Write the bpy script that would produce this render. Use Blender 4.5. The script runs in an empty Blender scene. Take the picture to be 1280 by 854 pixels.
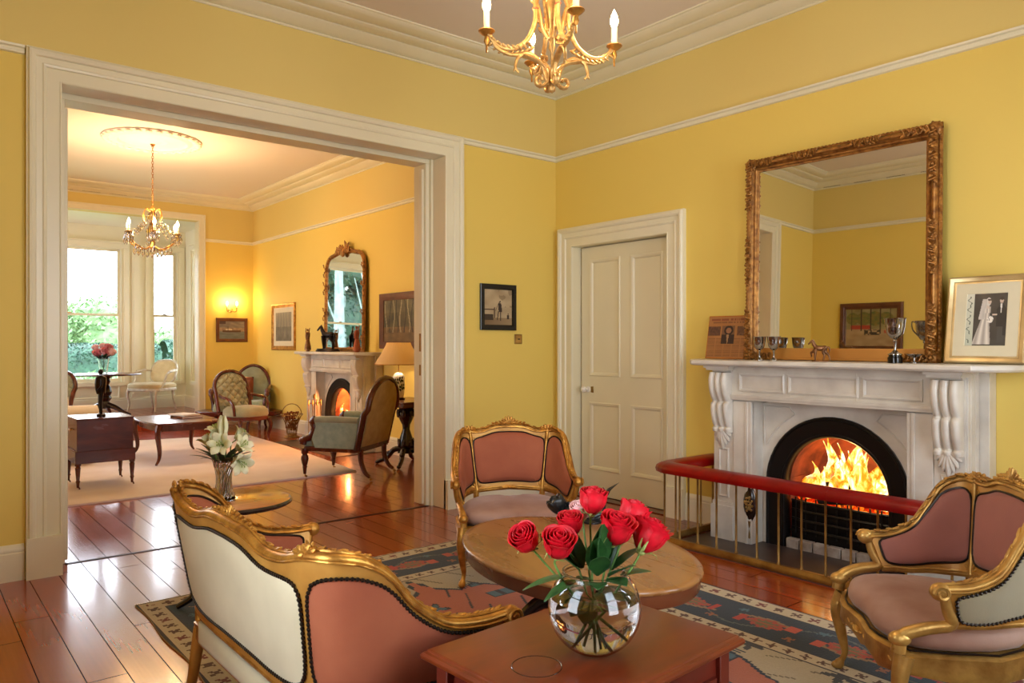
import bpy, bmesh, math, random
from mathutils import Vector, Matrix, noise
R = random.Random(7)
PI = math.pi
COL = bpy.context.scene.collection
rad = math.radians

# ------------------------------------------------------------------ mesh builder
def cr(pts, n):
    """Catmull-Rom through pts, n samples per span"""
    P = [Vector(p) for p in pts]
    if len(P) < 3:
        return [P[0].lerp(P[-1], i / n) for i in range(n + 1)]
    out = []
    for i in range(len(P) - 1):
        p0 = P[i - 1] if i > 0 else P[0] * 2 - P[1]
        p1, p2 = P[i], P[i + 1]
        p3 = P[i + 2] if i + 2 < len(P) else P[-1] * 2 - P[-2]
        for k in range(n):
            t = k / n
            out.append(0.5 * ((2 * p1) + (p2 - p0) * t + (2 * p0 - 5 * p1 + 4 * p2 - p3) * t * t + (3 * p1 - p0 - 3 * p2 + p3) * t ** 3))
    out.append(P[-1].copy())
    return out

class MB:
    def __init__(s):
        s.v = []; s.f = []; s.m = []; s.mi = 0
    def add(s, vs, fs, M=None):
        b = len(s.v)
        for p in vs:
            p = Vector(p)
            s.v.append(M @ p if M else p)
        for f in fs:
            s.f.append([b + i for i in f]); s.m.append(s.mi)
        return s
    def box(s, x0, x1, y0, y1, z0, z1, M=None):
        vs = [(x, y, z) for x in (x0, x1) for y in (y0, y1) for z in (z0, z1)]
        return s.add(vs, [(0, 1, 3, 2), (4, 6, 7, 5), (0, 4, 5, 1), (2, 3, 7, 6), (0, 2, 6, 4), (1, 5, 7, 3)], M)
    def cbox(s, c, sz, M=None):
        return s.box(c[0] - sz[0] / 2, c[0] + sz[0] / 2, c[1] - sz[1] / 2, c[1] + sz[1] / 2, c[2] - sz[2] / 2, c[2] + sz[2] / 2, M)
    def rings(s, rings, closed=True, cap=True, M=None, loop=False):
        n = len(rings[0]); vs = [p for r in rings for p in r]; fs = []
        m = len(rings)
        for i in range(m if loop else m - 1):
            a, b = i * n, ((i + 1) % m) * n
            for j in range(n if closed else n - 1):
                k = (j + 1) % n
                fs.append((a + j, a + k, b + k, b + j))
        if cap and not loop and closed:
            fs.append(tuple(range(n - 1, -1, -1))); fs.append(tuple((m - 1) * n + j for j in range(n)))
        return s.add(vs, fs, M)
    def tube(s, path, r, n=8, M=None, sq=(1, 1), up=None, loop=False, cap=True):
        P = [Vector(p) for p in path]; m = len(P); out = []
        T = []
        for i in range(m):
            a = P[(i - 1) % m] if (loop or i > 0) else P[0]
            b = P[(i + 1) % m] if (loop or i < m - 1) else P[-1]
            t = (b - a)
            T.append(t.normalized() if t.length > 1e-9 else Vector((0, 0, 1)))
        N = Vector(up) if up else (Vector((0, 0, 1)) if abs(T[0].z) < 0.9 else Vector((1, 0, 0)))
        for i in range(m):
            if up: N = Vector(up)
            N = N - T[i] * N.dot(T[i])
            if N.length < 1e-6: N = T[i].orthogonal()
            N.normalize(); B = T[i].cross(N)
            rr = r(i / (m - 1)) if callable(r) else (r[i] if isinstance(r, (list, tuple)) else r)
            out.append([P[i] + (B * math.cos(2 * PI * j / n) * sq[0] + N * math.sin(2 * PI * j / n) * sq[1]) * rr for j in range(n)])
        return s.rings(out, True, cap, M, loop)
    def sweep(s, prof, path, up=(0, 0, 1), M=None, closed=True, cap=True, loop=False):
        """prof (u,v): u along T x up, v along up'; mitred"""
        P = [Vector(p) for p in path]; m = len(P); out = []; U = Vector(up)
        for i in range(m):
            a = (P[i] - P[(i - 1) % m]) if (loop or i > 0) else None
            b = (P[(i + 1) % m] - P[i]) if (loop or i < m - 1) else None
            if a is None: a = b
            if b is None: b = a
            a = a.normalized(); b = b.normalized()
            sa, sb = a.cross(U).normalized(), b.cross(U).normalized()
            S = (sa + sb); S.normalize(); k = 1 / max(0.3, S.dot(sa))
            V = U
            out.append([P[i] + S * (u * k) + V * v for u, v in prof])
        return s.rings(out, closed, cap, M, loop)
    def lathe(s, prof, c=(0, 0, 0), n=20, M=None, ax='z', cap=True):
        out = []
        for r, z in prof:
            ring = []
            for j in range(n):
                a = 2 * PI * j / n; x, y = r * math.cos(a), r * math.sin(a)
                p = (x, y, z) if ax == 'z' else ((z, x, y) if ax == 'x' else (y, z, x))
                ring.append((p[0] + c[0], p[1] + c[1], p[2] + c[2]))
            out.append(ring)
        return s.rings(out, True, cap, M)
    def blob(s, c, r, n=8, m=6, M=None):
        if not isinstance(r, (tuple, list)): r = (r, r, r)
        L = Matrix.Translation(Vector(c)) if M is None else M @ Matrix.Translation(Vector(c))
        out = []
        for i in range(m + 1):
            t = PI * i / m
            rr = max(math.sin(t), 0.02)
            out.append([(r[0] * rr * math.cos(2 * PI * j / n), r[1] * rr * math.sin(2 * PI * j / n), -r[2] * math.cos(t)) for j in range(n)])
        return s.rings(out, True, True, L)
    def leafb(s, a, b, w, t=0.4, n=6, m=6, up=(0, 0, 1)):
        """ellipsoid stretched from a to b"""
        a = Vector(a); b = Vector(b); d = b - a; L = d.length
        if L < 1e-6: return s
        T = d / L; N = Vector(up) - T * Vector(up).dot(T)
        if N.length < 1e-4: N = T.orthogonal()
        N.normalize(); B = T.cross(N)
        M = Matrix.Translation((a + b) / 2) @ Matrix((B, N, T)).transposed().to_4x4()
        return s.blob((0, 0, 0), (w, w * t, L / 2), n, m, M)
    def prism(s, poly, z0, z1, M=None):
        n = len(poly)
        vs = [(x, y, z0) for x, y in poly] + [(x, y, z1) for x, y in poly]
        fs = [tuple(range(n - 1, -1, -1)), tuple(range(n, 2 * n))] + [(i, (i + 1) % n, n + (i + 1) % n, n + i) for i in range(n)]
        return s.add(vs, fs, M)
    def rect(s, w, h, prof, M=None):
        """mitred rectangular frame in XZ plane facing -Y; prof (d outwards, depth toward -Y)"""
        out = []
        for sx, sz in ((-1, -1), (1, -1), (1, 1), (-1, 1)):
            out.append([(sx * (w / 2 + d), -e, sz * (h / 2 + d)) for d, e in prof])
        return s.rings(out, True, False, M, True)
    def grid(s, fn, nu, nv, M=None, wrapu=False):
        vs = [fn(i / nu, j / nv) for j in range(nv + 1) for i in range(nu + (0 if wrapu else 1))]
        w = nu if wrapu else nu + 1; fs = []
        for j in range(nv):
            for i in range(nu):
                k = (i + 1) % w if wrapu else i + 1
                fs.append((j * w + i, j * w + k, (j + 1) * w + k, (j + 1) * w + i))
        return s.add(vs, fs, M)
    def slab(s, fa, fb, nu, nv, M=None):
        """closed solid between two surfaces sampled on the same grid"""
        A = [[Vector(fa(i / nu, j / nv)) for i in range(nu + 1)] for j in range(nv + 1)]
        B = [[Vector(fb(i / nu, j / nv)) for i in range(nu + 1)] for j in range(nv + 1)]
        w = nu + 1; o = w * (nv + 1)
        vs = [p for r in A for p in r] + [p for r in B for p in r]; fs = []
        for j in range(nv):
            for i in range(nu):
                q = j * w + i
                fs.append((q, q + 1, q + 1 + w, q + w)); fs.append((o + q, o + q + w, o + q + w + 1, o + q + 1))
        for i in range(nu):
            fs.append((i, o + i, o + i + 1, i + 1)); q = nv * w + i; fs.append((q, q + 1, o + q + 1, o + q))
        for j in range(nv):
            q = j * w; fs.append((q, q + w, o + q + w, o + q)); q = j * w + nu; fs.append((q, o + q, o + q + w, q + w))
        return s.add(vs, fs, M)

def tag(o, label=None, cat=None, group=None, kind=None):
    if label: o['label'] = label
    if cat: o['category'] = cat
    if group: o['group'] = group
    if kind: o['kind'] = kind
    return o

def obj(name, mb, mats, parent=None, bevel=0, sub=0, label=None, ang=38, loc=None, rz=0, kind=None, cat=None, group=None, flat=False, seg=2):
    me = bpy.data.meshes.new(name)
    me.from_pydata([tuple(p) for p in mb.v], [], mb.f)
    if not isinstance(mats, (list, tuple)): mats = [mats]
    for m in mats: me.materials.append(m)
    if len(mats) > 1: me.polygons.foreach_set('material_index', mb.m)
    bm = bmesh.new(); bm.from_mesh(me)
    bmesh.ops.recalc_face_normals(bm, faces=bm.faces)
    A = rad(ang)
    for f in bm.faces: f.smooth = not flat
    if not flat:
        for e in bm.edges:
            if len(e.link_faces) == 2:
                if e.link_faces[0].normal.length > 0 and e.link_faces[1].normal.length > 0:
                    e.smooth = e.calc_face_angle(0) < A
    bm.to_mesh(me); bm.free()
    o = bpy.data.objects.new(name, me); COL.objects.link(o)
    if parent: o.parent = parent
    if loc: o.location = loc
    if rz: o.rotation_euler = (0, 0, rz)
    if bevel:
        b = o.modifiers.new('bevel', 'BEVEL'); b.width = bevel; b.segments = seg; b.limit_method = 'ANGLE'; b.angle_limit = rad(40)
    if sub:
        q = o.modifiers.new('sub', 'SUBSURF'); q.levels = sub; q.render_levels = sub
    tag(o, label, cat, group, kind)
    return o

def thing(name, label, cat, loc=(0, 0, 0), rz=0, group=None, rot=None):
    o = bpy.data.objects.new(name, None); COL.objects.link(o)
    o.empty_display_size = 0.1
    o.location = loc; o.rotation_euler = rot if rot else (0, 0, rz)
    return tag(o, label, cat, group)

def struct(name, mb, mats, **k):
    k.setdefault('kind', 'structure')
    return obj(name, mb, mats, **k)

def dup(root, loc, rz=0, label=None, rot=None, scale=None):
    r = root.copy(); COL.objects.link(r); r.location = loc
    r.rotation_euler = rot if rot else (0, 0, rz)
    if scale: r.scale = (scale,) * 3
    if label: r['label'] = label
    for ch in list(root.children):
        c = ch.copy(); COL.objects.link(c); c.parent = r
        for g in list(ch.children):
            d = g.copy(); COL.objects.link(d); d.parent = c
    return r

# ------------------------------------------------------------------ materials
def lin(c):
    out = []
    for v in c:
        v /= 255.0
        out.append(v / 12.92 if v <= 0.04045 else ((v + 0.055) / 1.055) ** 2.4)
    return tuple(out) + (1.0,)

class NT:
    def __init__(s, m):
        m.use_nodes = True; s.t = m.node_tree; s.t.nodes.clear(); s.out = s.n('ShaderNodeOutputMaterial')
    def n(s, typ, **k):
        nd = s.t.nodes.new(typ)
        for a, b in k.items(): setattr(nd, a, b)
        return nd
    def l(s, a, b): s.t.links.new(a, b)
    def val(s, nd, key, v):
        if hasattr(v, 'is_linked') or isinstance(v, bpy.types.NodeSocket): s.l(v, nd.inputs[key])
        else: nd.inputs[key].default_value = v
    def math(s, op, a, b=0.0, c=0.0):
        nd = s.n('ShaderNodeMath', operation=op)
        s.val(nd, 0, a); s.val(nd, 1, b); s.val(nd, 2, c)
        return nd.outputs[0]
    def mix(s, f, a, b, bt='MIX'):
        nd = s.n('ShaderNodeMix', data_type='RGBA', blend_type=bt)
        s.val(nd, 0, f); s.val(nd, 6, a); s.val(nd, 7, b)
        return nd.outputs[2]
    def ramp(s, f, stops, interp='LINEAR'):
        nd = s.n('ShaderNodeValToRGB'); e = nd.color_ramp.elements; nd.color_ramp.interpolation = interp
        while len(e) < len(stops): e.new(0.5)
        for i, (p, c) in enumerate(stops): e[i].position = p; e[i].color = c
        s.l(f, nd.inputs[0]); return nd.outputs[0]
    def coord(s, kind='Object', scale=(1, 1, 1), loc=(0, 0, 0), rot=(0, 0, 0)):
        tc = s.n('ShaderNodeTexCoord'); mp = s.n('ShaderNodeMapping')
        mp.inputs['Scale'].default_value = scale; mp.inputs['Location'].default_value = loc; mp.inputs['Rotation'].default_value = rot
        s.l(tc.outputs[kind], mp.inputs[0]); return mp.outputs[0]
    def noise(s, vec, scale, detail=3, rough=0.5, dist=0.0):
        nd = s.n('ShaderNodeTexNoise'); s.l(vec, nd.inputs['Vector'])
        nd.inputs['Scale'].default_value = scale; nd.inputs['Detail'].default_value = detail
        nd.inputs['Roughness'].default_value = rough; nd.inputs['Distortion'].default_value = dist
        return nd.outputs['Fac']
    def bsdf(s, color, rough=0.5, metal=0.0, bump=None, bstr=0.1, bdist=0.002, **k):
        b = s.n('ShaderNodeBsdfPrincipled')
        s.val(b, 'Base Color', color); s.val(b, 'Roughness', rough); s.val(b, 'Metallic', metal)
        for a, v in k.items(): s.val(b, a.replace('_', ' '), v)
        if bump is not None:
            bp = s.n('ShaderNodeBump'); bp.inputs['Strength'].default_value = bstr; bp.inputs['Distance'].default_value = bdist
            s.l(bump, bp.inputs['Height']); s.l(bp.outputs[0], b.inputs['Normal'])
        s.l(b.outputs[0], s.out.inputs[0]); return b

def mat(name, c, rough=0.5, metal=0.0, var=0.08, sc=8.0, bump=0.0, bsc=40.0, c2=None, **k):
    m = bpy.data.materials.new(name); t = NT(m); v = t.coord()
    a = lin(c)
    if c2: b = lin(c2)
    else: b = tuple(x * (1 - var * 2) for x in a[:3]) + (1,)
    f = t.noise(v, sc, 4)
    f = t.ramp(f, [(0.3, (0, 0, 0, 1)), (0.7, (1, 1, 1, 1))])
    col = t.mix(f, b, a)
    bm = t.noise(v, bsc, 4) if bump else None
    t.bsdf(col, rough, metal, bm, bump, 0.004, **k)
    return m

def wood(name, c1, c2, axis='x', sc=6.0, rough=0.25, coat=0.3, stretch=9):
    m = bpy.data.materials.new(name); t = NT(m)
    S = {'x': (1, stretch, stretch), 'y': (stretch, 1, stretch), 'z': (stretch, stretch, 1)}[axis]
    v = t.coord(scale=S)
    g = t.noise(v, sc * 0.5, 6, 0.6, 0.6)
    g2 = t.noise(t.coord(), sc * 0.35, 2)
    f = t.math('ADD', t.math('MULTIPLY', g, 0.75), t.math('MULTIPLY', g2, 0.35))
    col = t.ramp(f, [(0.38, lin(c2)), (0.62, lin(c1))])
    t.bsdf(col, t.math('ADD', t.math('MULTIPLY', g, 0.12), rough - 0.04), 0, g, 0.06, 0.002, Coat_Weight=coat, Coat_Roughness=0.12)
    return m

def vcol_mat(name, rough=0.6, attr='pic', bump=0.0, sheen=0.0, nz=0.12, nsc=90.0, coat=0.0):
    m = bpy.data.materials.new(name); t = NT(m)
    a = t.n('ShaderNodeVertexColor', layer_name=attr)
    g = t.noise(t.coord(), nsc, 3)
    col = t.mix(t.math('MULTIPLY', g, nz), a.outputs[0], (0.02, 0.02, 0.02, 1))
    t.bsdf(col, rough, 0, g if bump else None, bump, 0.004, Sheen_Weight=sheen, Coat_Weight=coat, Coat_Roughness=0.05)
    return m

def picture_mesh(name, w, h, nx, ny, fn, m, parent, M=None, label=None, kind=None):
    """flat grid facing -Y in local XZ, coloured per cell by fn(u,v)->sRGB 0-255 (u right, v up)"""
    me = bpy.data.meshes.new(name)
    vs = [Vector((-w / 2 + w * i / nx, 0, -h / 2 + h * j / ny)) for j in range(ny + 1) for i in range(nx + 1)]
    if M: vs = [M @ p for p in vs]
    fs = [(j * (nx + 1) + i, j * (nx + 1) + i + 1, (j + 1) * (nx + 1) + i + 1, (j + 1) * (nx + 1) + i) for j in range(ny) for i in range(nx)]
    me.from_pydata([tuple(p) for p in vs], [], fs)
    ca = me.color_attributes.new('pic', 'FLOAT_COLOR', 'CORNER')
    data = []
    for j in range(ny):
        for i in range(nx):
            c = lin(fn((i + 0.5) / nx, (j + 0.5) / ny)); data.extend(c * 4)
    ca.data.foreach_set('color', data)
    me.materials.append(m)
    o = bpy.data.objects.new(name, me); COL.objects.link(o)
    if parent: o.parent = parent
    return tag(o, label, kind=kind)

M_ = {}
def setup_materials():
    # walls
    def wall(name, c):
        m = bpy.data.materials.new(name); t = NT(m); v = t.coord('Object')
        f = t.noise(v, 0.9, 3); g = t.noise(v, 120, 3)
        a = lin(c); b = tuple(x * 0.94 for x in a[:3]) + (1,)
        if name == 'yellow_wall_paint':          # frieze above the picture rail is painted a paler yellow
            sp = t.n('ShaderNodeSeparateXYZ'); t.l(v, sp.inputs[0])
            a = t.mix(t.math('GREATER_THAN', sp.outputs[2], 3.02), a, lin((230, 206, 124)))
            b = t.mix(1.0, a, (.94, .94, .94, 1), 'MULTIPLY')
        t.bsdf(t.mix(f, a, b), 0.62, 0, g, 0.12, 0.001)
        return m
    M_['wall'] = wall('yellow_wall_paint', (236, 207, 104))
    M_['ceil'] = wall('ceiling_paint', (232, 220, 206))
    M_['trim'] = mat('white_gloss_paint', (236, 229, 200), 0.3, var=0.03, sc=2)
    M_['door'] = mat('cream_door_paint', (234, 225, 192), 0.38, var=0.03, sc=2)
    # floor boards running along Y
    m = bpy.data.materials.new('polished_floor_boards'); t = NT(m)
    tc = t.n('ShaderNodeTexCoord'); sp = t.n('ShaderNodeSeparateXYZ'); t.l(tc.outputs['Object'], sp.inputs[0])
    X, Y = sp.outputs[0], sp.outputs[1]
    bw = 0.147
    q = t.math('DIVIDE', X, bw); bi = t.math('FLOOR', q); fr = t.math('FRACT', q)
    wn = t.n('ShaderNodeTexWhiteNoise', noise_dimensions='1D'); t.l(bi, wn.inputs['W'])
    yo = t.math('ADD', Y, t.math('MULTIPLY', wn.outputs[0], 3.1))
    ji = t.math('FLOOR', t.math('DIVIDE', yo, 3.4)); jf = t.math('FRACT', t.math('DIVIDE', yo, 3.4))
    wn2 = t.n('ShaderNodeTexWhiteNoise', noise_dimensions='2D')
    cx = t.n('ShaderNodeCombineXYZ'); t.l(bi, cx.inputs[0]); t.l(ji, cx.inputs[1]); t.l(cx.outputs[0], wn2.inputs['Vector'])
    def cmb(sx, sy):
        cv = t.n('ShaderNodeCombineXYZ'); t.l(t.math('MULTIPLY', X, sx), cv.inputs[0]); t.l(t.math('MULTIPLY', t.math('ADD', Y, t.math('MULTIPLY', wn2.outputs[0], 17)), sy), cv.inputs[1]); return cv.outputs[0]
    g = t.noise(cmb(5, .9), 1.0, 2, 0.4, 0.2); g2 = t.noise(cmb(60, 1.6), 1.0, 3, 0.5, 0.0)
    col = t.mix(g, lin((140, 50, 18)), lin((184, 80, 32)))
    col = t.mix(t.math('MULTIPLY', g2, 0.35), col, lin((86, 30, 13)))
    tint = t.mix(wn2.outputs[0], (0.80, 0.74, 0.70, 1), (1.08, 1.04, 1.0, 1))
    col = t.mix(1.0, col, tint, 'MULTIPLY')
    gap = t.math('LESS_THAN', t.math('ABSOLUTE', t.math('SUBTRACT', fr, 0.5)), 0.487)
    gap2 = t.math('GREATER_THAN', jf, 0.0015)
    gp = t.math('MULTIPLY', gap, gap2)
    col = t.mix(gp, lin((34, 12, 7)), col)
    tilt = t.math('MULTIPLY', t.math('SUBTRACT', fr, 0.5), t.math('SUBTRACT', wn2.outputs[0], 0.5))
    hgt = t.math('ADD', t.math('ADD', t.math('MULTIPLY', gp, 0.12), t.math('MULTIPLY', tilt, 0.34)), t.math('MULTIPLY', t.noise(tc.outputs['Object'], 3.5, 2), 0.10))
    rg = t.math('ADD', 0.17, t.math('ADD', t.math('MULTIPLY', t.noise(tc.outputs['Object'], 2.2, 3), 0.14), t.math('MULTIPLY', t.math('SUBTRACT', 1.0, gp), 0.7)))
    t.bsdf(col, rg, 0, hgt, 1.0, 0.008, Coat_Weight=t.math('MULTIPLY', gp, 0.45), Coat_Roughness=0.10, Specular_IOR_Level=t.math('MULTIPLY', gp, 0.5))
    M_['floor'] = m
    M_['gilt'] = mat('antique_gilt', (214, 160, 74), 0.36, 0.75, c2=(150, 98, 38), sc=22, bump=0.35, bsc=120)
    M_['gilt_chandelier'] = mat('pale_gilt_chandelier', (224, 182, 108), 0.34, 0.55, c2=(176, 130, 72), sc=40, bump=0.25, bsc=120)
    M_['gilt_pale'] = mat('worn_gilt', (212, 170, 92), 0.36, 0.6, c2=(156, 112, 54), sc=14, bump=0.25, bsc=90)
    M_['gilt_flat'] = mat('gilt_wood_back', (206, 152, 72), 0.42, 0.3, c2=(166, 112, 42), sc=7, bump=0.1)
    M_['gilt_dark'] = mat('dark_gilt', (186, 132, 66), 0.4, 0.65, c2=(112, 70, 32), sc=30, bump=0.4, bsc=150)
    M_['velvet'] = mat('rust_velvet', (168, 94, 60), 0.8, c2=(140, 66, 40), sc=3, bump=0.15, bsc=200, Sheen_Weight=0.2, Sheen_Roughness=0.35, Sheen_Tint=lin((230, 190, 160)))
    M_['velvet_seat'] = mat('nap_sheen_pink_velvet', (184, 150, 132), 0.75, c2=(136, 88, 68), sc=3.2, bump=0.15, bsc=200, Sheen_Weight=0.4, Sheen_Roughness=0.4, Sheen_Tint=lin((240, 225, 215)))  # whitish patches put the sheen of the velvet nap into the colour
    M_['cream_cloth'] = mat('cream_cloth', (214, 202, 168), 0.85, c2=(196, 184, 150), sc=4, bump=0.1, bsc=180, Sheen_Weight=0.3)
    M_['grey_cloth'] = mat('grey_sage_cloth', (168, 158, 128), 0.85, c2=(146, 136, 108), sc=3, bump=0.1, bsc=180, Sheen_Weight=0.4)
    M_['nail'] = mat('dark_nail_heads', (52, 44, 38), 0.35, 0.8)
    M_['mahog'] = wood('mahogany', (102, 42, 24), (66, 24, 14), 'x', 3, 0.24, 0.2, 5)
    M_['mahogz'] = wood('mahogany_upright', (92, 38, 24), (54, 20, 13), 'z', 3, 0.24, 0.2, 5)
    M_['chest'] = wood('chest_wood', (116, 48, 18), (80, 28, 10), 'x', 3, 0.30, 0.08, 5)
    M_['chestz'] = wood('chest_wood_panel', (104, 34, 20), (80, 24, 15), 'y', 3, 0.32, 0.08, 6)
    M_['oval'] = wood('oval_top_wood', (158, 108, 58), (128, 82, 42), 'y', 2.5, 0.26, 0.2, 5)
    M_['oval_edge'] = wood('oval_edge_wood', (112, 60, 34), (84, 42, 24), 'x', 2, 0.25, 0.2, 3)
    M_['amber'] = wood('amber_wood', (196, 116, 44), (150, 78, 26), 'x', 4, 0.15, 0.5, 6)
    M_['darkwood'] = mat('ebonised_wood', (38, 22, 18), 0.22, var=0.15, Coat_Weight=0.4)
    M_['marble'] = mat('white_marble', (226, 220, 208), 0.3, c2=(198, 190, 178), sc=5, Coat_Weight=0.1)
    M_['black_iron'] = mat('black_cast_iron', (20, 17, 16), 0.34, 0.3, bump=0.1)
    M_['soot'] = mat('sooty_brick', (150, 78, 48), 0.9, c2=(84, 40, 26), sc=9, bump=0.4, bsc=20)
    M_['slate'] = mat('slate_hearth', (74, 62, 58), 0.4, c2=(54, 44, 42), sc=6)
    M_['stone'] = mat('pale_fire_brick', (180, 168, 156), 0.8, c2=(130, 112, 100), sc=14, bump=0.3)
    M_['coal'] = mat('charred_log', (36, 24, 20), 0.9, c2=(16, 12, 11), sc=30, bump=0.6, bsc=60)
    M_['brass'] = mat('brass', (176, 142, 82), 0.3, 0.9, c2=(132, 98, 52), sc=12)
    M_['leather'] = mat('red_leather', (146, 3, 3), 0.30, c2=(112, 2, 2), sc=6, bump=0.05, bsc=60, Specular_IOR_Level=0.35)
    M_['silver'] = mat('silver', (196, 194, 190), 0.16, 1.0, c2=(140, 136, 132), sc=20)
    M_['black'] = mat('black_gloss', (16, 14, 14), 0.18)
    M_['bronze'] = mat('dark_bronze', (40, 28, 22), 0.3, 0.7, c2=(20, 14, 12))
    M_['horse'] = mat('copper_bronze', (150, 108, 72), 0.3, 0.8, c2=(92, 60, 38), sc=30)
    M_['porcelain'] = mat('white_porcelain', (238, 234, 226), 0.12, var=0.01, Coat_Weight=0.5)
    M_['candle'] = mat('ivory_candle_tube', (240, 228, 196), 0.4, var=0.02)
    M_['sage'] = mat('sage_green_damask', (158, 178, 164), 0.75, c2=(130, 154, 142), sc=16, bump=0.1, bsc=160, Sheen_Weight=0.6)
    M_['sage_btn'] = mat('sage_velvet', (158, 162, 134), 0.75, c2=(132, 136, 110), sc=8, bump=0.1, bsc=120, Sheen_Weight=0.6)
    M_['tan_back'] = mat('tan_chair_back_cloth', (178, 158, 116), 0.85, c2=(156, 136, 96), sc=10, bump=0.1, bsc=160)
    M_['cream_seat'] = mat('cream_damask', (226, 206, 156), 0.7, c2=(206, 184, 130), sc=8, Sheen_Weight=0.4)
    M_['white_paint_furn'] = mat('white_painted_frame', (226, 218, 200), 0.35, c2=(196, 180, 150), sc=16)
    M_['sofa_cream'] = mat('pale_sofa_cloth', (222, 210, 184), 0.85, var=0.05, Sheen_Weight=0.3)
    M_['carpet'] = mat('cream_carpet', (236, 226, 222), 0.95, c2=(222, 210, 206), sc=2.5, bump=0.5, bsc=300, Sheen_Weight=0.3)
    M_['leaf'] = mat('rose_leaf', (52, 96, 44), 0.4, c2=(26, 62, 28), sc=30)
    M_['leafd'] = mat('dark_leaf', (30, 66, 38), 0.45, c2=(18, 42, 26), sc=30)
    M_['stem'] = mat('green_stem', (120, 160, 78), 0.45, c2=(84, 126, 56), sc=40)
    M_['rose'] = mat('red_rose_petal', (228, 14, 44), 0.5, c2=(186, 4, 22), sc=40)
    M_['rosep'] = mat('pink_rose_petal', (255, 188, 194), 0.55, c2=(196, 78, 98), sc=30)
    M_['rosepale'] = mat('pale_rose_petal', (255, 226, 222), 0.55, c2=(250, 200, 202), sc=30)
    M_['lily'] = mat('lily_petal', (246, 242, 214), 0.5, c2=(228, 230, 186), sc=20)
    M_['sepal'] = mat('bud_sepal', (176, 190, 110), 0.5, c2=(140, 160, 84), sc=30)
    M_['blackpetal'] = mat('black_glazed_petal', (24, 26, 28), 0.3, var=0.2)
    M_['wicker'] = mat('brass_wire_basket', (186, 150, 92), 0.4, 0.6, c2=(130, 92, 50), sc=40)
    M_['dried'] = mat('dried_flowers', (160, 84, 34), 0.9, c2=(92, 50, 24), sc=60)
    M_['paper'] = mat('white_page', (236, 232, 222), 0.6, var=0.02)
    M_['hedge'] = mat('hedge_leaf', (48, 84, 62), 0.7, c2=(26, 54, 40), sc=6)
    M_['shrub'] = mat('pale_shrub_leaf', (130, 158, 106), 0.7, c2=(96, 128, 80), sc=3)
    M_['treeleaf'] = mat('tree_leaf', (40, 72, 52), 0.7, c2=(14, 34, 24), sc=3)
    M_['bark'] = mat('pale_bark', (120, 136, 132), 0.85, c2=(84, 98, 96), sc=5, bump=0.4)
    M_['grass'] = mat('lawn_grass', (142, 158, 116), 0.9, c2=(118, 136, 96), sc=3, bump=0.3)
    M_['mount'] = mat('cream_mount', (222, 212, 180), 0.8, var=0.03)
    M_['silver_gilt'] = mat('pale_silver_gilt', (214, 196, 150), 0.32, 0.7, c2=(176, 150, 104), sc=6)
    M_['gilt_bar'] = mat('plain_amber_gilt', (206, 144, 66), 0.45, 0.35, var=.08, sc=3)
    M_['frame_brown'] = mat('brown_wood_frame', (112, 66, 36), 0.45, c2=(84, 46, 26), sc=8)
    M_['velvet_pink'] = mat('faded_pink_velvet', (160, 100, 88), 0.8, var=0.1, sc=5, bump=0.15, bsc=200, Sheen_Weight=0.6, Sheen_Roughness=0.35, Sheen_Tint=lin((240, 214, 204)))
    # glass, water, thin pane, mirror
    def glass(name, ior, rough=0.0, col=(1, 1, 1, 1)):
        m = bpy.data.materials.new(name); t = NT(m)
        t.bsdf(col, rough, 0, Transmission_Weight=1.0, IOR=ior); return m
    M_['glass'] = glass('clear_glass', 1.47)
    M_['water'] = glass('water', 1.33)
    M_['crystal'] = glass('cut_crystal', 1.55, 0.02)
    m = bpy.data.materials.new('window_pane'); t = NT(m)
    a = t.n('ShaderNodeBsdfTransparent'); b = t.n('ShaderNodeBsdfGlossy'); b.inputs['Roughness'].default_value = 0.02
    fr = t.n('ShaderNodeFresnel'); fr.inputs[0].default_value = 1.35
    mx = t.n('ShaderNodeMixShader'); t.l(fr.outputs[0], mx.inputs[0]); t.l(a.outputs[0], mx.inputs[1]); t.l(b.outputs[0], mx.inputs[2])
    t.l(mx.outputs[0], t.out.inputs[0]); M_['pane'] = m
    m = bpy.data.materials.new('mirror_glass'); t = NT(m)
    t.bsdf((0.86, 0.87, 0.83, 1), 0.015, 1.0); M_['mirror'] = m
    def emit(name, c, s):
        m = bpy.data.materials.new(name); t = NT(m)
        e = t.n('ShaderNodeEmission'); e.inputs[0].default_value = lin(c); e.inputs[1].default_value = s
        t.l(e.outputs[0], t.out.inputs[0]); return m
    M_['bulb'] = emit('lit_bulb', (255, 222, 160), 30)
    M_['ember'] = emit('glowing_ember', (255, 96, 20), 2.2)
    # flame: hot core to orange tips, procedural
    def flame(name, k):
        m = bpy.data.materials.new(name); t = NT(m)
        v = t.coord('Object', (1, 1, 0.6))
        g = t.noise(v, 14, 4, 0.6, 1.2)
        col = t.ramp(g, [(0.30, lin((255, 70, 8))), (0.44, lin((255, 150, 30))), (0.54, lin((255, 214, 110))), (0.66, lin((255, 246, 214)))])
        st = t.ramp(g, [(0.3, (0.5, 0.5, 0.5, 1)), (0.6, (1, 1, 1, 1))])
        e = t.n('ShaderNodeEmission'); t.l(col, e.inputs[0]); t.l(t.math('MULTIPLY', st, k), e.inputs[1])
        tr = t.n('ShaderNodeBsdfTransparent')
        lw = t.n('ShaderNodeLayerWeight'); lw.inputs[0].default_value = 0.35
        mx = t.n('ShaderNodeMixShader')
        t.l(t.math('MULTIPLY', lw.outputs['Facing'], 0.9), mx.inputs[0]); t.l(e.outputs[0], mx.inputs[1]); t.l(tr.outputs[0], mx.inputs[2])
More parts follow.
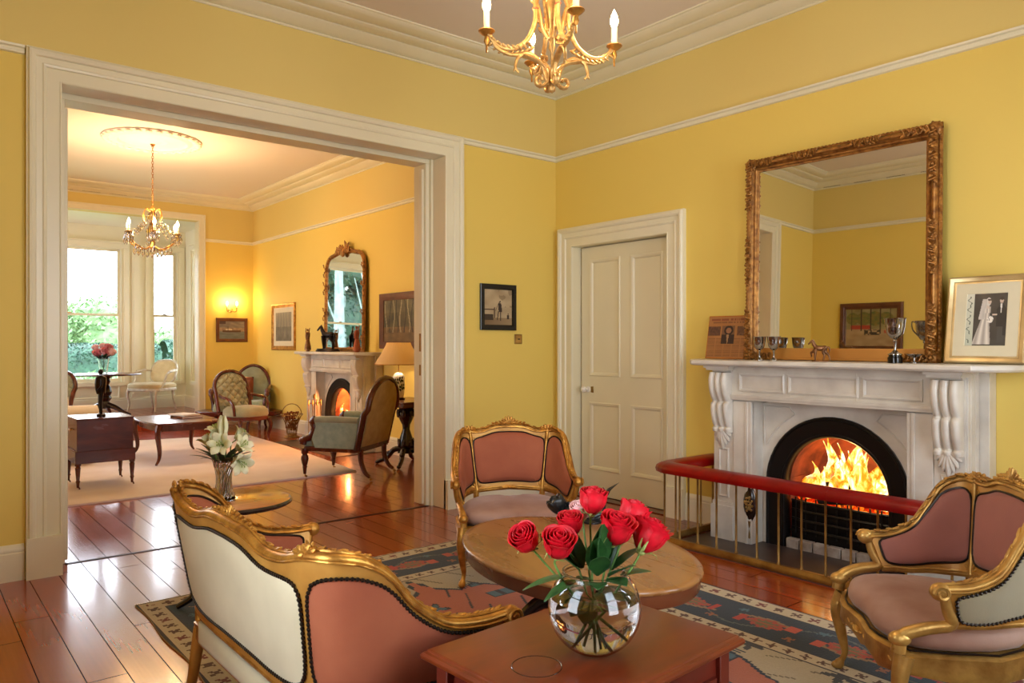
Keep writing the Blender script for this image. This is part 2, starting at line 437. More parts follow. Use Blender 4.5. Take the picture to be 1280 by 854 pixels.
        t.l(mx.outputs[0], t.out.inputs[0]); return m
    M_['flame'] = flame('flames', 2.6)
    m = bpy.data.materials.new('red_glow_coals'); t = NT(m); g = t.noise(t.coord(), 18, 4, 0.6, 0.6)
    col = t.ramp(g, [(0.3, lin((60, 6, 2))), (0.5, lin((210, 40, 6))), (0.64, lin((255, 140, 30)))])
    e = t.n('ShaderNodeEmission'); t.l(col, e.inputs[0]); e.inputs[1].default_value = 1.4; t.l(e.outputs[0], t.out.inputs[0]); M_['coals'] = m
    # lamp shade: lit translucent pleated silk
    m = bpy.data.materials.new('pleated_silk_shade'); t = NT(m)
    b = t.bsdf(lin((250, 232, 196)), 0.8, 0)
    tl = t.n('ShaderNodeBsdfTranslucent'); tl.inputs[0].default_value = lin((255, 238, 200))
    mx = t.n('ShaderNodeMixShader'); mx.inputs[0].default_value = 0.55
    t.l(b.outputs[0], mx.inputs[1]); t.l(tl.outputs[0], mx.inputs[2]); t.l(mx.outputs[0], t.out.inputs[0]); M_['shade'] = m
    M_['pic'] = vcol_mat('painted_picture', 0.55)
    M_['photo'] = vcol_mat('glazed_print', 0.4, nz=0.05, coat=0.5)
    M_['rug'] = vcol_mat('woven_wool_rug', 0.95, bump=0.6, sheen=0.2, nz=0.3, nsc=220)
setup_materials()
XL, XR, YB, YA, YA2, YF, YW, CE = -0.30, 4.69, -0.35, 5.12, 5.50, 12.70, 14.20, 3.70
PZ = 0.22     # raised bay floor

def wall(name, ax, t0, t1, u0, u1, z0, z1, holes, m='wall'):
    us = sorted({u0, u1, *[h[0] for h in holes], *[h[1] for h in holes]})
    zs = sorted({z0, z1, *[h[2] for h in holes], *[h[3] for h in holes]})
    b = MB()
    for i in range(len(us) - 1):
        j = 0
        while j < len(zs) - 1:
            def hole(jj):
                uc, zc = (us[i] + us[i + 1]) / 2, (zs[jj] + zs[jj + 1]) / 2
                return any(h[0] < uc < h[1] and h[2] < zc < h[3] for h in holes)
            if hole(j): j += 1; continue
            k = j
            while k < len(zs) - 1 and not hole(k): k += 1
            if ax == 'x': b.box(t0, t1, us[i], us[i + 1], zs[j], zs[k])
            else: b.box(us[i], us[i + 1], t0, t1, zs[j], zs[k])
            j = k
    return struct(name, b, M_[m], flat=True)

DY0, DY1, DZ = 3.80, 4.91, 2.235                 # door recess in right wall
FY1, FY2 = 2.40, 9.15                            # fireplace centres
WD = [(0.9, 1.85), (2.85, 3.80)]                # windows behind the camera
wall('wall_right', 'x', XR, XR + 0.42, YB - 0.2, YF + 0.2, 0, CE, [(DY0, DY1, 0, DZ), (FY1 - 0.40, FY1 + 0.40, 0, 0.84), (FY2 - 0.40, FY2 + 0.40, 0, 0.84)])
wall('wall_left', 'x', XL - 0.25, XL, YB - 0.2, YF + 0.2, 0, CE, [(1.15, 2.15, 0.55, 2.75), (9.25, 10.15, 0.55, 2.75)])
wall('wall_back', 'y', YB - 0.25, YB, XL - 0.2, XR + 0.2, 0, CE, [(a, b, 0.55, 2.75) for a, b in WD])
wall('wall_partition', 'y', YA, YA2, XL, XR, 0, CE, [(0.745, 3.465, 0, 2.90)])
wall('wall_far', 'y', YF, YF + 0.18, XL, XR, 0, CE, [(0.60, 3.80, 0, 3.33)])
BX0, BX1 = 0.38, 4.02
wins = [(0.50, 0.90), (1.44, 2.98), (3.48, 3.88)]
wall('wall_bay', 'y', YW, YW + 0.22, BX0 - 0.15, BX1 + 0.15, PZ - 0.2, 3.36, [(a - 0.05, b + 0.05, 0.62, 3.02) for a, b in wins], 'trim')
wall('wall_bay_left', 'x', BX0 - 0.15, BX0, YF + 0.18, YW, PZ - 0.2, 3.36, [(13.05, 13.95, 0.62, 3.02)], 'trim')
wall('wall_bay_right', 'x', BX1, BX1 + 0.15, YF + 0.18, YW, PZ - 0.2, 3.36, [(13.42, 13.82, 0.62, 3.02)], 'trim')
b = MB(); b.box(BX0 - 0.15, BX1 + 0.15, YF + 0.18, YW + 0.2, 3.33, 3.48); struct('ceiling', b, M_['trim'], flat=True)
b = MB(); b.box(XL - 0.2, XR + 0.2, YB - 0.2, YF + 0.1, CE, CE + 0.15); struct('ceiling', b, M_['ceil'], flat=True)
b = MB(); b.box(XL - 0.2, XR + 0.5, YB - 0.2, YF + 0.04, -0.15, 0); struct('floor', b, M_['floor'], flat=True)
b = MB(); b.box(BX0 - 0.1, BX1 + 0.1, YF - 0.06, YW + 0.1, -0.1, PZ); struct('floor', b, M_['floor'], flat=True, bevel=0.01)

# track between the rooms
b = MB(); b.box(0.80, 3.42, 5.287, 5.297, 0.0, 0.004); b.box(0.80, 3.42, 5.303, 5.313, 0.0, 0.004)
struct('trim_1', b, M_['black_iron'], flat=True)

# ---- cornice
def cornice_prof():
    # d = distance out from wall, z below ceiling
    return [(0, -0.125), (0.012, -0.125), (0.016, -0.118), (0.012, -0.110), (0.02, -0.108), (0.05, -0.098), (0.085, -0.082), (0.115, -0.062),
            (0.118, -0.046), (0.128, -0.046), (0.132, -0.060), (0.150, -0.062), (0.19, -0.056), (0.225, -0.042), (0.232, -0.030), (0.245, -0.028),
            (0.25, -0.042), (0.268, -0.044), (0.32, -0.032), (0.352, -0.018), (0.36, -0.010), (0.375, -0.010), (0.38, 0.01), (0, 0.01)]
def cornice(name, x0, x1, y0, y1):
    b = MB(); out = []
    for sx, sy in ((0, 0), (1, 0), (1, 1), (0, 1)):
        out.append([((x0 + d, x1 - d)[sx], (y0 + d, y1 - d)[sy], CE + z) for d, z in cornice_prof()])
    b.rings(out, True, False, None, True)
    return struct(name, b, M_['trim'], ang=25)
c1 = cornice('trim_2', XL, XR, YB, YA)
c2 = cornice('trim_3', XL, XR, YA2, YF)
b = MB()
for k in range(12): b.box(XL + 0.0, XL + 0.030, 0.35 + k * 0.40, 0.35 + k * 0.40 + 0.22, CE - 0.108, CE - 0.092)
obj('air_slot', b, M_['black_iron'], c1, flat=True)
b = MB()
for k in range(6): b.box(1.05 + k * 0.36, 1.05 + k * 0.36 + 0.24, YF - 0.05, YF, CE - 0.10, CE - 0.088)
obj('air_slot', b, M_['black_iron'], c2, flat=True)

# ---- picture rails and baseboards : straight mouldings along walls
RP = [(0, 0), (0.02, 0.004), (0.022, 0.018), (0.014, 0.022), (0.014, 0.03), (0.03, 0.036), (0.032, 0.048), (0.012, 0.052), (0, 0.052)]
BP = [(0, 0), (0.022, 0), (0.022, 0.155), (0.017, 0.162), (0.02, 0.17), (0.018, 0.185), (0.008, 0.198), (0.004, 0.205), (0, 0.205)]
def mould(b, prof, ax, pos, sgn, u0, u1, z):
    """moulding on plane ax=pos, sticking out sgn"""
    def P(u, d, zz): return (pos + sgn * d, u, z + zz) if ax == 'x' else (u, pos + sgn * d, z + zz)
    b.rings([[P(u, d, zz) for d, zz in prof] for u in (u0, u1)], True, True)
RZ = 3.0
def rails(name, prof, z, segs, m='trim'):
    b = MB()
    for s in segs: mould(b, prof, *s, z)
    return struct(name, b, M_[m], ang=30)
rails('trim_4', RP, RZ, [('x', XR, -1, YB, YA), ('x', XL, 1, YB, YA), ('y', YB, 1, XL, XR), ('y', YA, -1, XL, 0.57), ('y', YA, -1, 3.633, XR)])
rails('trim_5', RP, RZ, [('x', XR, -1, YA2, YF), ('x', XL, 1, YA2, YF), ('y', YF, -1, 3.90, XR), ('y', YF, -1, XL, 0.5), ('y', YA2, 1, XL, 0.57), ('y', YA2, 1, 3.633, XR)])
rails('baseboard_partition', BP, 0, [('y', YA, -1, XL, 0.568), ('y', YA, -1, 3.636, XR)])
rails('baseboard_right', BP, 0, [('x', XR, -1, 5.065, YA), ('x', XR, -1, 3.22, 3.64), ('x', XR, -1, YB, 1.55)])
rails('baseboard_left', BP, 0, [('x', XL, 1, YB, YA), ('x', XL, 1, YA2, YF)])
rails('baseboard_back', BP, 0, [('y', YB, 1, XL, XR)])
rails('baseboard_far_right', BP, 0, [('x', XR, -1, YA2, FY2 - 0.83), ('x', XR, -1, FY2 + 0.83, YF)])
rails('baseboard_far', BP, 0, [('y', YF, -1, 4.03, XR), ('y', YF, -1, XL, 0.35)])
rails('baseboard_bay', BP, PZ, [('y', YW, -1, BX0, BX1), ('x', BX1, -1, YF + 0.18, YW), ('x', BX0, 1, YF + 0.18, YW)])

# ---- casings (architraves)
CPROF = [(0, 0), (0, 0.022), (0.008, 0.026), (0.010, 0.020), (0.075, 0.020), (0.080, 0.030), (0.092, 0.034), (0.098, 0.028), (0.128, 0.030), (0.134, 0.044), (0.150, 0.052), (0.163, 0.050), (0.172, 0.036), (0.178, 0.034), (0.178, 0)]
def casing(name, ax, pos, sgn, u0, u1, zt, prof, zb=0, m='trim', plinth=True, parent=None):
    b = MB()
    def P(u, d, z): return (pos + sgn * d, u, z) if ax == 'x' else (u, pos + sgn * d, z)
    out = []
    for kind in range(4):
        ring = []
        for d, e in prof:
            u = (u0 - d) if kind < 2 else (u1 + d); z = zb if kind in (0, 3) else zt + d
            ring.append(P(u, e, z))
        out.append(ring)
    b.rings(out, True, True)
    if plinth:
        w = prof[-1][0]
        for a, c in ((u0 - w - 0.002, u0 + 0.0), (u1 - 0.0, u1 + w + 0.002)):
            if ax == 'x': b.box(min(pos, pos + sgn * 0.056), max(pos, pos + sgn * 0.056), a, c, zb, zb + 0.235)
            else: b.box(a, c, min(pos, pos + sgn * 0.056), max(pos, pos + sgn * 0.056), zb, zb + 0.235)
    return struct(name, b, M_[m], ang=25, parent=parent, kind=None if parent else 'structure')
casing('trim_6', 'y', YA, -1, 0.753, 3.458, 2.872, CPROF)
casing('trim_7', 'y', YA2, 1, 0.753, 3.458, 2.872, CPROF)
# reveal lining: near half, slot for sliding doors, far half
b = MB()
for y0, y1, dx in ((YA, 5.285, 0.0), (5.315, YA2, 0.05)):
    b.box(0.74, 0.753 + dx, y0, y1, 0, 2.872 - dx * 0.6); b.box(3.458 - dx, 3.47, y0, y1, 0, 2.872 - dx * 0.6); b.box(0.74, 3.47, y0, y1, 2.872 - dx * 0.6, 2.90)
struct('trim_8', b, M_['trim'], bevel=0.004)
b = MB(); b.box(0.74, 0.77, 5.285, 5.315, 0, 2.90); b.box(3.44, 3.47, 5.285, 5.315, 0, 2.90); b.box(0.77, 3.44, 5.285, 5.315, 2.885, 2.90)
struct('trim_9', b, M_['trim'], flat=True)
# edge of the sliding door showing in its pocket
def pocket(name, x0, x1, sx, lock):
    b = MB(); b.box(x0, x1, 5.345, 5.395, 0.012, 2.80)
    o = struct(name, b, M_['trim'], bevel=0.004)
    if lock:
        q = MB(); q.box(x0 - 0.003, x0 + 0.001, 5.357, 5.383, 1.28, 1.43); q.box(x0 - 0.003, x0 + 0.001, 5.357, 5.383, 1.08, 1.17)
        obj('edge_lock', q, M_['brass'], o, bevel=0.001)
    return o
pocket('door_2', 3.388, 3.50, -1, True)
pocket('door_3', 0.70, 0.822, 1, False)

# bay opening architrave and window dressings
FLATP = [(0, 0), (0, 0.02), (0.006, 0.026), (0.075, 0.026), (0.082, 0.036), (0.10, 0.036), (0.104, 0), ]
casing('trim_10', 'y', YF, -1, 0.60, 3.80, 3.33, FLATP, PZ, plinth=False)
b = MB()
b.box(0.58, 0.606, YF + 0.001, YF + 0.185, PZ, 3.325); b.box(3.794, 3.82, YF + 0.001, YF + 0.185, PZ, 3.325); b.box(3.795, 4.03, YF + 0.181, YF + 0.19, PZ, 3.325); b.box(0.37, 0.6, YF + 0.181, YF + 0.19, PZ, 3.325)
struct('trim_11', b, M_['trim'], bevel=0.004)

def sash(name, ax, pos, u0, u1, z0, z1, inward=-1, parts=True, meet=None, dep=0.16):
    """double hung window; frame + two sashes + panes"""
    zm = meet or (z0 + z1) / 2
    def bx(b, a0, a1, d0, d1, c0, c1):
        # d measured outward from inner wall face
        p0, p1 = pos - inward * d0, pos - inward * d1
        if ax == 'x': b.box(min(p0, p1), max(p0, p1), a0, a1, c0, c1)
        else: b.box(a0, a1, min(p0, p1), max(p0, p1), c0, c1)
    b = MB(); w = 0.05
    bx(b, u0 - w, u0, 0.0, dep, z0 - w, z1 + w); bx(b, u1, u1 + w, 0.0, dep, z0 - w, z1 + w)
    bx(b, u0, u1, 0.0, dep, z1, z1 + w); bx(b, u0 - w, u1 + w, -0.03, dep, z0 - w - 0.02, z0)
    for a0, a1, c0, c1 in ((u0 - w - 0.07, u0 - w + 0.01, z0 - 0.06, z1 + 0.02), (u1 + w - 0.01, u1 + w + 0.07, z0 - 0.06, z1 + 0.02)):
        bx(b, a0, a1, -0.022, 0, c0, c1)
    bx(b, u0 - w - 0.07, u1 + w + 0.07, -0.022, 0, z1 + 0.02, z1 + 0.10); bx(b, u0 - w - 0.08, u1 + w + 0.08, -0.045, 0, z1 + 0.10, z1 + 0.125)
    root = struct(name, b, M_['trim'], bevel=0.004)
    for nm, c0, c1, d in (('lower_sash', z0, zm + 0.02, 0.06), ('upper_sash', zm - 0.02, z1, 0.10)):
        s = MB(); t = 0.042
        bx(s, u0, u0 + t, d, d + 0.035, c0, c1); bx(s, u1 - t, u1, d, d + 0.035, c0, c1)
        bx(s, u0 + t, u1 - t, d, d + 0.035, c0, c0 + t * (1.4 if nm[0] == 'l' else 0.9)); bx(s, u0 + t, u1 - t, d, d + 0.035, c1 - t * 0.9, c1)
        so = obj(nm, s, M_['trim'], root, bevel=0.003)
        g = MB(); bx(g, u0 + t, u1 - t, d + 0.014, d + 0.018, c0 + t, c1 - t)
        obj('pane', g, M_['pane'], so, flat=True)
    k = MB(); um = (u0 + u1) / 2
    bx(k, um - 0.03, um + 0.03, 0.03, 0.07, zm + 0.018, zm + 0.034)
    obj('sash_lock', k, M_['brass'], root, bevel=0.003)
    return root
for i, (a, c) in enumerate(wins): sash('window_%d' % (i + 1), 'y', YW, a, c, 0.69, 2.95, -1, meet=1.83)
sash('window_4', 'x', BX1, 13.47, 13.77, 0.69, 2.95, -1, meet=1.83, dep=0.12)
# folded shutters standing in the bay side, panelled dado under the windows
b = MB()
b.box(3.955, 4.02, 12.90, 13.33, PZ, 3.05); b.box(3.94, 3.955, 12.93, 13.10, PZ + 0.1, 1.5); b.box(3.94, 3.955, 12.93, 13.10, 1.6, 2.95); b.box(3.94, 3.955, 13.14, 13.30, PZ + 0.1, 1.5); b.box(3.94, 3.955, 13.14, 13.30, 1.6, 2.95)
struct('trim_12', b, M_['trim'], bevel=0.006)
b = MB()
for a, c in ((0.5, 0.9), (1.46, 2.2), (2.24, 2.96), (3.5, 3.86)):
    b.rect(c - a, 0.26, [(0, 0.0), (0, 0.014), (-0.02, 0.018), (-0.03, 0.004), (-0.03, 0)], Matrix.Translation(((a + c) / 2, YW, 0.54)))
for a in (3.14, 1.14): b.box(a, a + 0.14, YW - 0.020, YW, PZ + 0.2, 3.2); b.box(a + .025, a + 0.115, YW - 0.030, YW, PZ + 0.25, 3.15)
struct('trim_13', b, M_['trim'], bevel=0.003)
for i, (a, c) in enumerate(WD): sash('window_%d' % (i + 5), 'y', YB, a + .05, c - .05, 0.6, 2.7, 1)
sash('window_7', 'x', XL, 1.20, 2.10, 0.6, 2.7, 1)
sash('window_8', 'x', XL, 9.30, 10.10, 0.6, 2.7, 1)  # unseen window, added to brighten the far room from its left wall
sash('window_9', 'x', BX0, 13.10, 13.90, 0.69, 2.95, 1, meet=1.83, dep=0.12)  # unseen side window, added to lighten the right side of the bay

# ---- panelled door
b = MB()
DX = 4.79
b.box(DX, DX + 0.04, DY0 + 0.045, DY1 - 0.04, 0.012, 2.20)
for y0, y1, z0, z1 in ((3.846, 3.945, .013, 2.199), (4.77, 4.869, .013, 2.199), (3.945, 4.77, .013, .235), (3.945, 4.77, .83, 1.06), (3.945, 4.77, 2.09, 2.199), (4.285, 4.405, .235, .83), (4.285, 4.405, 1.06, 2.09)):
    b.box(DX - 0.014, DX + 0.001, y0, y1, z0, z1)
door = struct('door_1', b, M_['door'], flat=True)
for i, (y0, y1, z0, z1) in enumerate(((3.945, 4.285, .235, .83), (4.405, 4.77, .235, .83), (3.945, 4.285, 1.06, 2.09), (4.405, 4.77, 1.06, 2.09))):
    q = MB(); Mx = Matrix.Translation((DX - 0.014, (y0 + y1) / 2, (z0 + z1) / 2)) @ Matrix.Rotation(-PI / 2, 4, 'Z')
    q.rect(y1 - y0, z1 - z0, [(0.0, -0.012), (0.0, 0.004), (-0.006, 0.008), (-0.018, 0.004), (-0.03, -0.006), (-0.034, -0.012)], Mx)
    obj('panel', q, M_['door'], door, ang=30)
q = MB(); q.lathe([(0.027, 0), (0.027, -0.006), (0.010, -0.010), (0.009, -0.03), (0.02, -0.036), (0.029, -0.05), (0.028, -0.064), (0.016, -0.075), (0.001, -0.078)], (DX - 0.014, 4.79, 0.94), 20, ax='x')
obj('door_knob', q, M_['porcelain'], door, label='white porcelain door knob')
q = MB(); q.cbox((DX - 0.016, 4.735, 0.94), (0.006, 0.03, 0.055)); obj('key_plate', q, M_['brass'], door, bevel=0.004)
casing('trim_14', 'x', XR, -1, 3.818, 4.888, 2.207, [(d * 0.97, e) for d, e in CPROF])
b = MB(); b.box(XR - 0.002, DX, DY0 - 0.0, 3.818, 0, 2.235); b.box(XR - 0.002, DX, 4.888, DY1, 0, 2.235); b.box(XR - 0.002, DX, 3.80, 4.91, 2.207, 2.235)
b.box(DX + 0.041, DX + 0.06, DY0, DY1, 0, DZ)
struct('trim_15', b, M_['door'], bevel=0.002)
b = MB(); b.box(XR - 0.03, DX + 0.03, 3.82, 4.885, 0.0, 0.008); struct('trim_16', b, M_['mahog'], bevel=0.003)

# ceiling rose in the far room
b = MB(); b.lathe([(0.0, 0), (0.53, 0), (0.53, -0.012), (0.51, -0.026), (0.47, -0.03), (0.45, -0.018), (0.42, -0.018), (0.40, -0.034), (0.37, -0.036), (0.35, -0.014), (0.20, -0.012), (0.17, -0.024), (0.13, -0.03), (0.10, -0.024), (0.07, -0.04), (0.03, -0.05), (0.0, -0.05)], (2.30, 9.40, CE), 48)
for k in range(30):
    a = 2 * PI * k / 30; b.blob((2.30 + 0.49 * math.cos(a), 9.40 + 0.49 * math.sin(a), CE - 0.028), (0.04, 0.04, 0.016), 7, 4)
struct('trim_17', b, M_['ceil'], ang=40)
# ------------------------------------------------------------------ marble chimneypieces, local: x = along wall, -y = out into room, z up; placed rotz=-90 (out = -X)
def arch(w, zs, n=20):
    """points of arched outline, half width w, springing zs; circle-ish top to z = zs + h"""
    return [(w * math.cos(PI * k / n), zs + w * math.sin(PI * k / n)) for k in range(n + 1)]
def chimneypiece(loc, label):
    t = thing('chimneypiece', label, 'fireplace', loc, -PI / 2, 'white marble chimneypieces')
    # local y: 0 at wall, negative into room. depth 0.31
    b = MB()
    # shelf with rounded, moulded ends
    def outline(e):
        x, d = 0.915 + e, 0.41 + e
        pts = [(x + 0.12 - e, 0.0)]
        for k in range(7):
            a = k / 6 * PI / 2; pts.append((x + 0.12 - e - 0.14 * math.sin(a) - 0.0, -d + 0.16 * (1 - math.sin(a)) * 1.0 if k else -d + 0.24))
        pts = [(x + 0.12, 0.0), (x + 0.12, -0.18), (x + 0.10, -0.25), (x + 0.03, -0.34), (x - 0.04, -d)]
        return pts + [(-p, q) for p, q in reversed(pts)]
    rr = []
    for e, z in ((-0.02, 1.196), (-0.004, 1.200), (0.004, 1.210), (0.004, 1.224), (0.0, 1.233), (-0.008, 1.236)):
        rr.append([(p[0], min(0.0, p[1]), z) for p in outline(e)])
    b.rings(rr, True, True)
    obj('shelf', b, M_['marble'], t, ang=30)
    # body behind
    b = MB()
    b.box(-0.81, -0.50, -0.25, 0, 0, 1.196); b.box(0.50, 0.81, -0.25, 0, 0, 1.196)
    b.box(-0.50, 0.50, -0.19, 0, 0.965, 1.196)
    b.box(-0.86, -0.81, -0.10, 0, 0, 1.196); b.box(0.81, 0.86, -0.10, 0, 0, 1.196)
    for k in range(3):
        for s in (-1, 1): b.box(s * 0.81 - 0.004, s * 0.81 + 0.004, -0.22 + k * 0.06, -0.20 + k * 0.06, 0.27, 1.18)
    for s in (-1, 1):
        b.box(min(s * 0.50, s * 0.64), max(s * 0.50, s * 0.64), -0.27, -0.24, 0.0, 0.96)
        b.box(min(s * 0.525, s * 0.545), max(s * 0.525, s * 0.545), -0.276, -0.27, 0.0, 0.96)
    obj('jamb', b, M_['marble'], t, bevel=0.004)
    # frieze with three fielded panels
    b = MB()
    b.box(-0.66, 0.66, -0.275, -0.18, 1.0, 1.175)
    b.box(-0.665, 0.665, -0.30, -0.18, 0.985, 1.003); b.box(-0.66, 0.66, -0.29, -0.18, 0.968, 0.987); b.box(-0.66, 0.66, -0.285, -0.18, 1.17, 1.197)
    for c, w in ((-0.42, 0.34), (0.0, 0.46), (0.42, 0.34)):
        Mx = Matrix.Translation((c, -0.275, 1.087))
        b.rect(w, 0.125, [(0, -0.004), (0, 0.008), (-0.010, 0.012), (-0.020, 0.006), (-0.024, -0.004)], Mx)
    for c in (-0.215, 0.215): b.box(c - 0.002, c + 0.002, -0.278, -0.27, 1.003, 1.17)
    obj('frieze', b, M_['marble'], t, ang=25)
    # corbels: scroll profile in yz, ribbed across
    for s in (-1, 1):
        cx = s * 0.72
        b = MB()
        prof = [(-0.330, 1.15), (-0.345, 1.10), (-0.338, 1.03), (-0.315, 0.975), (-0.300, 0.95), (-0.318, 0.935), (-0.322, 0.90), (-0.312, 0.84), (-0.298, 0.80), (-0.285, 0.775), (-0.298, 0.765), (-0.292, 0.74)]
        pp = cr([(0, p[0], p[1]) for p in prof], 3)
        rows = []
        for p in pp:
            row = []
            for k in range(25):
                u = -1 + 2 * k / 24; r = 0.024 * abs(math.cos(u * PI * 1.5)) ** 0.6 if abs(u) < 1 else 0
                row.append((cx + u * 0.073, p.y - r + 0.012, p.z))
            row += [(cx + 0.073, -0.24, p.z), (cx - 0.073, -0.24, p.z)]
            rows.append(row)
        b.rings(rows, True, True)
        obj('corbel', b, M_['marble'], t, ang=50)
        b = MB()
        for k in range(7):
            a = rad(-62 + k * 124 / 6)
            b.leafb((cx, -0.285, 0.775), (cx + 0.078 * math.sin(a), -0.272, 0.775 - 0.135 * math.cos(a) - (0.025 if k == 3 else 0)), 0.017, 1.1, 8, 6, up=(0, 1, 0))
        b.box(cx - 0.075, cx + 0.075, -0.29, -0.24, 1.152, 1.165); b.box(cx - 0.088, cx + 0.088, -0.345, -0.24, 1.165, 1.180); b.box(cx - 0.10, cx + 0.10, -0.36, -0.24, 1.180, 1.197)
        b.rect(0.085, 0.34, [(0, -0.004), (0, 0.006), (-0.008, 0.010), (-0.016, 0.004), (-0.018, -0.004)], Matrix.Translation((cx, -0.26, 0.46)))
        b.box(cx - 0.088, cx + 0.088, -0.29, -0.2, 0, 0.235); b.box(cx - 0.082, cx + 0.082, -0.278, -0.2, 0.235, 0.26)
        b.box(cx - 0.078, cx + 0.078, -0.262, -0.2, 0.26, 1.152)
        obj('pilaster', b, M_['marble'], t, ang=30, bevel=0.003)
    # slab round the arched opening
    b = MB(); n = 24; W, Z0 = 0.47, 0.418
    front = []
    A = arch(W - 0.01, Z0, n); inner = [(W - 0.01, 0)] + A + [(-W + 0.01, 0)]
    def outer(i):
        k = len(inner) - 1; f = i / k
        # walk round a rectangle from bottom right up and over to bottom left
        L = 0.965 * 2 + 1.04; d = f * L
        if d < 0.965: return (0.52, d)
        if d < 0.965 + 1.04: return (0.52 - (d - 0.965), 0.965)
        return (-0.52, 0.965 - (d - 0.965 - 1.04))
    rr = []
    for i, p in enumerate(inner):
        ang = math.atan2(max(0.0, p[1] - Z0), p[0]) if p[1] >= Z0 else (0 if p[0] > 0 else PI)
        if p[1] < Z0: q = (0.52 if p[0] > 0 else -0.52, 0)
        else:
            dx, dz = math.cos(ang), math.sin(ang)
            sc = min(0.52 / abs(dx) if abs(dx) > 1e-6 else 9, (0.965 - Z0) / dz if dz > 1e-6 else 9)
            q = (dx * sc, Z0 + dz * sc)
        rr.append([(p[0], -0.13, p[1]), (q[0], -0.13, q[1]), (q[0], -0.05, q[1]), (p[0], -0.05, p[1])])
    b.rings(rr, True, True)
    # spandrel panel mouldings
    for s in (-1, 1):
        arc = [(s * 0.535 * math.cos(a), -0.134, Z0 + 0.535 * math.sin(a)) for a in [rad(24 + k * 4) for k in range(10)]]
        arc = [p for p in arc if abs(p[0]) < 0.485 and p[2] < 0.93]
        path = arc + [(s * 0.30, -0.134, 0.925), (s * 0.485, -0.134, 0.925), (s * 0.485, -0.134, arc[0][2])]
        b.tube(path, 0.006, 6, loop=True)
    obj('spandrel_slab', b, M_['marble'], t, ang=30)
    # cast iron arched insert
    b = MB()
    def band(w, zs, y): return [(w, y, 0.0)] + [(p[0], y, p[1]) for p in arch(w, zs, n)] + [(-w, y, 0.0)]
    prof = [(0.468, -0.12), (0.468, -0.146), (0.462, -0.152), (0.452, -0.152), (0.446, -0.146), (0.40, -0.142), (0.362, -0.137), (0.356, -0.141), (0.344, -0.140), (0.336, -0.130), (0.334, -0.10), (0.345, -0.052), (0.39, -0.05), (0.45, -0.05)]
    rr = [band(w, 0.418 + (0.0 if w > 0.4 else 0.0), y) for w, y in prof]
    b.rings([list(x) for x in zip(*rr)], True, True)
    obj('arched_insert', b, M_['black_iron'], t, ang=35)
    b = MB(); rr = [band(w, 0.418, y) for w, y in [(0.346, -0.048), (0.36, 0.10), (0.33, 0.268), (0.385, 0.268), (0.385, -0.048)]]
    b.rings([list(x) for x in zip(*rr)], True, True)
    obj('brick_lining', b, M_['soot'], t, ang=35)
    b = MB()
    b.box(-0.38, 0.38, 0.27, 0.31, 0, 0.83)
    for s in (-1, 1): b.box(s * 0.355 - 0.01, s * 0.355 + 0.01, -0.05, 0.28, 0, 0.45)
    b.box(-0.34, 0.34, -0.02, 0.28, -0.01, 0.06)
    obj('fireback', b, M_['soot'], t, flat=True)
    # grate front bars and low brick step
    b = MB()
    for z in (0.13, 0.19, 0.25, 0.31): b.tube([(-0.32, -0.07, z), (-0.2, -0.10, z), (0.2, -0.10, z), (0.32, -0.07, z)], 0.009, 6)
    for k in range(9): b.tube([(-0.28 + k * 0.07, -0.095, 0.10), (-0.28 + k * 0.07, -0.095, 0.34)], 0.005, 6)
    b.box(-0.33, 0.33, -0.085, 0.2, 0.105, 0.12)
    b.box(-0.33, 0.33, -0.06, -0.03, 0.02, 0.30)
    obj('grate', b, M_['black_iron'], t)
    b = MB()
    for k in range(7): b.box(-0.325 + k * 0.094, -0.325 + k * 0.094 + 0.088, -0.14, -0.09, 0.0, 0.068)
    obj('brick_step', b, M_['stone'], t, bevel=0.006)
    b = MB(); b.box(-0.89, 0.89, -0.69, -0.02, -0.01, 0.006); obj('hearth_slab', b, M_['slate'], t, bevel=0.003)
    return t
cp1 = chimneypiece((XR, FY1, 0), 'white marble chimneypiece with carved corbels on the near yellow wall behind the red fender')
dup(cp1, (XR, FY2, 0), -PI / 2, 'white marble chimneypiece in the far room below the arched gilt mirror')

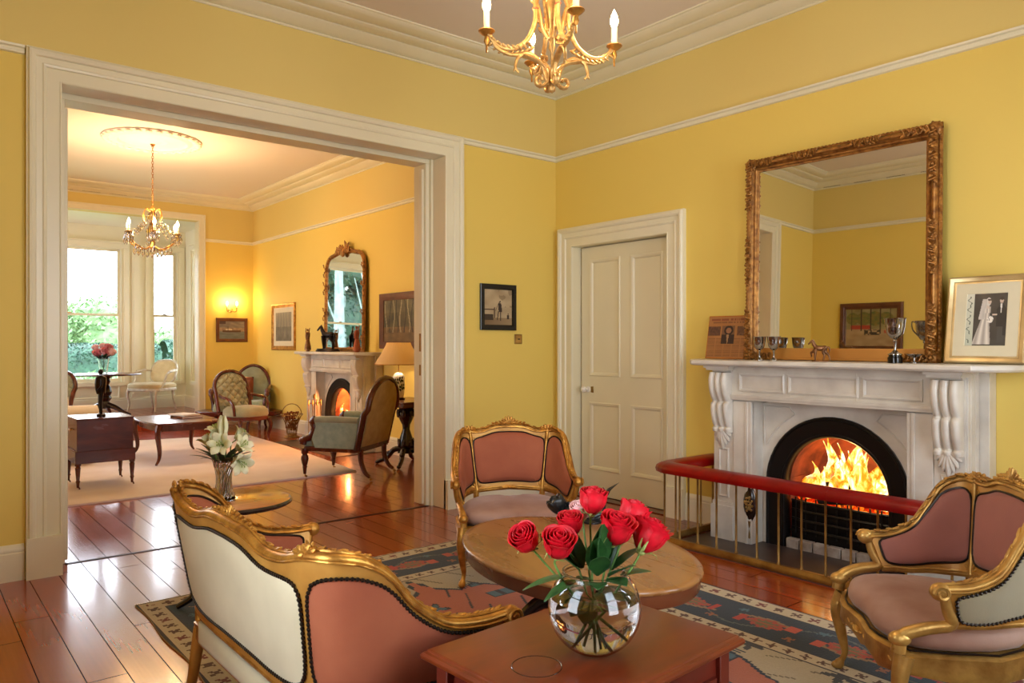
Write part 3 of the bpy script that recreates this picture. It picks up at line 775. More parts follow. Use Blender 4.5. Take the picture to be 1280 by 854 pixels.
def fire(loc, label, seed, red=False):
    rr = random.Random(seed)
    t = thing('log_fire', label, 'fire', loc, -PI / 2, 'log fires burning in the two hearths')
    b = MB()
    for k in range(6):
        a = rr.uniform(-0.35, 0.35); x = rr.uniform(-0.16, 0.16); z = 0.335 + 0.035 * (k % 3)
        d = Vector((math.cos(a), math.sin(a) * 0.5, rr.uniform(-0.1, 0.2))) * 0.17; c = Vector((x, rr.uniform(0.0, 0.14), z))
        b.tube([c - d, c + d * 0.1 + Vector((0, 0, 0.008)), c + d], [0.026, 0.032, 0.026], 8)
    obj('logs', b, M_['coal'], t, ang=60)
    b = MB()
    for k in range(70):
        b.blob((rr.uniform(-0.31, 0.31), rr.uniform(-0.0, 0.18), rr.uniform(0.24, 0.36)), (rr.uniform(.018, .035), rr.uniform(.018, .03), rr.uniform(.015, .025)), 6, 4)
    obj('coal_bed', b, M_['coals'], t, flat=True)
    b = MB()
    spec = [(-0.17, 0.37), (-0.13, 0.40), (-0.09, 0.25), (-0.05, 0.29), (0.0, 0.26), (0.04, 0.39), (0.075, 0.41), (0.12, 0.31), (0.17, 0.33), (0.22, 0.25), (-0.21, 0.24), (0.02, 0.23), (0.10, 0.36), (-0.15, 0.22), (0.25, 0.17), (-0.02, 0.33), (0.19, 0.22), (0.06, 0.24), (-0.10, 0.36), (0.28, 0.12), (0.15, 0.36), (-0.24, 0.13), (0.0, 0.17), (0.13, 0.18), (-0.07, 0.18)]
    if red: spec = [(-0.23, 0.12), (-0.17, 0.09), (-0.25, 0.20), (-0.10, 0.07), (0.1, .07), (0.0, .06)]
    for i, (x, h) in enumerate(spec):
        y = rr.uniform(-0.02, 0.16); ph = rr.uniform(0, 6); w = rr.uniform(0.050, 0.078)
        path = []; rd = []
        for k in range(12):
            f = k / 11
            path.append((x + 0.028 * math.sin(ph + f * 5.5) * (0.3 + f), y + 0.015 * math.cos(ph * 2 + f * 4), 0.33 + h * f))
            rd.append(max(0.003, w * (math.sin(PI * min(1, 0.2 + f * 0.85)) ** 0.9) * (1 - 0.55 * f) * (1 + 0.25 * math.sin(ph + 9 * f))))
        b.tube(path, rd, 9, sq=(1, 0.55), up=(0, 1, 0.01))
    obj('flames', b, M_['flame'], t, ang=80)
    return t
fire((XR, FY1, 0), 'bright yellow log fire blazing in the near arched hearth', 3)
fire((XR, FY2, 0), 'low red log fire glowing in the far arched hearth', 5, True)

# ------------------------------------------------------------------ club fender
def fender():
    t = thing('club_fender', 'brass railed club fender with a red leather padded seat around the near hearth', 'fender', (0, 0, 0))
    y0, y1, xf, xb = 1.50, 3.33, 4.03, 4.60
    path = [(xb, y1, 0.51), (xf + 0.10, y1, 0.51), (xf + 0.03, y1 - 0.02, 0.51), (xf, y1 - 0.08, 0.51), (xf, y0 + 0.08, 0.51), (xf + 0.03, y0 + 0.02, 0.51), (xf + 0.10, y0, 0.51), (xb, y0, 0.51)]
    b = MB(); full = []
    for i in range(len(path) - 1):
        n = 14 if i == 3 else 4
        for k in range(n): full.append(Vector(path[i]).lerp(Vector(path[i + 1]), k / n))
    full.append(Vector(path[-1]))
    # D-shaped pad section
    prof = [(-0.070, -0.028), (-0.076, -0.006), (-0.068, 0.018), (-0.04, 0.034), (0, 0.040), (0.04, 0.034), (0.068, 0.018), (0.076, -0.006), (0.070, -0.028), (0.0, -0.032)]
    b.sweep(prof, full)
    obj('padded_seat', b, M_['leather'], t, ang=60)
    b = MB()
    for yy in (2.13, 2.75): b.sweep([(u * 1.01, v * 1.01) for u, v in prof], [(xf, yy - 0.003, 0.51), (xf, yy + 0.003, 0.51)])
    obj('seam_welt', b, M_['leather'], t)
    b = MB()
    bp = [(-0.022, 0), (0.030, 0), (0.030, 0.016), (0.024, 0.026), (0.014, 0.042), (-0.012, 0.042), (-0.018, 0.026), (-0.022, 0.016)]
    b.sweep([(u, v + 0.006) for u, v in bp], [(xb, y1, 0), (xf, y1, 0), (xf, y0, 0), (xb, y0, 0)])
    b.sweep([(-0.012, 0.470), (0.012, 0.470), (0.012, 0.48), (-0.012, 0.48)], [(xb, y1, 0), (xf, y1, 0), (xf, y0, 0), (xb, y0, 0)])
    obj('base_rail', b, M_['brass'], t, bevel=0.003)
    pts = [(xf, y1 - 0.145 * k) for k in range(1, 12)] + [(xf + 0.01, y1 - 0.01), (xf + 0.01, y0 + 0.02)]
    pts += [(xf + 0.14 * k, y1) for k in (1, 2, 3, 4)] + [(xf + 0.14 * k, y0) for k in (1, 2, 3, 4)]
    for x, y in pts:
        q = MB(); q.lathe([(0.011, 0.046), (0.011, 0.054), (0.007, 0.062), (0.0065, 0.46), (0.010, 0.472)], (x, y, 0), 8)
        obj('rod', q, M_['brass'], t)
    return t
fender()

# bellows hanging beside the hearth
t = thing('fireside_bellows', 'carved brass and wood bellows hanging beside the near hearth', 'bellows', (4.43, 2.915, 0.0), 0)
b = MB()
prof = [(0.004, 0.035), (0.010, 0.05), (0.012, 0.15), (0.02, 0.17), (0.038, 0.20), (0.050, 0.25), (0.050, 0.30), (0.040, 0.35), (0.022, 0.38), (0.012, 0.40), (0.012, 0.45), (0.016, 0.47), (0.004, 0.475)]
b.lathe([(r, z) for r, z in prof], (0, 0, 0), 16, Matrix.Diagonal((0.5, 1, 1, 1)))
obj('body', b, M_['darkwood'], t)
b = MB()
b.lathe([(0.006, 0.03), (0.013, 0.05), (0.010, 0.11), (0.014, 0.15), (0.016, 0.16)], (0, 0, 0), 12)
for k in range(26):
    a = R.uniform(0, 6.28); r = 0.036 * math.sqrt(R.random()); b.blob((-0.026, r * math.cos(a), 0.275 + 1.5 * r * math.sin(a)), (0.006, 0.009, 0.009), 6, 4)
obj('brass_mount', b, M_['brass'], t)
# ------------------------------------------------------------------ gilt French seating. local: faces +Y, x right, seat z~0.4
def french_seat(name, label, cat, loc, rz, T, B, st, hw, fy, by, outer_back, outer_side, inner, seatm, group=None, legh=0.30, far_legs=True, seatw=None, crest=0.05, gilt='gilt'):
    """T,B: half control curves (x,y,z) from back centre round to arm front; st: index of the stile; hw: half width of the seat front; fy/by: seat front/back y"""
    t = thing(name, label, cat, loc, rz, group)
    NS = 8
    def full(C):
        h = cr(C, NS)
        left = [Vector((-p.x, p.y, p.z)) for p in reversed(h)]
        return left[:-1] + h
    TT, BB = full(T), full(B)
    n = len(TT) - 1; mid = n // 2
    def interp(A, f):
        f = max(0.0, min(n - 1e-6, f)); i = int(f); return A[i].lerp(A[i + 1], f - i)
    def nor(f):
        a = interp(BB, f - 0.5) if f > 0.5 else interp(BB, 0); c = interp(BB, min(n, f + 0.5) - 1e-4)
        d = (c - a); d.z = 0
        up = interp(TT, f) - interp(BB, f)
        N = d.cross(up); N.normalize(); return N            # outward or inward
    # check direction: at centre, N should point to -Y (outwards)
    sg = 1 if nor(mid).y < 0 else -1
    def S(f, v, off):
        p = interp(BB, f).lerp(interp(TT, f), v); return p + nor(f) * (sg * off)
    # wooden shell
    b = MB(); b.slab(lambda u, v: S(u * n, v, 0.014), lambda u, v: S(u * n, v, -0.012), n, 4)
    obj('frame_shell', b, M_['gilt_flat'], t, ang=50)
    # top rail with moulded ridge
    b = MB()
    tp = [S(i, 1.0, 0.0) for i in range(n + 1)]
    b.tube(tp, 0.0165, 8, sq=(1.0, 0.8), up=(0, 0, 1))
    b.tube([S(i, 1.0, -0.019) + Vector((0, 0, -0.008)) for i in range(n + 1)], 0.008, 6)
    b.tube([S(i, 1.0, -0.008) + Vector((0, 0, 0.012)) for i in range(n + 1)], 0.005, 6)
    b.tube([S(i, 1.0, 0.016) + Vector((0, 0, -0.004)) for i in range(n + 1)], 0.004, 6)
    # scroll at arm fronts
    for e in (0, n):
        p = TT[e]; sx = 1 if e == n else -1
        b.blob(p + Vector((0, 0.012, -0.008)), (0.026, 0.034, 0.030), 10, 8)
        pts = []
        for k in range(18):
            a = k / 17 * 2 * PI * 1.4; r = 0.026 * (1 - 0.75 * k / 17)
            pts.append(p + Vector((sx * 0.024, 0.014 + r * math.cos(a), -0.010 + r * math.sin(a))))
        b.tube(pts, 0.006, 5)
    obj('top_rail', b, M_[gilt], t, ang=60)
    # running acanthus carved along the whole top rail
    b = MB(); rr_ = random.Random(3); f = 3.0; k = 0
    LL = sum((tp[i + 1] - tp[i]).length for i in range(n)) / n; stp = .024 / LL
    while f < n - 3:
        p = S(f, 1.0, -0.012) + Vector((0, 0, .008)); q_ = S(min(n, f + stp * 1.5), 1.0, -0.012) + Vector((0, 0, .012)); d_ = q_ - p
        sd = Vector((0, 0, 1)) if k % 2 else nor(f) * -sg
        b.leafb(p, q_ + sd * (.006 + .006 * rr_.random()), .0075, .7, 6, 4); 
        if k % 3 == 0: b.blob(p + Vector((0, 0, .004)), .007, 6, 5)
        if k % 4 == 1: b.tube([p + d_ * (.3 * j) + Vector((0, 0, .010 * math.sin(j * 1.1))) for j in range(5)], .0035, 5)
        f += stp; k += 1
    obj('rail_carving', b, M_[gilt], t, ang=60)
    # lower rail
    b = MB()
    b.tube([S(i, 0.0, 0.0) for i in range(n + 1)], 0.017, 8, sq=(1, 0.9), up=(0, 0, 1))
    b.tube([S(i, 0.02, -0.014) for i in range(n + 1)], 0.007, 6)
    obj('lower_rail', b, M_[gilt], t, ang=60)
    # stiles
    fs = [mid - st * NS, mid + st * NS]
    for f in fs:
        b = MB(); b.tube([S(f, k / 8, -0.013) for k in range(9)], [0.013 - 0.005 * math.sin(PI * k / 8) for k in range(9)], 8)
        p0, p1 = S(f, 0, 0), Vector((interp(BB, f).x * 0.98, interp(BB, f).y, legh))
        b.tube([p0, (p0 + p1) / 2, p1], 0.018, 8)
        obj('stile', b, M_[gilt], t, ang=60)
    # panels (rounded corner mapping)
    def panel(nm, f0, f1, off0, off1, puff, m, mg=0.10, inset_top=0.10, mgl=None):
        nu, nv = 22, 10
        b = MB()
        wid = f1 - f0
        def loc_(u, v):
            # squircle map
            a, c = 2 * u - 1, 2 * v - 1
            k = 0.30
            aa = a * (1 - k * (abs(c) ** 6) * 0.22); cc = c * (1 - k * (abs(a) ** 8) * 0.5)
            f = f0 + wid * (aa + 1) / 2; vv = mg + (1 - mg - inset_top) * (cc + 1) / 2
            return f, vv, a, c
        def outer_(u, v):
            f, vv, a, c = loc_(u, v)
            h = (1 - abs(a) ** 6) * (1 - abs(c) ** 6)
            return S(f, vv, off1 + puff * h)
        def inner_(u, v):
            f, vv, a, c = loc_(u, v); return S(f, vv, off0)
        b.slab(outer_, inner_, nu, nv)
        o = obj(nm, b, m, t, ang=70)
        # perimeter
        per = []
        for k in range(nu + 1): per.append((k / nu, 0))
        for k in range(1, nv + 1): per.append((1, k / nv))
        for k in range(nu - 1, -1, -1): per.append((k / nu, 1))
        for k in range(nv - 1, 0, -1): per.append((0, k / nv))
        P = [S(*loc_(u, v)[:2], off1 + (0.002 if off1 > 0 else -0.002)) for u, v in per]
        return o, P
    fe = n - 2.2
    segs = [(fs[0] + 1.0, fs[1] - 1.0, 'c'), (fs[1] + 1.1, fe, 'r'), (2.2, fs[0] - 1.1, 'l')]
    for f0, f1, k in segs:
        o, P = panel('back_cushion' if k == 'c' else 'side_cushion', f0, f1, -0.010, -0.016, -0.016, inner)
        q = MB(); q.tube(P, 0.0045, 5, loop=True); obj('gimp_braid', q, M_['nail'], o)
        o, P = panel('outside_back_cloth' if k == 'c' else 'outside_side_cloth', f0, f1, 0.010, 0.017, 0.006, outer_back if k == 'c' else outer_side)
        q = MB()
        L = 0; last = P[0]; step = 0.0135
        loop = P + [P[0]]
        acc = 0
        for a, c in zip(loop[:-1], loop[1:]):
            d = (c - a).length; s = step - acc
            while s < d:
                p = a.lerp(c, s / d); q.blob(p, 0.0060, 6, 4); s += step
            acc = d - (s - step)
        q.tube(P, 0.003, 5, loop=True)
        obj('nail_trim', q, M_['nail'], o, flat=True)
    # arm supports: from arm front back down, then forward to the knee
    for e, sx in ((n, 1), (0, -1)):
        a = TT[e]
        pts = cr([a + Vector((0, 0, -0.02)), a + Vector((-sx * 0.006, -0.012, -0.07)), a + Vector((-sx * 0.02, -0.03, a.z * -0.0 - 0.12)), (sx * (hw + 0.01), fy - 0.05, legh + 0.115), (sx * hw, fy + 0.02, legh + 0.085), (sx * hw, fy + 0.035, legh + 0.03)], 5)
        b = MB(); b.tube(pts, lambda f: 0.017 + 0.008 * f, 8, sq=(1, 0.85))
        b.blob((sx * hw, fy + 0.03, legh + 0.075), (0.028, 0.036, 0.026), 10, 8)
        for k in range(4): b.leafb(pts[-6] + Vector((0, 0.006 * k, 0.01)), pts[-2] + Vector((sx * 0.008 * (k - 1.5), 0.02, 0.0)), 0.008, 0.7, 6, 5)
        obj('arm_support', b, M_[gilt], t, ang=60)
    # seat rail outline (serpentine front)
    bw = T[st][0] + 0.015 if seatw is None else seatw
    def plan(e=0.0, nn=10):
        pts = []
        for k in range(nn + 1):
            u = -1 + 2 * k / nn; pts.append((u * (hw + e), fy + e + 0.045 * (1 - u * u) - 0.012 * math.cos(u * PI * 2) + 0.012))
        sidep = [(hw + e + 0.012, fy * 0.55), (hw + e + 0.012, 0.0), (bw + e, by + 0.06), (bw - 0.03 + e, by - e)]
        r = [(p[0], p[1]) for p in sidep]
        pts += r + [(-p[0], p[1]) for p in reversed(r)]
        return pts
    b = MB(); m_ = len(plan())
    def ring(e, z, ser=0.0):
        return [(p[0], p[1], z - (ser * math.cos(3 * PI * min(1, abs(p[0]) / hw)) if p[1] > fy * 0.9 else 0)) for p in plan(e)]
    b.rings([ring(-0.03, legh - 0.045), ring(0.004, legh - 0.055, 0.014), ring(0.014, legh - 0.03, 0.010), ring(0.010, legh, 0.0), ring(0.014, legh + 0.022), ring(0.0, legh + 0.03), ring(-0.03, legh + 0.03)], True, True)
    obj('seat_rail', b, M_[gilt], t, ang=40)
    b = MB()
    for k in range(13):
        u = -1 + 2 * k / 12; x = u * hw * 0.8; y = fy + 0.02 + 0.045 * (1 - (u * 0.8) ** 2)
        s = 1.3 if k == 6 else 0.8
        b.leafb((x - 0.016 * s, y, legh - 0.02 + 0.008 * (k % 2)), (x + 0.016 * s, y, legh - 0.005 - 0.008 * (k % 2)), 0.009 * s, 0.6, 6, 5)
    obj('apron_carving', b, M_[gilt], t)
    # seat cushion
    b = MB()
    def cr_(e, z): return [(p[0], p[1], z) for p in plan(e)]
    b.rings([cr_(-0.02, legh + 0.02), cr_(-0.008, legh + 0.05), cr_(-0.012, legh + 0.085), cr_(-0.035, legh + 0.108), cr_(-0.09, legh + 0.122), cr_(-0.16, legh + 0.128), cr_(-0.24, legh + 0.13)], True, True)
    o = obj('seat_cushion', b, seatm, t, ang=80, sub=1)
    q = MB(); q.tube([Vector(p) for p in cr_(-0.004, legh + 0.036)], 0.004, 5, loop=True); obj('gimp_braid', q, M_['nail'], o)
    # cabriole legs
    for sx in (-1, 1):
        b = MB()
        pts = cr([(sx * (hw - 0.0), fy + 0.015, legh + 0.02), (sx * (hw + 0.012), fy + 0.035, legh - 0.06), (sx * (hw + 0.004), fy + 0.018, legh * 0.45), (sx * (hw - 0.004), fy + 0.010, 0.07), (sx * (hw + 0.010), fy + 0.034, 0.012)], 4)
        b.tube(pts, lambda f: 0.034 - 0.022 * min(1, f * 1.3) + (0.008 if f > 0.9 else 0), 8)
        b.blob((sx * (hw + 0.010), fy + 0.038, 0.016), (0.017, 0.022, 0.016), 8, 6)
        for k in range(5):
            a = rad(-60 + 30 * k); b.leafb((sx * hw, fy + 0.035, legh + 0.0), (sx * hw + 0.026 * math.sin(a), fy + 0.045, legh - 0.065 * math.cos(a) + 0.0), 0.008, 0.8, 6, 4)
        obj('front_leg', b, M_[gilt], t, ang=60)
        b = MB(); xb = bw - 0.02
        pts = cr([(sx * xb, by + 0.01, legh), (sx * xb, by - 0.005, legh * 0.7), (sx * (xb + 0.004), by - 0.02, legh * 0.35), (sx * (xb + 0.01), by - 0.05, 0.0)], 4)
        b.tube(pts, lambda f: 0.026 - 0.010 * f, 8)
        obj('rear_leg', b, M_['gilt_flat'], t, ang=60)
    # carving on shoulders and crest
    def shell(b, c, N, s, k=7, spread=70, up=(0, 0, 1)):
        U = Vector(up); W = N.cross(U).normalized()
        for i in range(k):
            a = rad(-spread + 2 * spread * i / (k - 1))
            d = U * math.cos(a) + W * math.sin(a)
            b.leafb(c, c + d * s * (1.0 + 0.15 * math.cos(a)), s * 0.17, 0.8, 6, 5, up=N)
        b.blob(c, s * 0.2, 8, 6)
    b = MB()
    f = mid; c = S(f, 1.0, -0.012); N = -nor(f) * sg
    shell(b, c + Vector((0, 0, 0.004)), N, crest)
    for sx in (-1, 1):
        for k in range(1, 6):
            p = S(mid + sx * k * (0.8 + 0.15 * k) * (T[st][0] / 0.25) ** 0.0, 1.0, -0.012) + Vector((0, 0, 0.012))
            q_ = S(mid + sx * (k + 1.3) * (0.8 + 0.15 * k), 1.0, -0.012) + Vector((0, 0, 0.016 - 0.002 * k))
            b.leafb(p, q_, 0.011, 0.8, 6, 5)
            b.leafb(p + Vector((0, 0, 0.006)), p + Vector((sx * 0.02, 0, 0.030 - 0.004 * k)), 0.008, 0.8, 6, 4)
    obj('crest_carving', b, M_[gilt], t)
    for sx in (-1, 1):
        b = MB(); f = mid + sx * (st * NS); c = S(f, 0.97, -0.014); N = -nor(f) * sg
        for d in (-1, 1):
            for k in range(1, 5):
                p = S(f + d * k * 0.9, 1.0, -0.014); q_ = S(f + d * (k + 1.4) * 0.9, 1.0 , -0.014) + Vector((0, 0, 0.008))
                b.leafb(p, q_, 0.011, 0.8, 6, 5); b.leafb(p, p + Vector((0, 0, 0.024 - 0.003 * k)) + (q_ - p) * 0.4, 0.006, 0.8, 6, 4)
        shell(b, c, N, 0.042, 6, 80)
        shell(b, c + Vector((0, 0, -0.02)), N, 0.04, 5, 60, up=(0, 0, -1))
        tt_ = (S(f + .6, 1.0, 0) - S(f - .6, 1.0, 0)).normalized(); c2_ = S(f, 1.0, 0.004) + Vector((0, 0, .004))
        for k in range(5):
            a = rad(-64 + 32 * k); b.leafb(c2_, c2_ + (tt_ * math.sin(a) + Vector((0, 0, 1)) * math.cos(a) * .55) * .055, .011, .8, 6, 5, up=nor(f))
        b.blob(c2_, (.018, .018, .014), 8, 6)
        obj('shoulder_carving', b, M_[gilt], t)
        b = MB(); cbot = S(f, 0.03, -0.014); shell(b, cbot, N, 0.035, 5, 60)
        obj('stile_foot_carving', b, M_[gilt], t)
        b = MB()
        f2 = mid + sx * (len(T) - 4.0) * NS * 1.0
        for k in range(4):
            p = S(f2 + sx * k * 1.1, 1.0, -0.012); q_ = S(f2 + sx * (k + 1.6) * 1.1, 1.0, -0.012) + Vector((0, 0, 0.006)); b.leafb(p, q_, 0.009, 0.8, 6, 5)
        obj('wing_carving', b, M_[gilt], t)
    b = MB()
    for k in range(-3, 4):
        c = S(mid + k * 1.1, 0.0, -0.016); b.leafb(c + Vector((-0.014, 0, -0.004)), c + Vector((0.014, 0, 0.004)), 0.010 if k else 0.016, 0.7, 6, 5)
    obj('lower_carving', b, M_[gilt], t)
    return t

chT = [(0, -.215, .83), (.09, -.215, .825), (.17, -.212, .80), (.245, -.20, .80), (.30, -.165, .80), (.33, -.10, .765), (.342, -.045, .68), (.350, .01, .60), (.352, .09, .56), (.350, .175, .55)]
chB = [(0, -.175, .455), (.08, -.175, .45), (.15, -.17, .445), (.205, -.165, .44), (.25, -.135, .435), (.28, -.09, .43), (.295, -.04, .43), (.305, .02, .425), (.312, .08, .425), (.315, .135, .425)]
# centre armchair: knees (2.40,3.38) & (2.95,3.02)
def place(cx, cy, fx, fy_, depth):
    """front-centre point and facing vector -> origin so that local front y=depth lies there"""
    L = math.hypot(fx, fy_); fx /= L; fy_ /= L
    return (cx - fx * depth, cy - fy_ * depth, .011), math.atan2(-fx, fy_)
loc, rz = place(2.675, 3.21, -0.52, -0.85, 0.30)
french_seat('gilt_armchair', 'gilt carved French armchair with rust velvet back standing beyond the oval table', 'armchair', loc, rz, chT, chB, 3, 0.315, 0.27, -0.18, M_['cream_cloth'], M_['cream_cloth'], M_['velvet'], M_['velvet_seat'], group=None)
loc, rz = place(2.77, 1.335, -0.69, 0.72, 0.30)
french_seat('gilt_armchair', 'gilt carved French armchair beside the red fender with dusty pink velvet and grey cloth outside', 'armchair', loc, rz, chT, chB, 3, 0.32, 0.27, -0.18, M_['grey_cloth'], M_['grey_cloth'], M_['velvet_pink'], M_['velvet_seat'], gilt='gilt_pale')
# settee seen from behind
soT = [(0, -.33, .785), (.15, -.33, .78), (.30, -.33, .755), (.44, -.33, .765), (.555, -.325, .795), (.635, -.29, .80), (.66, -.215, .782), (.665, -.145, .735), (.668, -.075, .65), (.668, .03, .575), (.668, .15, .55), (.665, .25, .548)]
soB = [(0, -.275, .36), (.13, -.275, .36), (.26, -.275, .36), (.385, -.27, .36), (.49, -.26, .365), (.56, -.225, .37), (.59, -.165, .375), (.60, -.11, .38), (.605, -.05, .385), (.61, .04, .385), (.612, .12, .385), (.612, .20, .385)]
st_ = french_seat('gilt_settee', 'gilt carved French settee seen from behind with cream outside back at the rug edge', 'settee', (1.13, 2.39, .011), -PI / 2 + 0.01, soT, soB, 4, 0.615, 0.31, -0.27, M_['cream_cloth'], M_['velvet'], M_['velvet'], M_['velvet_seat'], seatw=0.50, crest=0.04)

b = MB(); b.slab(lambda u, v: (-.43 + .86 * u, -.284 - .012 * (1 - (2 * u - 1) ** 8) * math.sin(PI * v) ** .5, .262 + .075 * v), lambda u, v: (-.43 + .86 * u, -.274, .262 + .075 * v), 24, 6)
obj('outside_seat_cloth', b, M_['cream_cloth'], st_, ang=70)
# ------------------------------------------------------------------ rug
def rug():
    x0, x1, y0, y1 = 0.95, 3.50, 0.15, 4.22
    W, H = x1 - x0, y1 - y0
    rr = random.Random(11)
    CR, NV, RD, BR, SA, BL, DK, TN = (206, 190, 158), (24, 46, 64), (178, 66, 44), (92, 56, 40), (188, 106, 78), (74, 110, 124), (44, 38, 46), (150, 120, 86)
    mot = {}
    def hash2(a, b_): return (math.sin(a * 127.1 + b_ * 311.7) * 43758.5453) % 1
    def flower(u, v, r, petals, ph=0): # u,v relative
        d = math.hypot(u, v); a = math.atan2(v, u)
        return d < r * (0.68 + 0.32 * math.cos(petals * a + ph))
    def creature(u, v, fl):
        # abstract angular border motif, u along border
        if fl: u = -u
        e_ = (u / .105) ** 2 + (v / (.060 - .25 * abs(u) * (1 if u > 0 else .2))) ** 2 if abs(u) < .104 else 9
        e_ += .25 * math.sin(9 * math.atan2(v, u))
        if e_ < .42: return (112, 104, 62) if abs(v) > .008 else RD
        if e_ < 1.0: return RD
        if abs(u - 0.125) < 0.018 and abs(v + 0.01) < 0.05: return (186, 58, 40)
        if abs(u + 0.13) < 0.03 and abs(v - 0.03) < 0.035: return (200, 84, 60)
        if abs(v - 0.07 + abs(u) * 0.3) < 0.012 and abs(u) < 0.16: return TN
        return None
    def f(u, v):
        x, y = u * W, v * H
        w1 = 0.008 * math.sin(y * 23) + 0.006 * math.sin(x * 31)
        e = min(x, W - x, y, H - y)
        # running coordinate along the border
        horiz = min(y, H - y) < min(x, W - x)
        s = x if horiz else y
        if e < 0.012: return DK
        if e < 0.11:
            p = (s % 0.095) - 0.0475; q = e - 0.06
            if flower(p, q, 0.034, 4, s): return BR if int(s / 0.095) % 3 else (120, 44, 36)
            return CR
        if e < 0.12: return DK
        if e < 0.44:
            q = e - 0.28; per = 0.42; p = (s % per) - per / 2; k = int(s / per)
            c = creature(p, q if k % 2 else -q, k % 2)
            if c: return c
            if flower(p - 0.17, q + 0.09, 0.03, 5, k): return BL
            if flower(p + 0.18, q - 0.09, 0.03, 4, k): return (160, 96, 60)
            if abs(q - 0.11 * math.sin(s * 7)) < 0.006: return (96, 104, 96)
            return NV if hash2(k, 3) < 0.6 else (28, 60, 76)
        if e < 0.45: return DK
        if e < 0.53:
            p = (s % 0.08) - 0.04; q = e - 0.49
            if flower(p, q, 0.028, 4, s * 3): return BR
            return CR
        if e < 0.54: return DK
        # field: cream spandrels, salmon medallion with stepped outline
        cx, cy = W / 2, H / 2
        dx, dy = abs(x - cx) / 0.62, abs(y - cy) / 1.36
        st = 0.05 * math.floor(6 * math.sin(dx * 9) * 0.5) + 0.03 * math.sin(dy * 22)
        r = dx ** 1.4 + dy ** 1.4 + st
        gx, gy = math.floor(x / 0.21), math.floor(y / 0.21)
        px, py = x - (gx + 0.5) * 0.21, y - (gy + 0.5) * 0.21
        h = hash2(gx, gy)
        if r > 1.10:
            if h < 0.55 and flower(px, py, 0.075 * (0.6 + h), 5, h * 6): return (96, 98, 84) if h < 0.3 else (56, 62, 66)
            if abs(px + py * 0.5) < 0.006 and h > 0.4: return (120, 108, 84)
            return (190, 176, 146)
        if r > 1.06: return NV
        if h < 0.36:
            if flower(px, py, 0.062, 4, h * 9): return RD if h < 0.12 else BL
            if flower(px, py, 0.08, 4, h * 9): return DK
        elif h < 0.6:
            if max(abs(px), abs(py) * 1.8) < 0.07: return BL if abs(px) > 0.012 else DK
            if max(abs(px), abs(py) * 1.8) < 0.08: return DK
        elif abs(px - 0.5 * py) < 0.007: return DK
        if abs(x - cx) < 0.11 and abs(y - cy) < 0.5 and (abs(y - cy) % 0.2) < 0.12: return (60, 96, 116)
        return SA
    # thin slab with slight waviness
    me = bpy.data.meshes.new('patterned_rug'); nx, ny = 250, 398
    def P(i, j):
        x, y = x0 + W * i / nx, y0 + H * j / ny
        wob = 0.008 * math.sin(y * 9) if i == 0 else 0
        z = 0.009 + 0.0012 * math.sin(x * 5 + y * 3)
        return (x - wob, y, z)
    vs = [P(i, j) for j in range(ny + 1) for i in range(nx + 1)]
    fs = [(j * (nx + 1) + i, j * (nx + 1) + i + 1, (j + 1) * (nx + 1) + i + 1, (j + 1) * (nx + 1) + i) for j in range(ny) for i in range(nx)]
    per = [i for i in range(nx + 1)] + [j * (nx + 1) + nx for j in range(1, ny + 1)] + [ny * (nx + 1) + i for i in range(nx - 1, -1, -1)] + [j * (nx + 1) for j in range(ny - 1, 0, -1)]
    base = len(vs)
    for k in per: vs.append((vs[k][0], vs[k][1], 0.0))
    m_ = len(per)
    for k in range(m_): fs.append((per[k], base + k, base + (k + 1) % m_, per[(k + 1) % m_]))
    me.from_pydata(vs, [], fs)
    ca = me.color_attributes.new('pic', 'FLOAT_COLOR', 'CORNER'); data = []; cache = {}
    for j in range(ny):
        for i in range(nx):
            c = f((i + 0.5) / nx, (j + 0.5) / ny)
            if c not in cache: cache[c] = lin(c)
            data.extend(cache[c] * 4)
    data.extend(lin(CR) * (4 * m_))
    ca.data.foreach_set('color', data)
    me.materials.append(vcol_mat('woven_rug', 0.95, bump=0.5, sheen=0.15, nz=0.30, nsc=160))
    o = bpy.data.objects.new('patterned_rug', me); COL.objects.link(o)
    tag(o, 'large oriental rug with navy border and salmon medallion under the oval table', 'rug')
    q = MB()
    # cord fringe along the two ends
    for k in range(250):
        x = x0 + W * (k + 0.5) / 250
        q.box(x - 0.002, x + 0.002, y1, y1 + 0.022 + 0.004 * math.sin(k), 0.0, 0.004)
    obj('fringe', q, M_['mount'], o, flat=True)
rug()

# ------------------------------------------------------------------ far carpet
b = MB(); b.rings([[(x, y, z) for x, y in ((0.1 + e, 7.12 + e), (3.74 - e, 7.17 + e), (3.93 - e, 9.4), (3.97 - e, 11.0 - e), (0.1 + e, 11.75 - e))] for e, z in ((0, 0), (0, 0.012), (0.008, 0.018))], True, True)
obj('cream_carpet', b, M_['carpet'], label='large plain cream carpet covering the middle of the far room floor', cat='carpet')

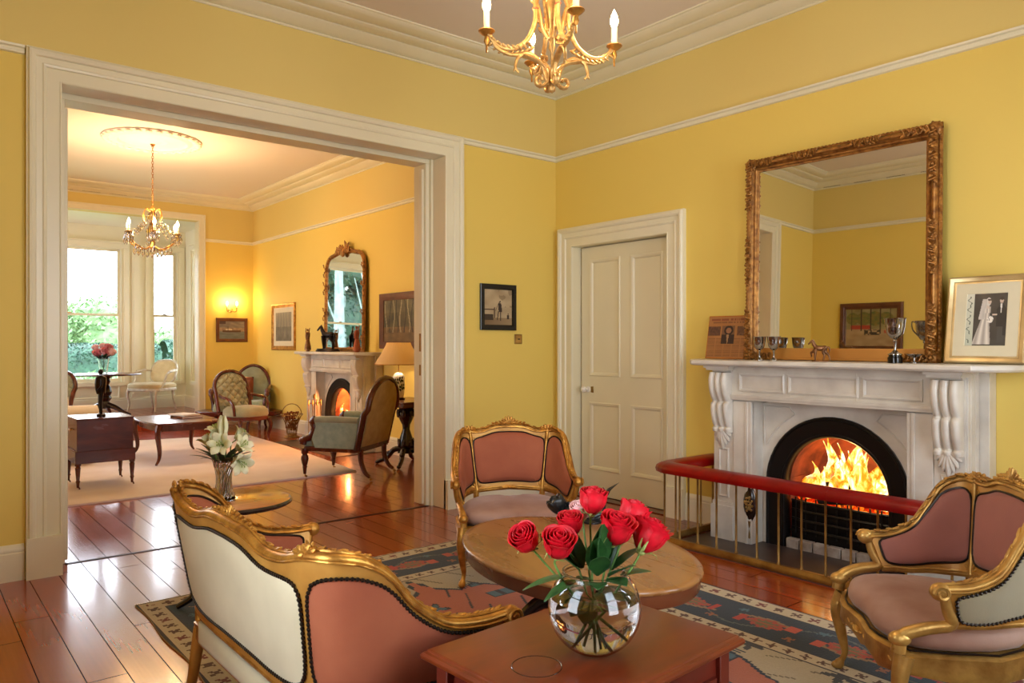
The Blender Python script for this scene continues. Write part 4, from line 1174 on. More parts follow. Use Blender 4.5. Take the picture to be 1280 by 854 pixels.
# ------------------------------------------------------------------ oval table
t = thing('oval_coffee_table', 'oval walnut coffee table in the middle of the patterned rug', 'table', (2.24, 2.33, 0.011), -0.149)
def ell(a, c, z, n=56): return [(a * math.cos(2 * PI * k / n), c * math.sin(2 * PI * k / n), z) for k in range(n)]
A, C = 0.43, 0.625
b = MB(); b.rings([ell(A - .03, C - .03, .448), ell(A - .004, C - .004, .450), ell(A, C, .456), ell(A, C, .462), ell(A - .005, C - .005, .468), ell(A - .03, C - .03, .4685)], True, True)
top = obj('tabletop', b, M_['oval'], t, ang=50)
b = MB(); b.rings([ell(A - .05, C - .05, .395), ell(A - .018, C - .018, .395), ell(A - .012, C - .012, .405), ell(A - .012, C - .012, .449), ell(A - .05, C - .05, .449)], True, True)
obj('apron', b, M_['oval_edge'], t, ang=50)
b = MB(); b.lathe([(0.09, .395), (0.10, .37), (0.05, .35), (0.045, .30), (0.07, .26), (0.085, .22), (0.06, .17), (0.07, .15), (0.02, .14)], n=20)
obj('pedestal', b, M_['darkwood'], t)
for k in range(4):
    a = PI / 4 + k * PI / 2 + (0.25 if k % 2 else -0.25)
    d = Vector((math.cos(a), math.sin(a), 0))
    q = MB(); q.tube(cr([d * 0.03 + Vector((0, 0, .22)), d * 0.14 + Vector((0, 0, .235)), d * 0.25 + Vector((0, 0, .13)), d * 0.34 + Vector((0, 0, .03)), d * 0.375 + Vector((0, 0, .018))], 5), lambda f: 0.030 - 0.013 * f, 8, sq=(0.8, 1.2))
    obj('leg', q, M_['darkwood'], t)
    
# ------------------------------------------------------------------ foreground chest table, set at 3.6 degrees
ang = math.radians(3.6)
cx, cy = 1.381, 1.391
w, d = 0.682, 0.507
t = thing('chest_table', 'low reddish wooden chest table in the foreground carrying the glass rose bowl', 'table', (cx, cy, 0.011), ang)
b = MB()
def rc(e, z):
    return [(sx * (w / 2 + e), sy * (d / 2 + e), z) for sx, sy in ((-1, -1), (1, -1), (1, 1), (-1, 1))]
b.rings([rc(-.03, .535), rc(-.012, .535), rc(-.010, .541), rc(0, .544), rc(.002, .554), rc(-.003, .560), rc(-.010, .562), rc(-.012, .567), rc(-.016, .569)], True, True)
obj('tabletop', b, M_['chest'], t, ang=30, bevel=0.002)
b = MB(); b.tube([(0.06 * math.cos(2 * PI * k / 32) - 0.20, 0.06 * math.sin(2 * PI * k / 32) - 0.02, 0.5692) for k in range(32)], 0.0012, 4, loop=True)
obj('ring_stain', b, M_['darkwood'], t, label='dark ring stain on the top')
b = MB(); e = 0.03
b.box(-w / 2 + e + .02, w / 2 - e - .02, -d / 2 + e + .012, d / 2 - e - .012, .10, .535)
obj('body', b, M_['chestz'], t, flat=True)
for sx in (-1, 1):
    for sy in (-1, 1):
        q = MB(); x, y = sx * (w / 2 - e - .02), sy * (d / 2 - e - .02); q.box(x - .022, x + .022, y - .022, y + .022, .0, .535); obj('leg', q, M_['chestz'], t, bevel=0.003)
for sy in (-1, 1):
    q = MB(); q.rect(w - 2 * e - .11, .30, [(0, -.004), (0, .010), (-.012, .010), (-.018, .0), (-.018, -.004)], Matrix.Translation((0, sy * (d / 2 - e - .010), .32)) @ Matrix.Rotation(0 if sy < 0 else PI, 4, 'Z'))
    obj('side_moulding', q, M_['chestz'], t, ang=25)
b = MB(); b.lathe([(.011, 0), (.011, .01), (.006, .014), (.010, .024), (.014, .030), (.012, .038), (.002, .04)], n=12, M=Matrix.Translation((0, -d / 2 + e + .004, .40)) @ Matrix.Rotation(PI / 2, 4, 'X'))
obj('knob', b, M_['brass'], t)

# ------------------------------------------------------------------ rose bowl
VX, VY = 1.0, 1.0
def rose(loc, r, tilt, seed, mname='rose', label='', group='red roses in the glass bowl', stem_to=None, cat='rose', sepal=True, open_=0.5, parent=None):
    rr = random.Random(seed)
    t = thing('rose' if not parent else 'rose', label, cat, loc, 0, group) if not parent else None
    Mx = Matrix.Rotation(tilt[0], 4, 'X') @ Matrix.Rotation(tilt[1], 4, 'Y')
    b = MB()
    H = r * 2.1
    # layered petals wrapping a bud
    for layer in range(5):
        k = layer; nP = (2, 3, 3, 4, 5)[k]
        rb = r * (0.20 + 0.15 * k); h = H * (1.0 - 0.035 * k); fl = 0.02 + open_ * 0.055 * k
        for p in range(nP):
            a0 = 2 * PI * p / nP + k * 0.7 + rr.uniform(-.15, .15); span = 2 * PI / nP * 1.35
            def P(u, v, off=0.0):
                a = a0 + (u - 0.5) * span
                e = abs(2 * u - 1)
                z = -r * 0.85 + h * v * (1 - 0.18 * e ** 2.5)
                rad_ = rb * (0.40 + 0.80 * math.sin(min(1, v * 1.7) * PI * 0.5) - 0.16 * max(0, v - .6) * (1.2 if k < 4 else .3)) + fl * r * v ** 3 + off
                if v > 0.85: rad_ += fl * r * 0.7 * (v - 0.85) / 0.15
                if v > 0.97: z -= 0.03 * r
                rad_ -= 0.12 * rb * v * (1 - e) * (0.6 if k < 2 else 0)
                return Vector((rad_ * math.cos(a), rad_ * math.sin(a), z))
            b.slab(lambda u, v: P(u, v, 0.0), lambda u, v: P(u, v, 0.0012), 6, 7, Mx)
    bl = obj('bloom', b, M_[mname], t if t else parent, ang=70) if t else obj('bloom', b, M_[mname], parent, ang=70)
    if not t: bl.location = loc
    tt = t or parent
    if sepal:
        q = MB()
        q.blob((0, 0, -r * 0.95), (r * 0.3, r * 0.3, r * 0.22), 8, 5, Mx)
        for p in range(5):
            a = 2 * PI * p / 5 + rr.random()
            c = math.cos(a); s_ = math.sin(a)
            q.tube([Mx @ Vector((r * 0.2 * c, r * 0.2 * s_, -r * 0.95)), Mx @ Vector((r * 0.62 * c, r * 0.62 * s_, -r * 0.75)), Mx @ Vector((r * 0.92 * c, r * 0.92 * s_, -r * 0.35 + rr.uniform(-.5, .3) * r)), Mx @ Vector((r * 1.15 * c, r * 1.15 * s_, -r * 0.2 + rr.uniform(-.8, .3) * r))], [0.004 + r * 0.07, r * 0.13, r * 0.08, 0.001], 5, sq=(1, 0.3))
        so = obj('sepals', q, M_['sepal'], tt, ang=70)
        if not t: so.location = loc
    if stem_to is not None:
        base = Mx @ Vector((0, 0, -r * 1.0)); end = Vector(stem_to) - Vector(loc)
        d1 = Mx @ Vector((0, 0, -1))
        path = cr([base, base + d1 * 0.03, (base + d1 * 0.03).lerp(end, 0.45) + Vector((0, 0, -0.012)), end], 5)
        q = MB(); q.tube(path, 0.0028, 6)
        so = obj('stem', q, M_['stem'], tt, ang=70)
    return t

def leaf(b, base, direc, L, W, droop=0.3, seed=0, up=Vector((0, 0, 1))):
    d = Vector(direc).normalized(); S_ = d.cross(up)
    if S_.length < 0.01: S_ = Vector((1, 0, 0))
    S_.normalize(); N = S_.cross(d).normalized()
    def P(u, v, off=0.0):
        w = W * math.sin(PI * min(1, v * 0.96 + 0.02)) ** 0.8 * (1 - 0.25 * v)
        ser = 1 + 0.05 * math.sin(v * 40)
        e = 2 * u - 1
        return Vector(base) + d * (L * v) + S_ * (e * w * ser) - N * (droop * L * v * v + 0.18 * w * (1 - e * e) - off) 
    b.slab(lambda u, v: P(u, v), lambda u, v: P(u, v, 0.0009), 4, 9)
# ------------------------------------------------------------------ glass rose bowl on the chest table
BXc, BYc = 1.352, 1.333
TZ = 0.580
t = thing('glass_bowl', 'round clear glass bowl half full of water standing on the foreground chest table', 'vase', (BXc, BYc, TZ))
Rb = 0.1158; Hc = 0.110
def bowl_prof(r, z0, a0=-80, a1=47, n=22):
    return [(r * math.cos(rad(a0 + (a1 - a0) * k / n)), z0 + r * math.sin(rad(a0 + (a1 - a0) * k / n))) for k in range(n + 1)]
outer = [(0.001, 0.0), (0.02, 0.0)] + [(x, max(0.0, z)) for x, z in bowl_prof(Rb, Hc)] + [(0.079, 0.198), (0.081, 0.202)]
inner = [(0.077, 0.202), (0.075, 0.197)] + [(x, z) for x, z in reversed(bowl_prof(Rb - 0.004, Hc, -78, 47))] + [(0.001, 0.010)]
b = MB(); b.lathe(outer + inner, n=56, cap=False)
obj('bowl', b, M_['glass'], t, ang=60)
b = MB(); wp = bowl_prof(Rb - 0.0046, Hc, -76, 14, 14)
b.lathe([(0.001, 0.0108)] + wp + [(0.001, wp[-1][1])], n=48, cap=False)
obj('water', b, M_['water'], t, ang=50)

RL = [((0.0326, 0.038, 0.930), 0.030, (0.1, 0.05), 'tall budding red rose at the top of the glass bowl bunch', .2),
      ((-0.0271, 0.0608, 0.873), 0.027, (0.15, -0.25), 'small red rose left of the tallest bud in the glass bowl', .3),
      ((-0.1356, 0.1105, 0.842), 0.030, (0.15, -0.75), 'leftmost red rose leaning out of the glass bowl', .35),
      ((-0.099, 0.029, 0.838), 0.032, (0.40, -0.22), 'open red rose tipped towards the viewer at the left of the glass bowl', .55),
      ((0.0209, -0.0558, 0.874), 0.034, (0.35, 0.05), 'wide open red rose in the middle of the bunch, nearest of all', .55),
      ((0.1052, -0.0341, 0.894), 0.032, (0.15, 0.45), 'upright red rose at the upper right of the bunch', .4),
      ((0.1069, -0.0871, 0.850), 0.037, (0.3, 0.40), 'big round red rose rightmost in the glass bowl bunch', .6),
      ((0.044, 0.095, 0.893), 0.022, (0.1, -0.3), 'pink and cream tinged rose behind the tallest bud', .3)]
for i, (p, r, tl, lb, op) in enumerate(RL):
    p = (p[0] * .97, p[1] * .97, 1.35 - (1.35 - p[2]) * .97)
    L = (BXc + p[0], BYc + p[1], p[2])
    end = (BXc - p[0] * 0.35, BYc - p[1] * 0.35, TZ + 0.03 + 0.01 * (i % 3))
    rose(L, r * 1.14, tl, 20 + i, 'rose' if i < 7 else 'rosepale', lb, stem_to=end, open_=op)
t = thing('rose_leaves', 'spray of green rose leaves filling the neck of the glass bowl', 'leaves', (BXc, BYc, TZ))
spec = [((-0.02, -0.03, .20), (-.25, -.35, .8), .095, .030), ((0.01, -0.04, .195), (0.05, -.55, .6), .085, .034), ((-.05, .03, .19), (-.9, .5, .12), .12, .022), ((.04, -.02, .20), (.5, -.3, .8), .09, .028),
        ((.05, -.04, .19), (.7, -.5, .4), .075, .024), ((-.03, .02, .20), (-.5, .3, .8), .11, .030), ((-.055, .0, .19), (-.85, .15, -.02), .10, .022), ((.0, .0, .21), (0.0, -.15, 1), .11, .034), ((.03, .03, .20), (.5, .3, .8), .09, .028),
        ((-.03, -.04, .19), (-.6, -.6, .35), .07, .026), ((.0, -.05, .195), (-.1, -.8, .25), .06, .032), ((.02, .0, .20), (.2, .0, .95), .12, .032), ((-.01, -.01, .20), (-.15, -.2, .95), .12, .030)]
spec += [((.03 * math.cos(k * 2.1), .03 * math.sin(k * 2.1), .195 + .01 * (k % 3)), (math.cos(k * 2.1) * .42, math.sin(k * 2.1) * .42, .9), .10 + .014 * (k % 3), .034) for k in range(14)]
for i, (p, d, L, W) in enumerate(spec):
    b = MB(); leaf(b, p, d, L, W, 0.35 if i < 13 else .08, up=Vector((.3 - .6 * (i % 2), -.9, .3)) if i >= 13 else Vector((0, 0, 1))); obj('leaf', b, M_['leaf'], t, ang=70)
for i in range(14):
    a = i * 2.4; b = MB()
    leaf(b, (0.03 * math.cos(a), 0.03 * math.sin(a), 0.12 + 0.012 * (i % 4)), (math.cos(a), math.sin(a), -0.1 + 0.2 * (i % 3)), 0.062, 0.024, 0.2); obj('leaf', b, M_['leaf'] if i % 2 else M_['leafd'], t, ang=70)

# ------------------------------------------------------------------ black glazed ornament behind the roses, on the oval table
t = thing('black_flower_ornament', 'black glazed ornament of curling petals standing on the oval table behind the roses', 'ornament', (2.62, 2.60, 0.4805), rad(-40))
b = MB()
b.lathe([(0.05, 0), (0.05, 0.008), (0.02, 0.016), (0.012, 0.03)], n=18)
obj('base', b, M_['blackpetal'], t)
for nm, pts, rr in (('stem', [(0, 0, .01), (-.03, 0, .03), (-.07, .0, .055), (-.11, 0, .09)], .011), ('stem', [(0, 0, .01), (.03, 0, .02), (.055, 0, .05), (.06, 0, .09), (.07, 0, .135)], .012), ('stem', [(0, 0, .02), (.05, -.01, .045), (.10, -.01, .05), (.13, -.01, .045)], .009)):
    b = MB(); b.tube(cr(pts, 4), lambda f, rr=rr: rr * (1 - .4 * f), 8); obj(nm, b, M_['blackpetal'], t)
for c, d in (((-.165, 0, .080), (-.5, -.1, .8)), ((-.115, -.02, .045), (-.4, -.5, .6))):
    b = MB(); D = Vector(d).normalized()
    for k in range(6):
        a = k * PI / 3; off = D.orthogonal().normalized(); W = D.cross(off)
        o = off * math.cos(a) + W * math.sin(a)
        b.leafb(Vector(c) - D * .045 + o * .012, Vector(c) + D * .045 + o * .040, .034, .4, 8, 6, up=o)
    b.blob(c, .036, 10, 7)
    obj('bloom', b, M_['blackpetal'], t, ang=70)
b = MB()
b.tube(cr([(.07, 0, .13), (.08, 0, .155), (.105, .0, .175), (.13, 0, .192)], 4), [.010, .018, .020, .019, .018, .016, .013, .011, .009, .007, .005, .003, .002], 8, sq=(1, .5))
b.tube(cr([(.07, 0, .135), (.06, 0, .155), (.052, .0, .17)], 4), [.01, .012, .012, .011, .01, .008, .006, .004, .002], 8, sq=(1, .5))
obj('petal_tip', b, M_['blackpetal'], t)

# ------------------------------------------------------------------ occasional table with lilies
LX, LY, LZ = 1.345, 3.915, 0.55
t = thing('occasional_table', 'small round amber wood pedestal table behind the settee carrying the lily vase', 'table', (LX, LY, 0))
b = MB(); b.lathe([(0.001, .52), (.255, .52), (.275, .522), (.286, .528), (.288, .536), (.282, .546), (.270, .550), (.001, .550)], n=48); obj('tabletop', b, M_['amber'], t, ang=40)
b = MB(); b.lathe([(.28, .521), (.289, .527), (.291, .536), (.286, .545), (.2865, .5460), (.283, .5465)], n=48, cap=False); obj('moulded_edge', b, M_['darkwood'], t)
b = MB(); b.lathe([(.07, .52), (.06, .50), (.028, .48), (.024, .42), (.034, .36), (.044, .30), (.030, .24), (.04, .20), (.045, .16), (.01, .14)], n=16); obj('pedestal', b, M_['darkwood'], t)
for k in range(3):
    a = 0.6 + k * 2 * PI / 3; d = Vector((math.cos(a), math.sin(a), 0))
    q = MB(); q.tube(cr([d * .02 + Vector((0, 0, .19)), d * .12 + Vector((0, 0, .17)), d * .2 + Vector((0, 0, .06)), d * .27 + Vector((0, 0, .016))], 4), lambda f: .022 - .008 * f, 8); obj('leg', q, M_['darkwood'], t)
t = thing('cut_glass_vase', 'tall waisted cut glass vase holding white lilies on the small round table', 'vase', (1.297, 3.918, LZ))
n = 40
b = MB()
prof = [(.050, 0), (.053, .004), (.050, .02), (.042, .05), (.037, .09), (.038, .13), (.046, .17), (.058, .205), (.060, .215)]
inn = [(.056, .215), (.054, .205), (.041, .17), (.033, .13), (.032, .09), (.036, .05), (.042, .02), (.001, .014)]
rings_ = []
for i, (r, z) in enumerate([(.001, 0)] + prof):
    rings_.append([((r * (1 + (.05 if (j % 2) else -.02) * (1 if 0 < i < 8 else 0))) * math.cos(2 * PI * j / n + z * 8), (r * (1 + (.05 if (j % 2) else -.02) * (1 if 0 < i < 8 else 0))) * math.sin(2 * PI * j / n + z * 8), z) for j in range(n)])
for r, z in inn: rings_.append([(r * math.cos(2 * PI * j / n + z * 8), r * math.sin(2 * PI * j / n + z * 8), z) for j in range(n)])
b.rings(rings_, True, False)
obj('vase', b, M_['crystal'], t, ang=12)
def lily(loc, dr, s, label, seed, stem_end, bud=False):
    rr = random.Random(seed)
    t = thing('lily', label, 'lily', loc, 0, 'white lilies in the cut glass vase')
    D = Vector(dr).normalized(); O = D.orthogonal().normalized(); W = D.cross(O)
    b = MB()
    for k in range(6):
        a = k * PI / 3 + .2; o = O * math.cos(a) + W * math.sin(a); tw = D.cross(o)
        wd = s * (.17 if k % 2 else .22) * (.5 if bud else 1)
        def P(u, v, off=0.0):
            e = 2 * u - 1; w = wd * math.sin(PI * min(1, .08 + v * .92)) ** .7
            rdl = s * ((.06 + .42 * v ** 1.6) if not bud else (.05 + .10 * math.sin(PI * v)))
            ax = s * (.85 * v - (.30 * v ** 4 if not bud else -.1 * v))
            return D * (ax - off * .6) + o * (rdl + .06 * s * e * e + off) + tw * (e * w)
        b.slab(lambda u, v: P(u, v), lambda u, v: P(u, v, .0012), 6, 9)
    obj('petals', b, M_['lily'], t, ang=70)
    if not bud:
        q = MB()
        for k in range(5):
            a = k * 1.26; o = O * math.cos(a) + W * math.sin(a); tip = D * s * .62 + o * s * .10
            q.tube([D * s * .1, tip], .0012, 5); q.blob(tip, (.0035, .0035, .006), 6, 4)
        obj('stamens', q, M_['sepal'], t)
    end = Vector(stem_end) - Vector(loc)
    q = MB(); q.tube(cr([Vector((0, 0, 0)), -D * .04, (-D * .04).lerp(end, .5), end], 4), .003, 6); obj('stem', q, M_['stem'], t)
lc = Vector((1.297, 3.918, LZ))
RT = Vector((.7753, -.6316, 0)); FW = Vector((.6316, .7753, 0))
def lp(dx, dz, df=0): return tuple(lc + RT * dx + FW * df + Vector((0, 0, dz)))
LI = [((-.075, .27, .0), (-.45, .85, 0.1), .135, False, 'pointed white lily bud at the upper left of the vase'), ((-.055, .32, .03), (-.2, 1, -.2), .12, False, 'white lily opening upward at the top left of the bunch'),
      ((-.01, .32, .0), (.02, 1, .0), .14, True, 'tall closed lily bud rising from the middle of the bunch'), ((.015, .285, -.05), (.1, .25, -.9), .14, False, 'open white lily facing the room in the middle of the bunch'),
      ((.085, .26, .0), (.75, .5, -.3), .13, False, 'white lily turned right at the upper right of the bunch'), ((.09, .215, -.03), (.6, -.25, -.5), .15, False, 'drooping white lily lowest at the right of the vase'), ((.055, .30, .05), (.5, .7, .4), .12, False, 'white lily at the back right of the bunch')]
for i, (p, d, s, bud, lb) in enumerate(LI):
    L = lp(p[0] * .8, p[1], p[2]); D = RT * d[0] + Vector((0, 0, d[1])) + FW * d[2]
    lily(L, D, s * .84, lb, i, tuple(lc + Vector((.008 * (i - 3), .006 * (3 - i), .03))), bud)
t = thing('lily_leaves', 'dark green strap leaves spilling from the neck of the lily vase', 'leaves', tuple(lc))
for k in range(16):
    a = k * 2.4; b = MB(); leaf(b, (.03 * math.cos(a), .03 * math.sin(a), .19), (math.cos(a) * .7, math.sin(a) * .7, .6 + .35 * (k % 3)), .13, .016, .4); obj('leaf', b, M_['leafd'], t, ang=70)
# ------------------------------------------------------------------ mirrors and pictures. local XZ plane, facing -Y
FR1 = [(0.105, 0), (0.110, 0.02), (0.098, 0.034), (0.090, 0.030), (0.082, 0.046), (0.068, 0.056), (0.054, 0.052), (0.046, 0.036), (0.036, 0.030), (0.028, 0.036), (0.018, 0.034), (0.010, 0.022), (0.0, 0.018), (-0.004, 0.0)]
def big_mirror(loc, rot, w, h, label):
    t = thing('gilt_mirror', label, 'mirror', loc, 0, None, rot)
    b = MB(); b.cbox((0, -0.006, 0), (w + 0.01, 0.008, h + 0.01)); obj('mirror_glass', b, M_['mirror'], t, flat=True)
    b = MB(); b.cbox((0, 0.004, 0), (w + 0.14, 0.010, h + 0.145)); obj('backboard', b, M_['darkwood'], t, flat=True)
    PR_ = [(d * .80, e) for d, e in FR1]; low = -h / 2 - .075
    rr_ = []
    for x, z, k in ((-1, 0, 0), (-1, 1, 1), (1, 1, 1), (1, 0, 0)):
        rr_.append([(x * (w / 2 + d), -e, (h / 2 + d) if k else low) for d, e in PR_])
    b = MB(); b.rings(rr_, True, True)
    for sx in (-1, 1):
        z = low
        while z < h / 2 + .07:
            b.blob((sx * (w / 2 + .080), -.026, z), (.010, .010, .011), 6, 4); z += .024
    x = -w / 2 - .07
    while x < w / 2 + .07:
        b.blob((x, -.026, h / 2 + .080), (.011, .010, .010), 6, 4); x += .024
    obj('frame', b, M_['gilt_dark'], t, ang=40)
    b = MB(); b.box(-w / 2, w / 2, -.020, 0, low, -h / 2 + .002); b.box(-w / 2, w / 2, -.028, 0, low, low + .014)
    obj('bottom_bar', b, M_['gilt_bar'], t, bevel=.003, label='plain amber gilt bar')
    def spray(c, du, L, s=1.0):
        """running acanthus along direction du"""
        q = MB(); du = Vector(du); N = Vector((0, -1, 0)); sd = du.cross(N); k = 0; x = 0
        while x < L:
            c0 = Vector(c) + du * x; s_ = (1 if k % 2 else -1)
            q.leafb(c0 + sd * (-.012 * s_), c0 + du * .045 + sd * (.024 * s_) + N * .012, .011 * s, .7, 6, 5, up=N)
            q.tube([c0 + sd * (.020 * math.sin(j * .9) * s_) + du * (.006 * j) + N * (.006 + .003 * j % 3) for j in range(7)], .005 * s, 5)
            if k % 3 == 0: q.blob(c0 + N * .012, .012 * s, 7, 5)
            x += .034; k += 1
        obj('carving', q, M_['gilt_dark'], t)
    y = -.050; X = w / 2 + .050; Z = h / 2 + .050
    for sx in (-1, 1):
        for sz in (-1, 1):
            spray((sx * X, y, sz * Z), (-sx, 0, 0), .16); spray((sx * X, y, sz * Z), (0, 0, -sz), .30, 1.2)
            q = MB(); q.blob((sx * X, y + .010, sz * Z), (.042, .020, .042), 12, 8)
            for k in range(7): a_ = k * .9; q.leafb((sx * X, y + .004, sz * Z), (sx * X + .05 * math.cos(a_), y + .010, sz * Z + .05 * math.sin(a_)), .012, .6, 6, 5, up=(0, -1, 0))
            obj('corner_boss', q, M_['gilt_dark'], t)
        spray((sx * X, y, -.17), (0, 0, 1), .30)
    for c in (-.28, .12): spray((c, y, Z), (1, 0, 0), .16)
    return t
# leaning back slightly against the wall above the near mantel, and turned a touch
mz0, mz1 = 1.238, 2.645
hm = mz1 - mz0
big_mirror((4.620, 2.418, 1.920), (-0.02, 0, -PI / 2 + 0.016), 1.085, 1.212, 'large rectangular gilt framed mirror leaning on the near white mantel')

def framed(name, label, cat, loc, rot, w, h, prof, fm, pic, mount=0.0, pm='pic', nx=48, ny=48, mm='mount'):
    """w,h outer size"""
    t = thing(name, label, cat, loc, 0, None, rot)
    ow = max(p[0] for p in prof); iw, ih = w - 2 * ow, h - 2 * ow
    b = MB(); b.rect(iw, ih, prof); obj('frame', b, M_[fm], t, ang=35)
    b = MB(); b.cbox((0, -.003, 0), (iw + ow, .006, ih + ow)); obj('backing', b, M_['darkwood'], t, flat=True)
    if mount:
        b = MB(); b.rect(iw - 2 * mount, ih - 2 * mount, [(mount + .004, .0062), (mount + .004, .0095), (0.0, .0095), (-.003, .0062)]); obj('mount', b, M_[mm], t, flat=True)
    picture_mesh('picture', iw - 2 * mount + .004, ih - 2 * mount + .004, nx, ny, pic, M_[pm], t, Matrix.Translation((0, -.0072, 0)))
    return t
def hs(*a):
    v = 0
    for i, x in enumerate(a): v += x * (12.9898, 78.233, 37.719, 4.581)[i]
    return (math.sin(v) * 43758.5453) % 1
def nz(x, y, s=0): return 0.5 + 0.5 * noise.noise(Vector((x, y, s)))
def mixc(a, b, f): f = max(0, min(1, f)); return tuple(a[i] + (b[i] - a[i]) * f for i in range(3))

def pic_gent(u, v):
    # sepia print: standing man in a long coat by a bench, children, pale yard
    base = mixc((206, 186, 150), (150, 128, 94), nz(u * 3, v * 4, 1) * .8 + (v > .55) * .15 * nz(u * 6, v * 6, 2))
    if v > .5 and nz(u * 7, v * 7, 5) > .58 and u > .5: base = mixc(base, (128, 108, 78), .6)
    if v < .20: base = mixc((120, 96, 66), (160, 136, 100), u)
    if v < .30 and u < .32 and v > .14: base = (60, 44, 32)
    if abs(v - .43) < .012 and u < .38: base = (78, 58, 44)
    def leg(x, a, c, w): return abs(u - x) < w and a < v < c
    d = math.hypot((u - .56), (v - .655) * 1.2)
    if d < .030: base = (44, 30, 24)
    if .36 < v < .62 and abs(u - .56 + (v - .5) * .10) < .058 * (1.1 - abs(v - .47)): base = (52, 36, 30)
    if leg(.50 - (.36 - v) * .18, .13, .38, .016) or leg(.58, .12, .38, .016): base = (60, 44, 36)
    if .40 < v < .60 and abs(u - (.50 - (.60 - v) * .5)) < .012: base = (60, 42, 34)
    if .20 < v < .46 and abs(u - .36) < .025 * (1.3 - v): base = (92, 72, 54)
    if math.hypot(u - .36, v - .48) < .02: base = (104, 82, 60)
    if .16 < v < .29 and abs(u - .86) < .045: base = (56, 40, 32)
    if math.hypot(u - .86, v - .31) < .022: base = (96, 70, 52)
    return base
framed('picture', 'small sepia print of a standing man in a thick dark frame beside the wide doorway', 'picture', (4.013, YA - 0.002, 1.658), (0, 0, 0), 0.39, 0.395, [(0, .004), (.004, .012), (.02, .018), (.044, .020), (.048, .016), (.048, 0)], 'black', pic_gent, nx=60, ny=60)
t = thing('light_switch', 'small brass light switch plate under the sepia print', 'switch', (4.238, YA - 0.001, 1.385))
b = MB(); b.cbox((0, -.004, 0), (.086, .008, .086)); obj('plate', b, M_['brass'], t, bevel=.004)
b = MB(); b.cbox((0, -.008, 0), (.062, .003, .062)); obj('inset', b, M_['gilt_pale'], t, bevel=.001)
b = MB(); b.cbox((0, -.013, .0), (.020, .012, .010)); obj('toggle', b, M_['darkwood'], t, bevel=.002)

# pictures of the far room
def pic_boats(u, v):
    if v > .62: c = mixc((150, 140, 132), (96, 92, 92), nz(u * 5, v * 9, 3))
    elif v > .42: c = mixc((176, 160, 140), (120, 96, 78), nz(u * 9, v * 12, 4))
    else: c = mixc((124, 132, 132), (92, 98, 96), nz(u * 4, v * 14, 8))
    if abs(v - .42) < .05 and .12 < u < .86: c = (84, 56, 44)
    if abs(v - .52) < .035 and .24 < u < .5: c = (206, 196, 176)
    if .42 < v < .70 and abs(u - .34) < .012: c = (66, 52, 44)
    if v > .84 and u < .25: c = (76, 60, 66)
    return c
FB = [(0, .006), (.005, .014), (.02, .020), (.04, .024), (.05, .020), (.055, .010), (.055, 0)]
framed('picture', 'small dark framed painting of boats on the far wall below the wall lamps', 'picture', (4.333, YF - 0.002, 1.568), (0, 0, 0), .52, .40, FB, 'frame_brown', pic_boats)
def pic_mist(u, v):
    c = mixc((150, 140, 116), (120, 118, 102), nz(u * 3, v * 2, 1))
    if v < .5: c = mixc(c, (86, 82, 66), nz(u * 6, v * 5, 2))
    for k in range(5):
        x = .15 + .18 * k
        if abs(u - x - .02 * math.sin(v * 9 + k)) < .02 and v > .2: c = mixc(c, (90, 90, 84), .6)
    return c
framed('picture', 'tall gold framed misty woodland picture left of the arched mirror', 'picture', (XR - .002, 11.38, 1.605), (0, 0, -PI / 2), .90, .73, [(0, .004), (.006, .012), (.03, .016), (.05, .028), (.062, .028), (.07, .016), (.07, 0)], 'gilt', pic_mist, mount=.07, mm='mount')
def pic_wood(u, v):
    c = mixc((112, 100, 62), (52, 52, 38), nz(u * 5, v * 5, 3))
    if v > .7: c = mixc(c, (150, 140, 106), .4 * nz(u * 8, v * 8, 2))
    if v < .35: c = mixc((140, 110, 66), (80, 66, 42), nz(u * 7, v * 10, 7))
    for k in range(9):
        x = .06 + .11 * k + .03 * hs(k, 1)
        if abs(u - x - .03 * math.sin(v * 6 + k * 2)) < .010 + .006 * hs(k, 2) and v > .22: c = (44, 38, 28) if k % 2 else (158, 148, 116)
    return c
framed('picture', 'large brown framed woodland painting above the table lamp', 'picture', (XR - .002, 7.86, 1.62), (0, 0, -PI / 2), .96, .68, [(0, .006), (.006, .016), (.03, .022), (.06, .034), (.085, .030), (.09, .012), (.09, 0)], 'frame_brown', pic_wood, nx=80, ny=60)
# painting seen only in the near mirror
def pic_market(u, v):
    c = mixc((176, 164, 116), (116, 104, 56), nz(u * 6, v * 6, 9))
    if v > .55:
        for k in range(4):
            if math.hypot((u - (.2 + .22 * k)), (v - .74) * .8) < .13 + .03 * hs(k, 4): c = mixc((84, 104, 52), (150, 118, 52), nz(u * 14, v * 14, k))
    if .44 < v < .56 and .5 < u < .9: c = (176, 66, 44)
    if v < .45: c = mixc((196, 170, 126), (150, 118, 80), nz(u * 5, v * 9, 4))
    for k in range(5):
        if abs(u - (.12 + .19 * k)) < .009 and v > .4: c = (70, 50, 36)
    if .30 < v < .44 and .3 < u < .62 and hs(math.floor(u * 40), math.floor(v * 24)) > .45: c = (56, 48, 40)
    if .34 < v < .42 and u < .26 and hs(math.floor(u * 30), 3) > .6: c = (176, 80, 60)
    return c
framed('painting', 'dark framed painting of a tree lined market street seen in the near mirror', 'painting', (XL + .002, 4.335, 1.74), (0, 0, PI / 2), .78, .62, [(0, .006), (.006, .012), (.02, .014), (.03, .026), (.06, .032), (.075, .024), (.08, .008), (.08, 0)], 'frame_brown', pic_market, nx=80, ny=64)

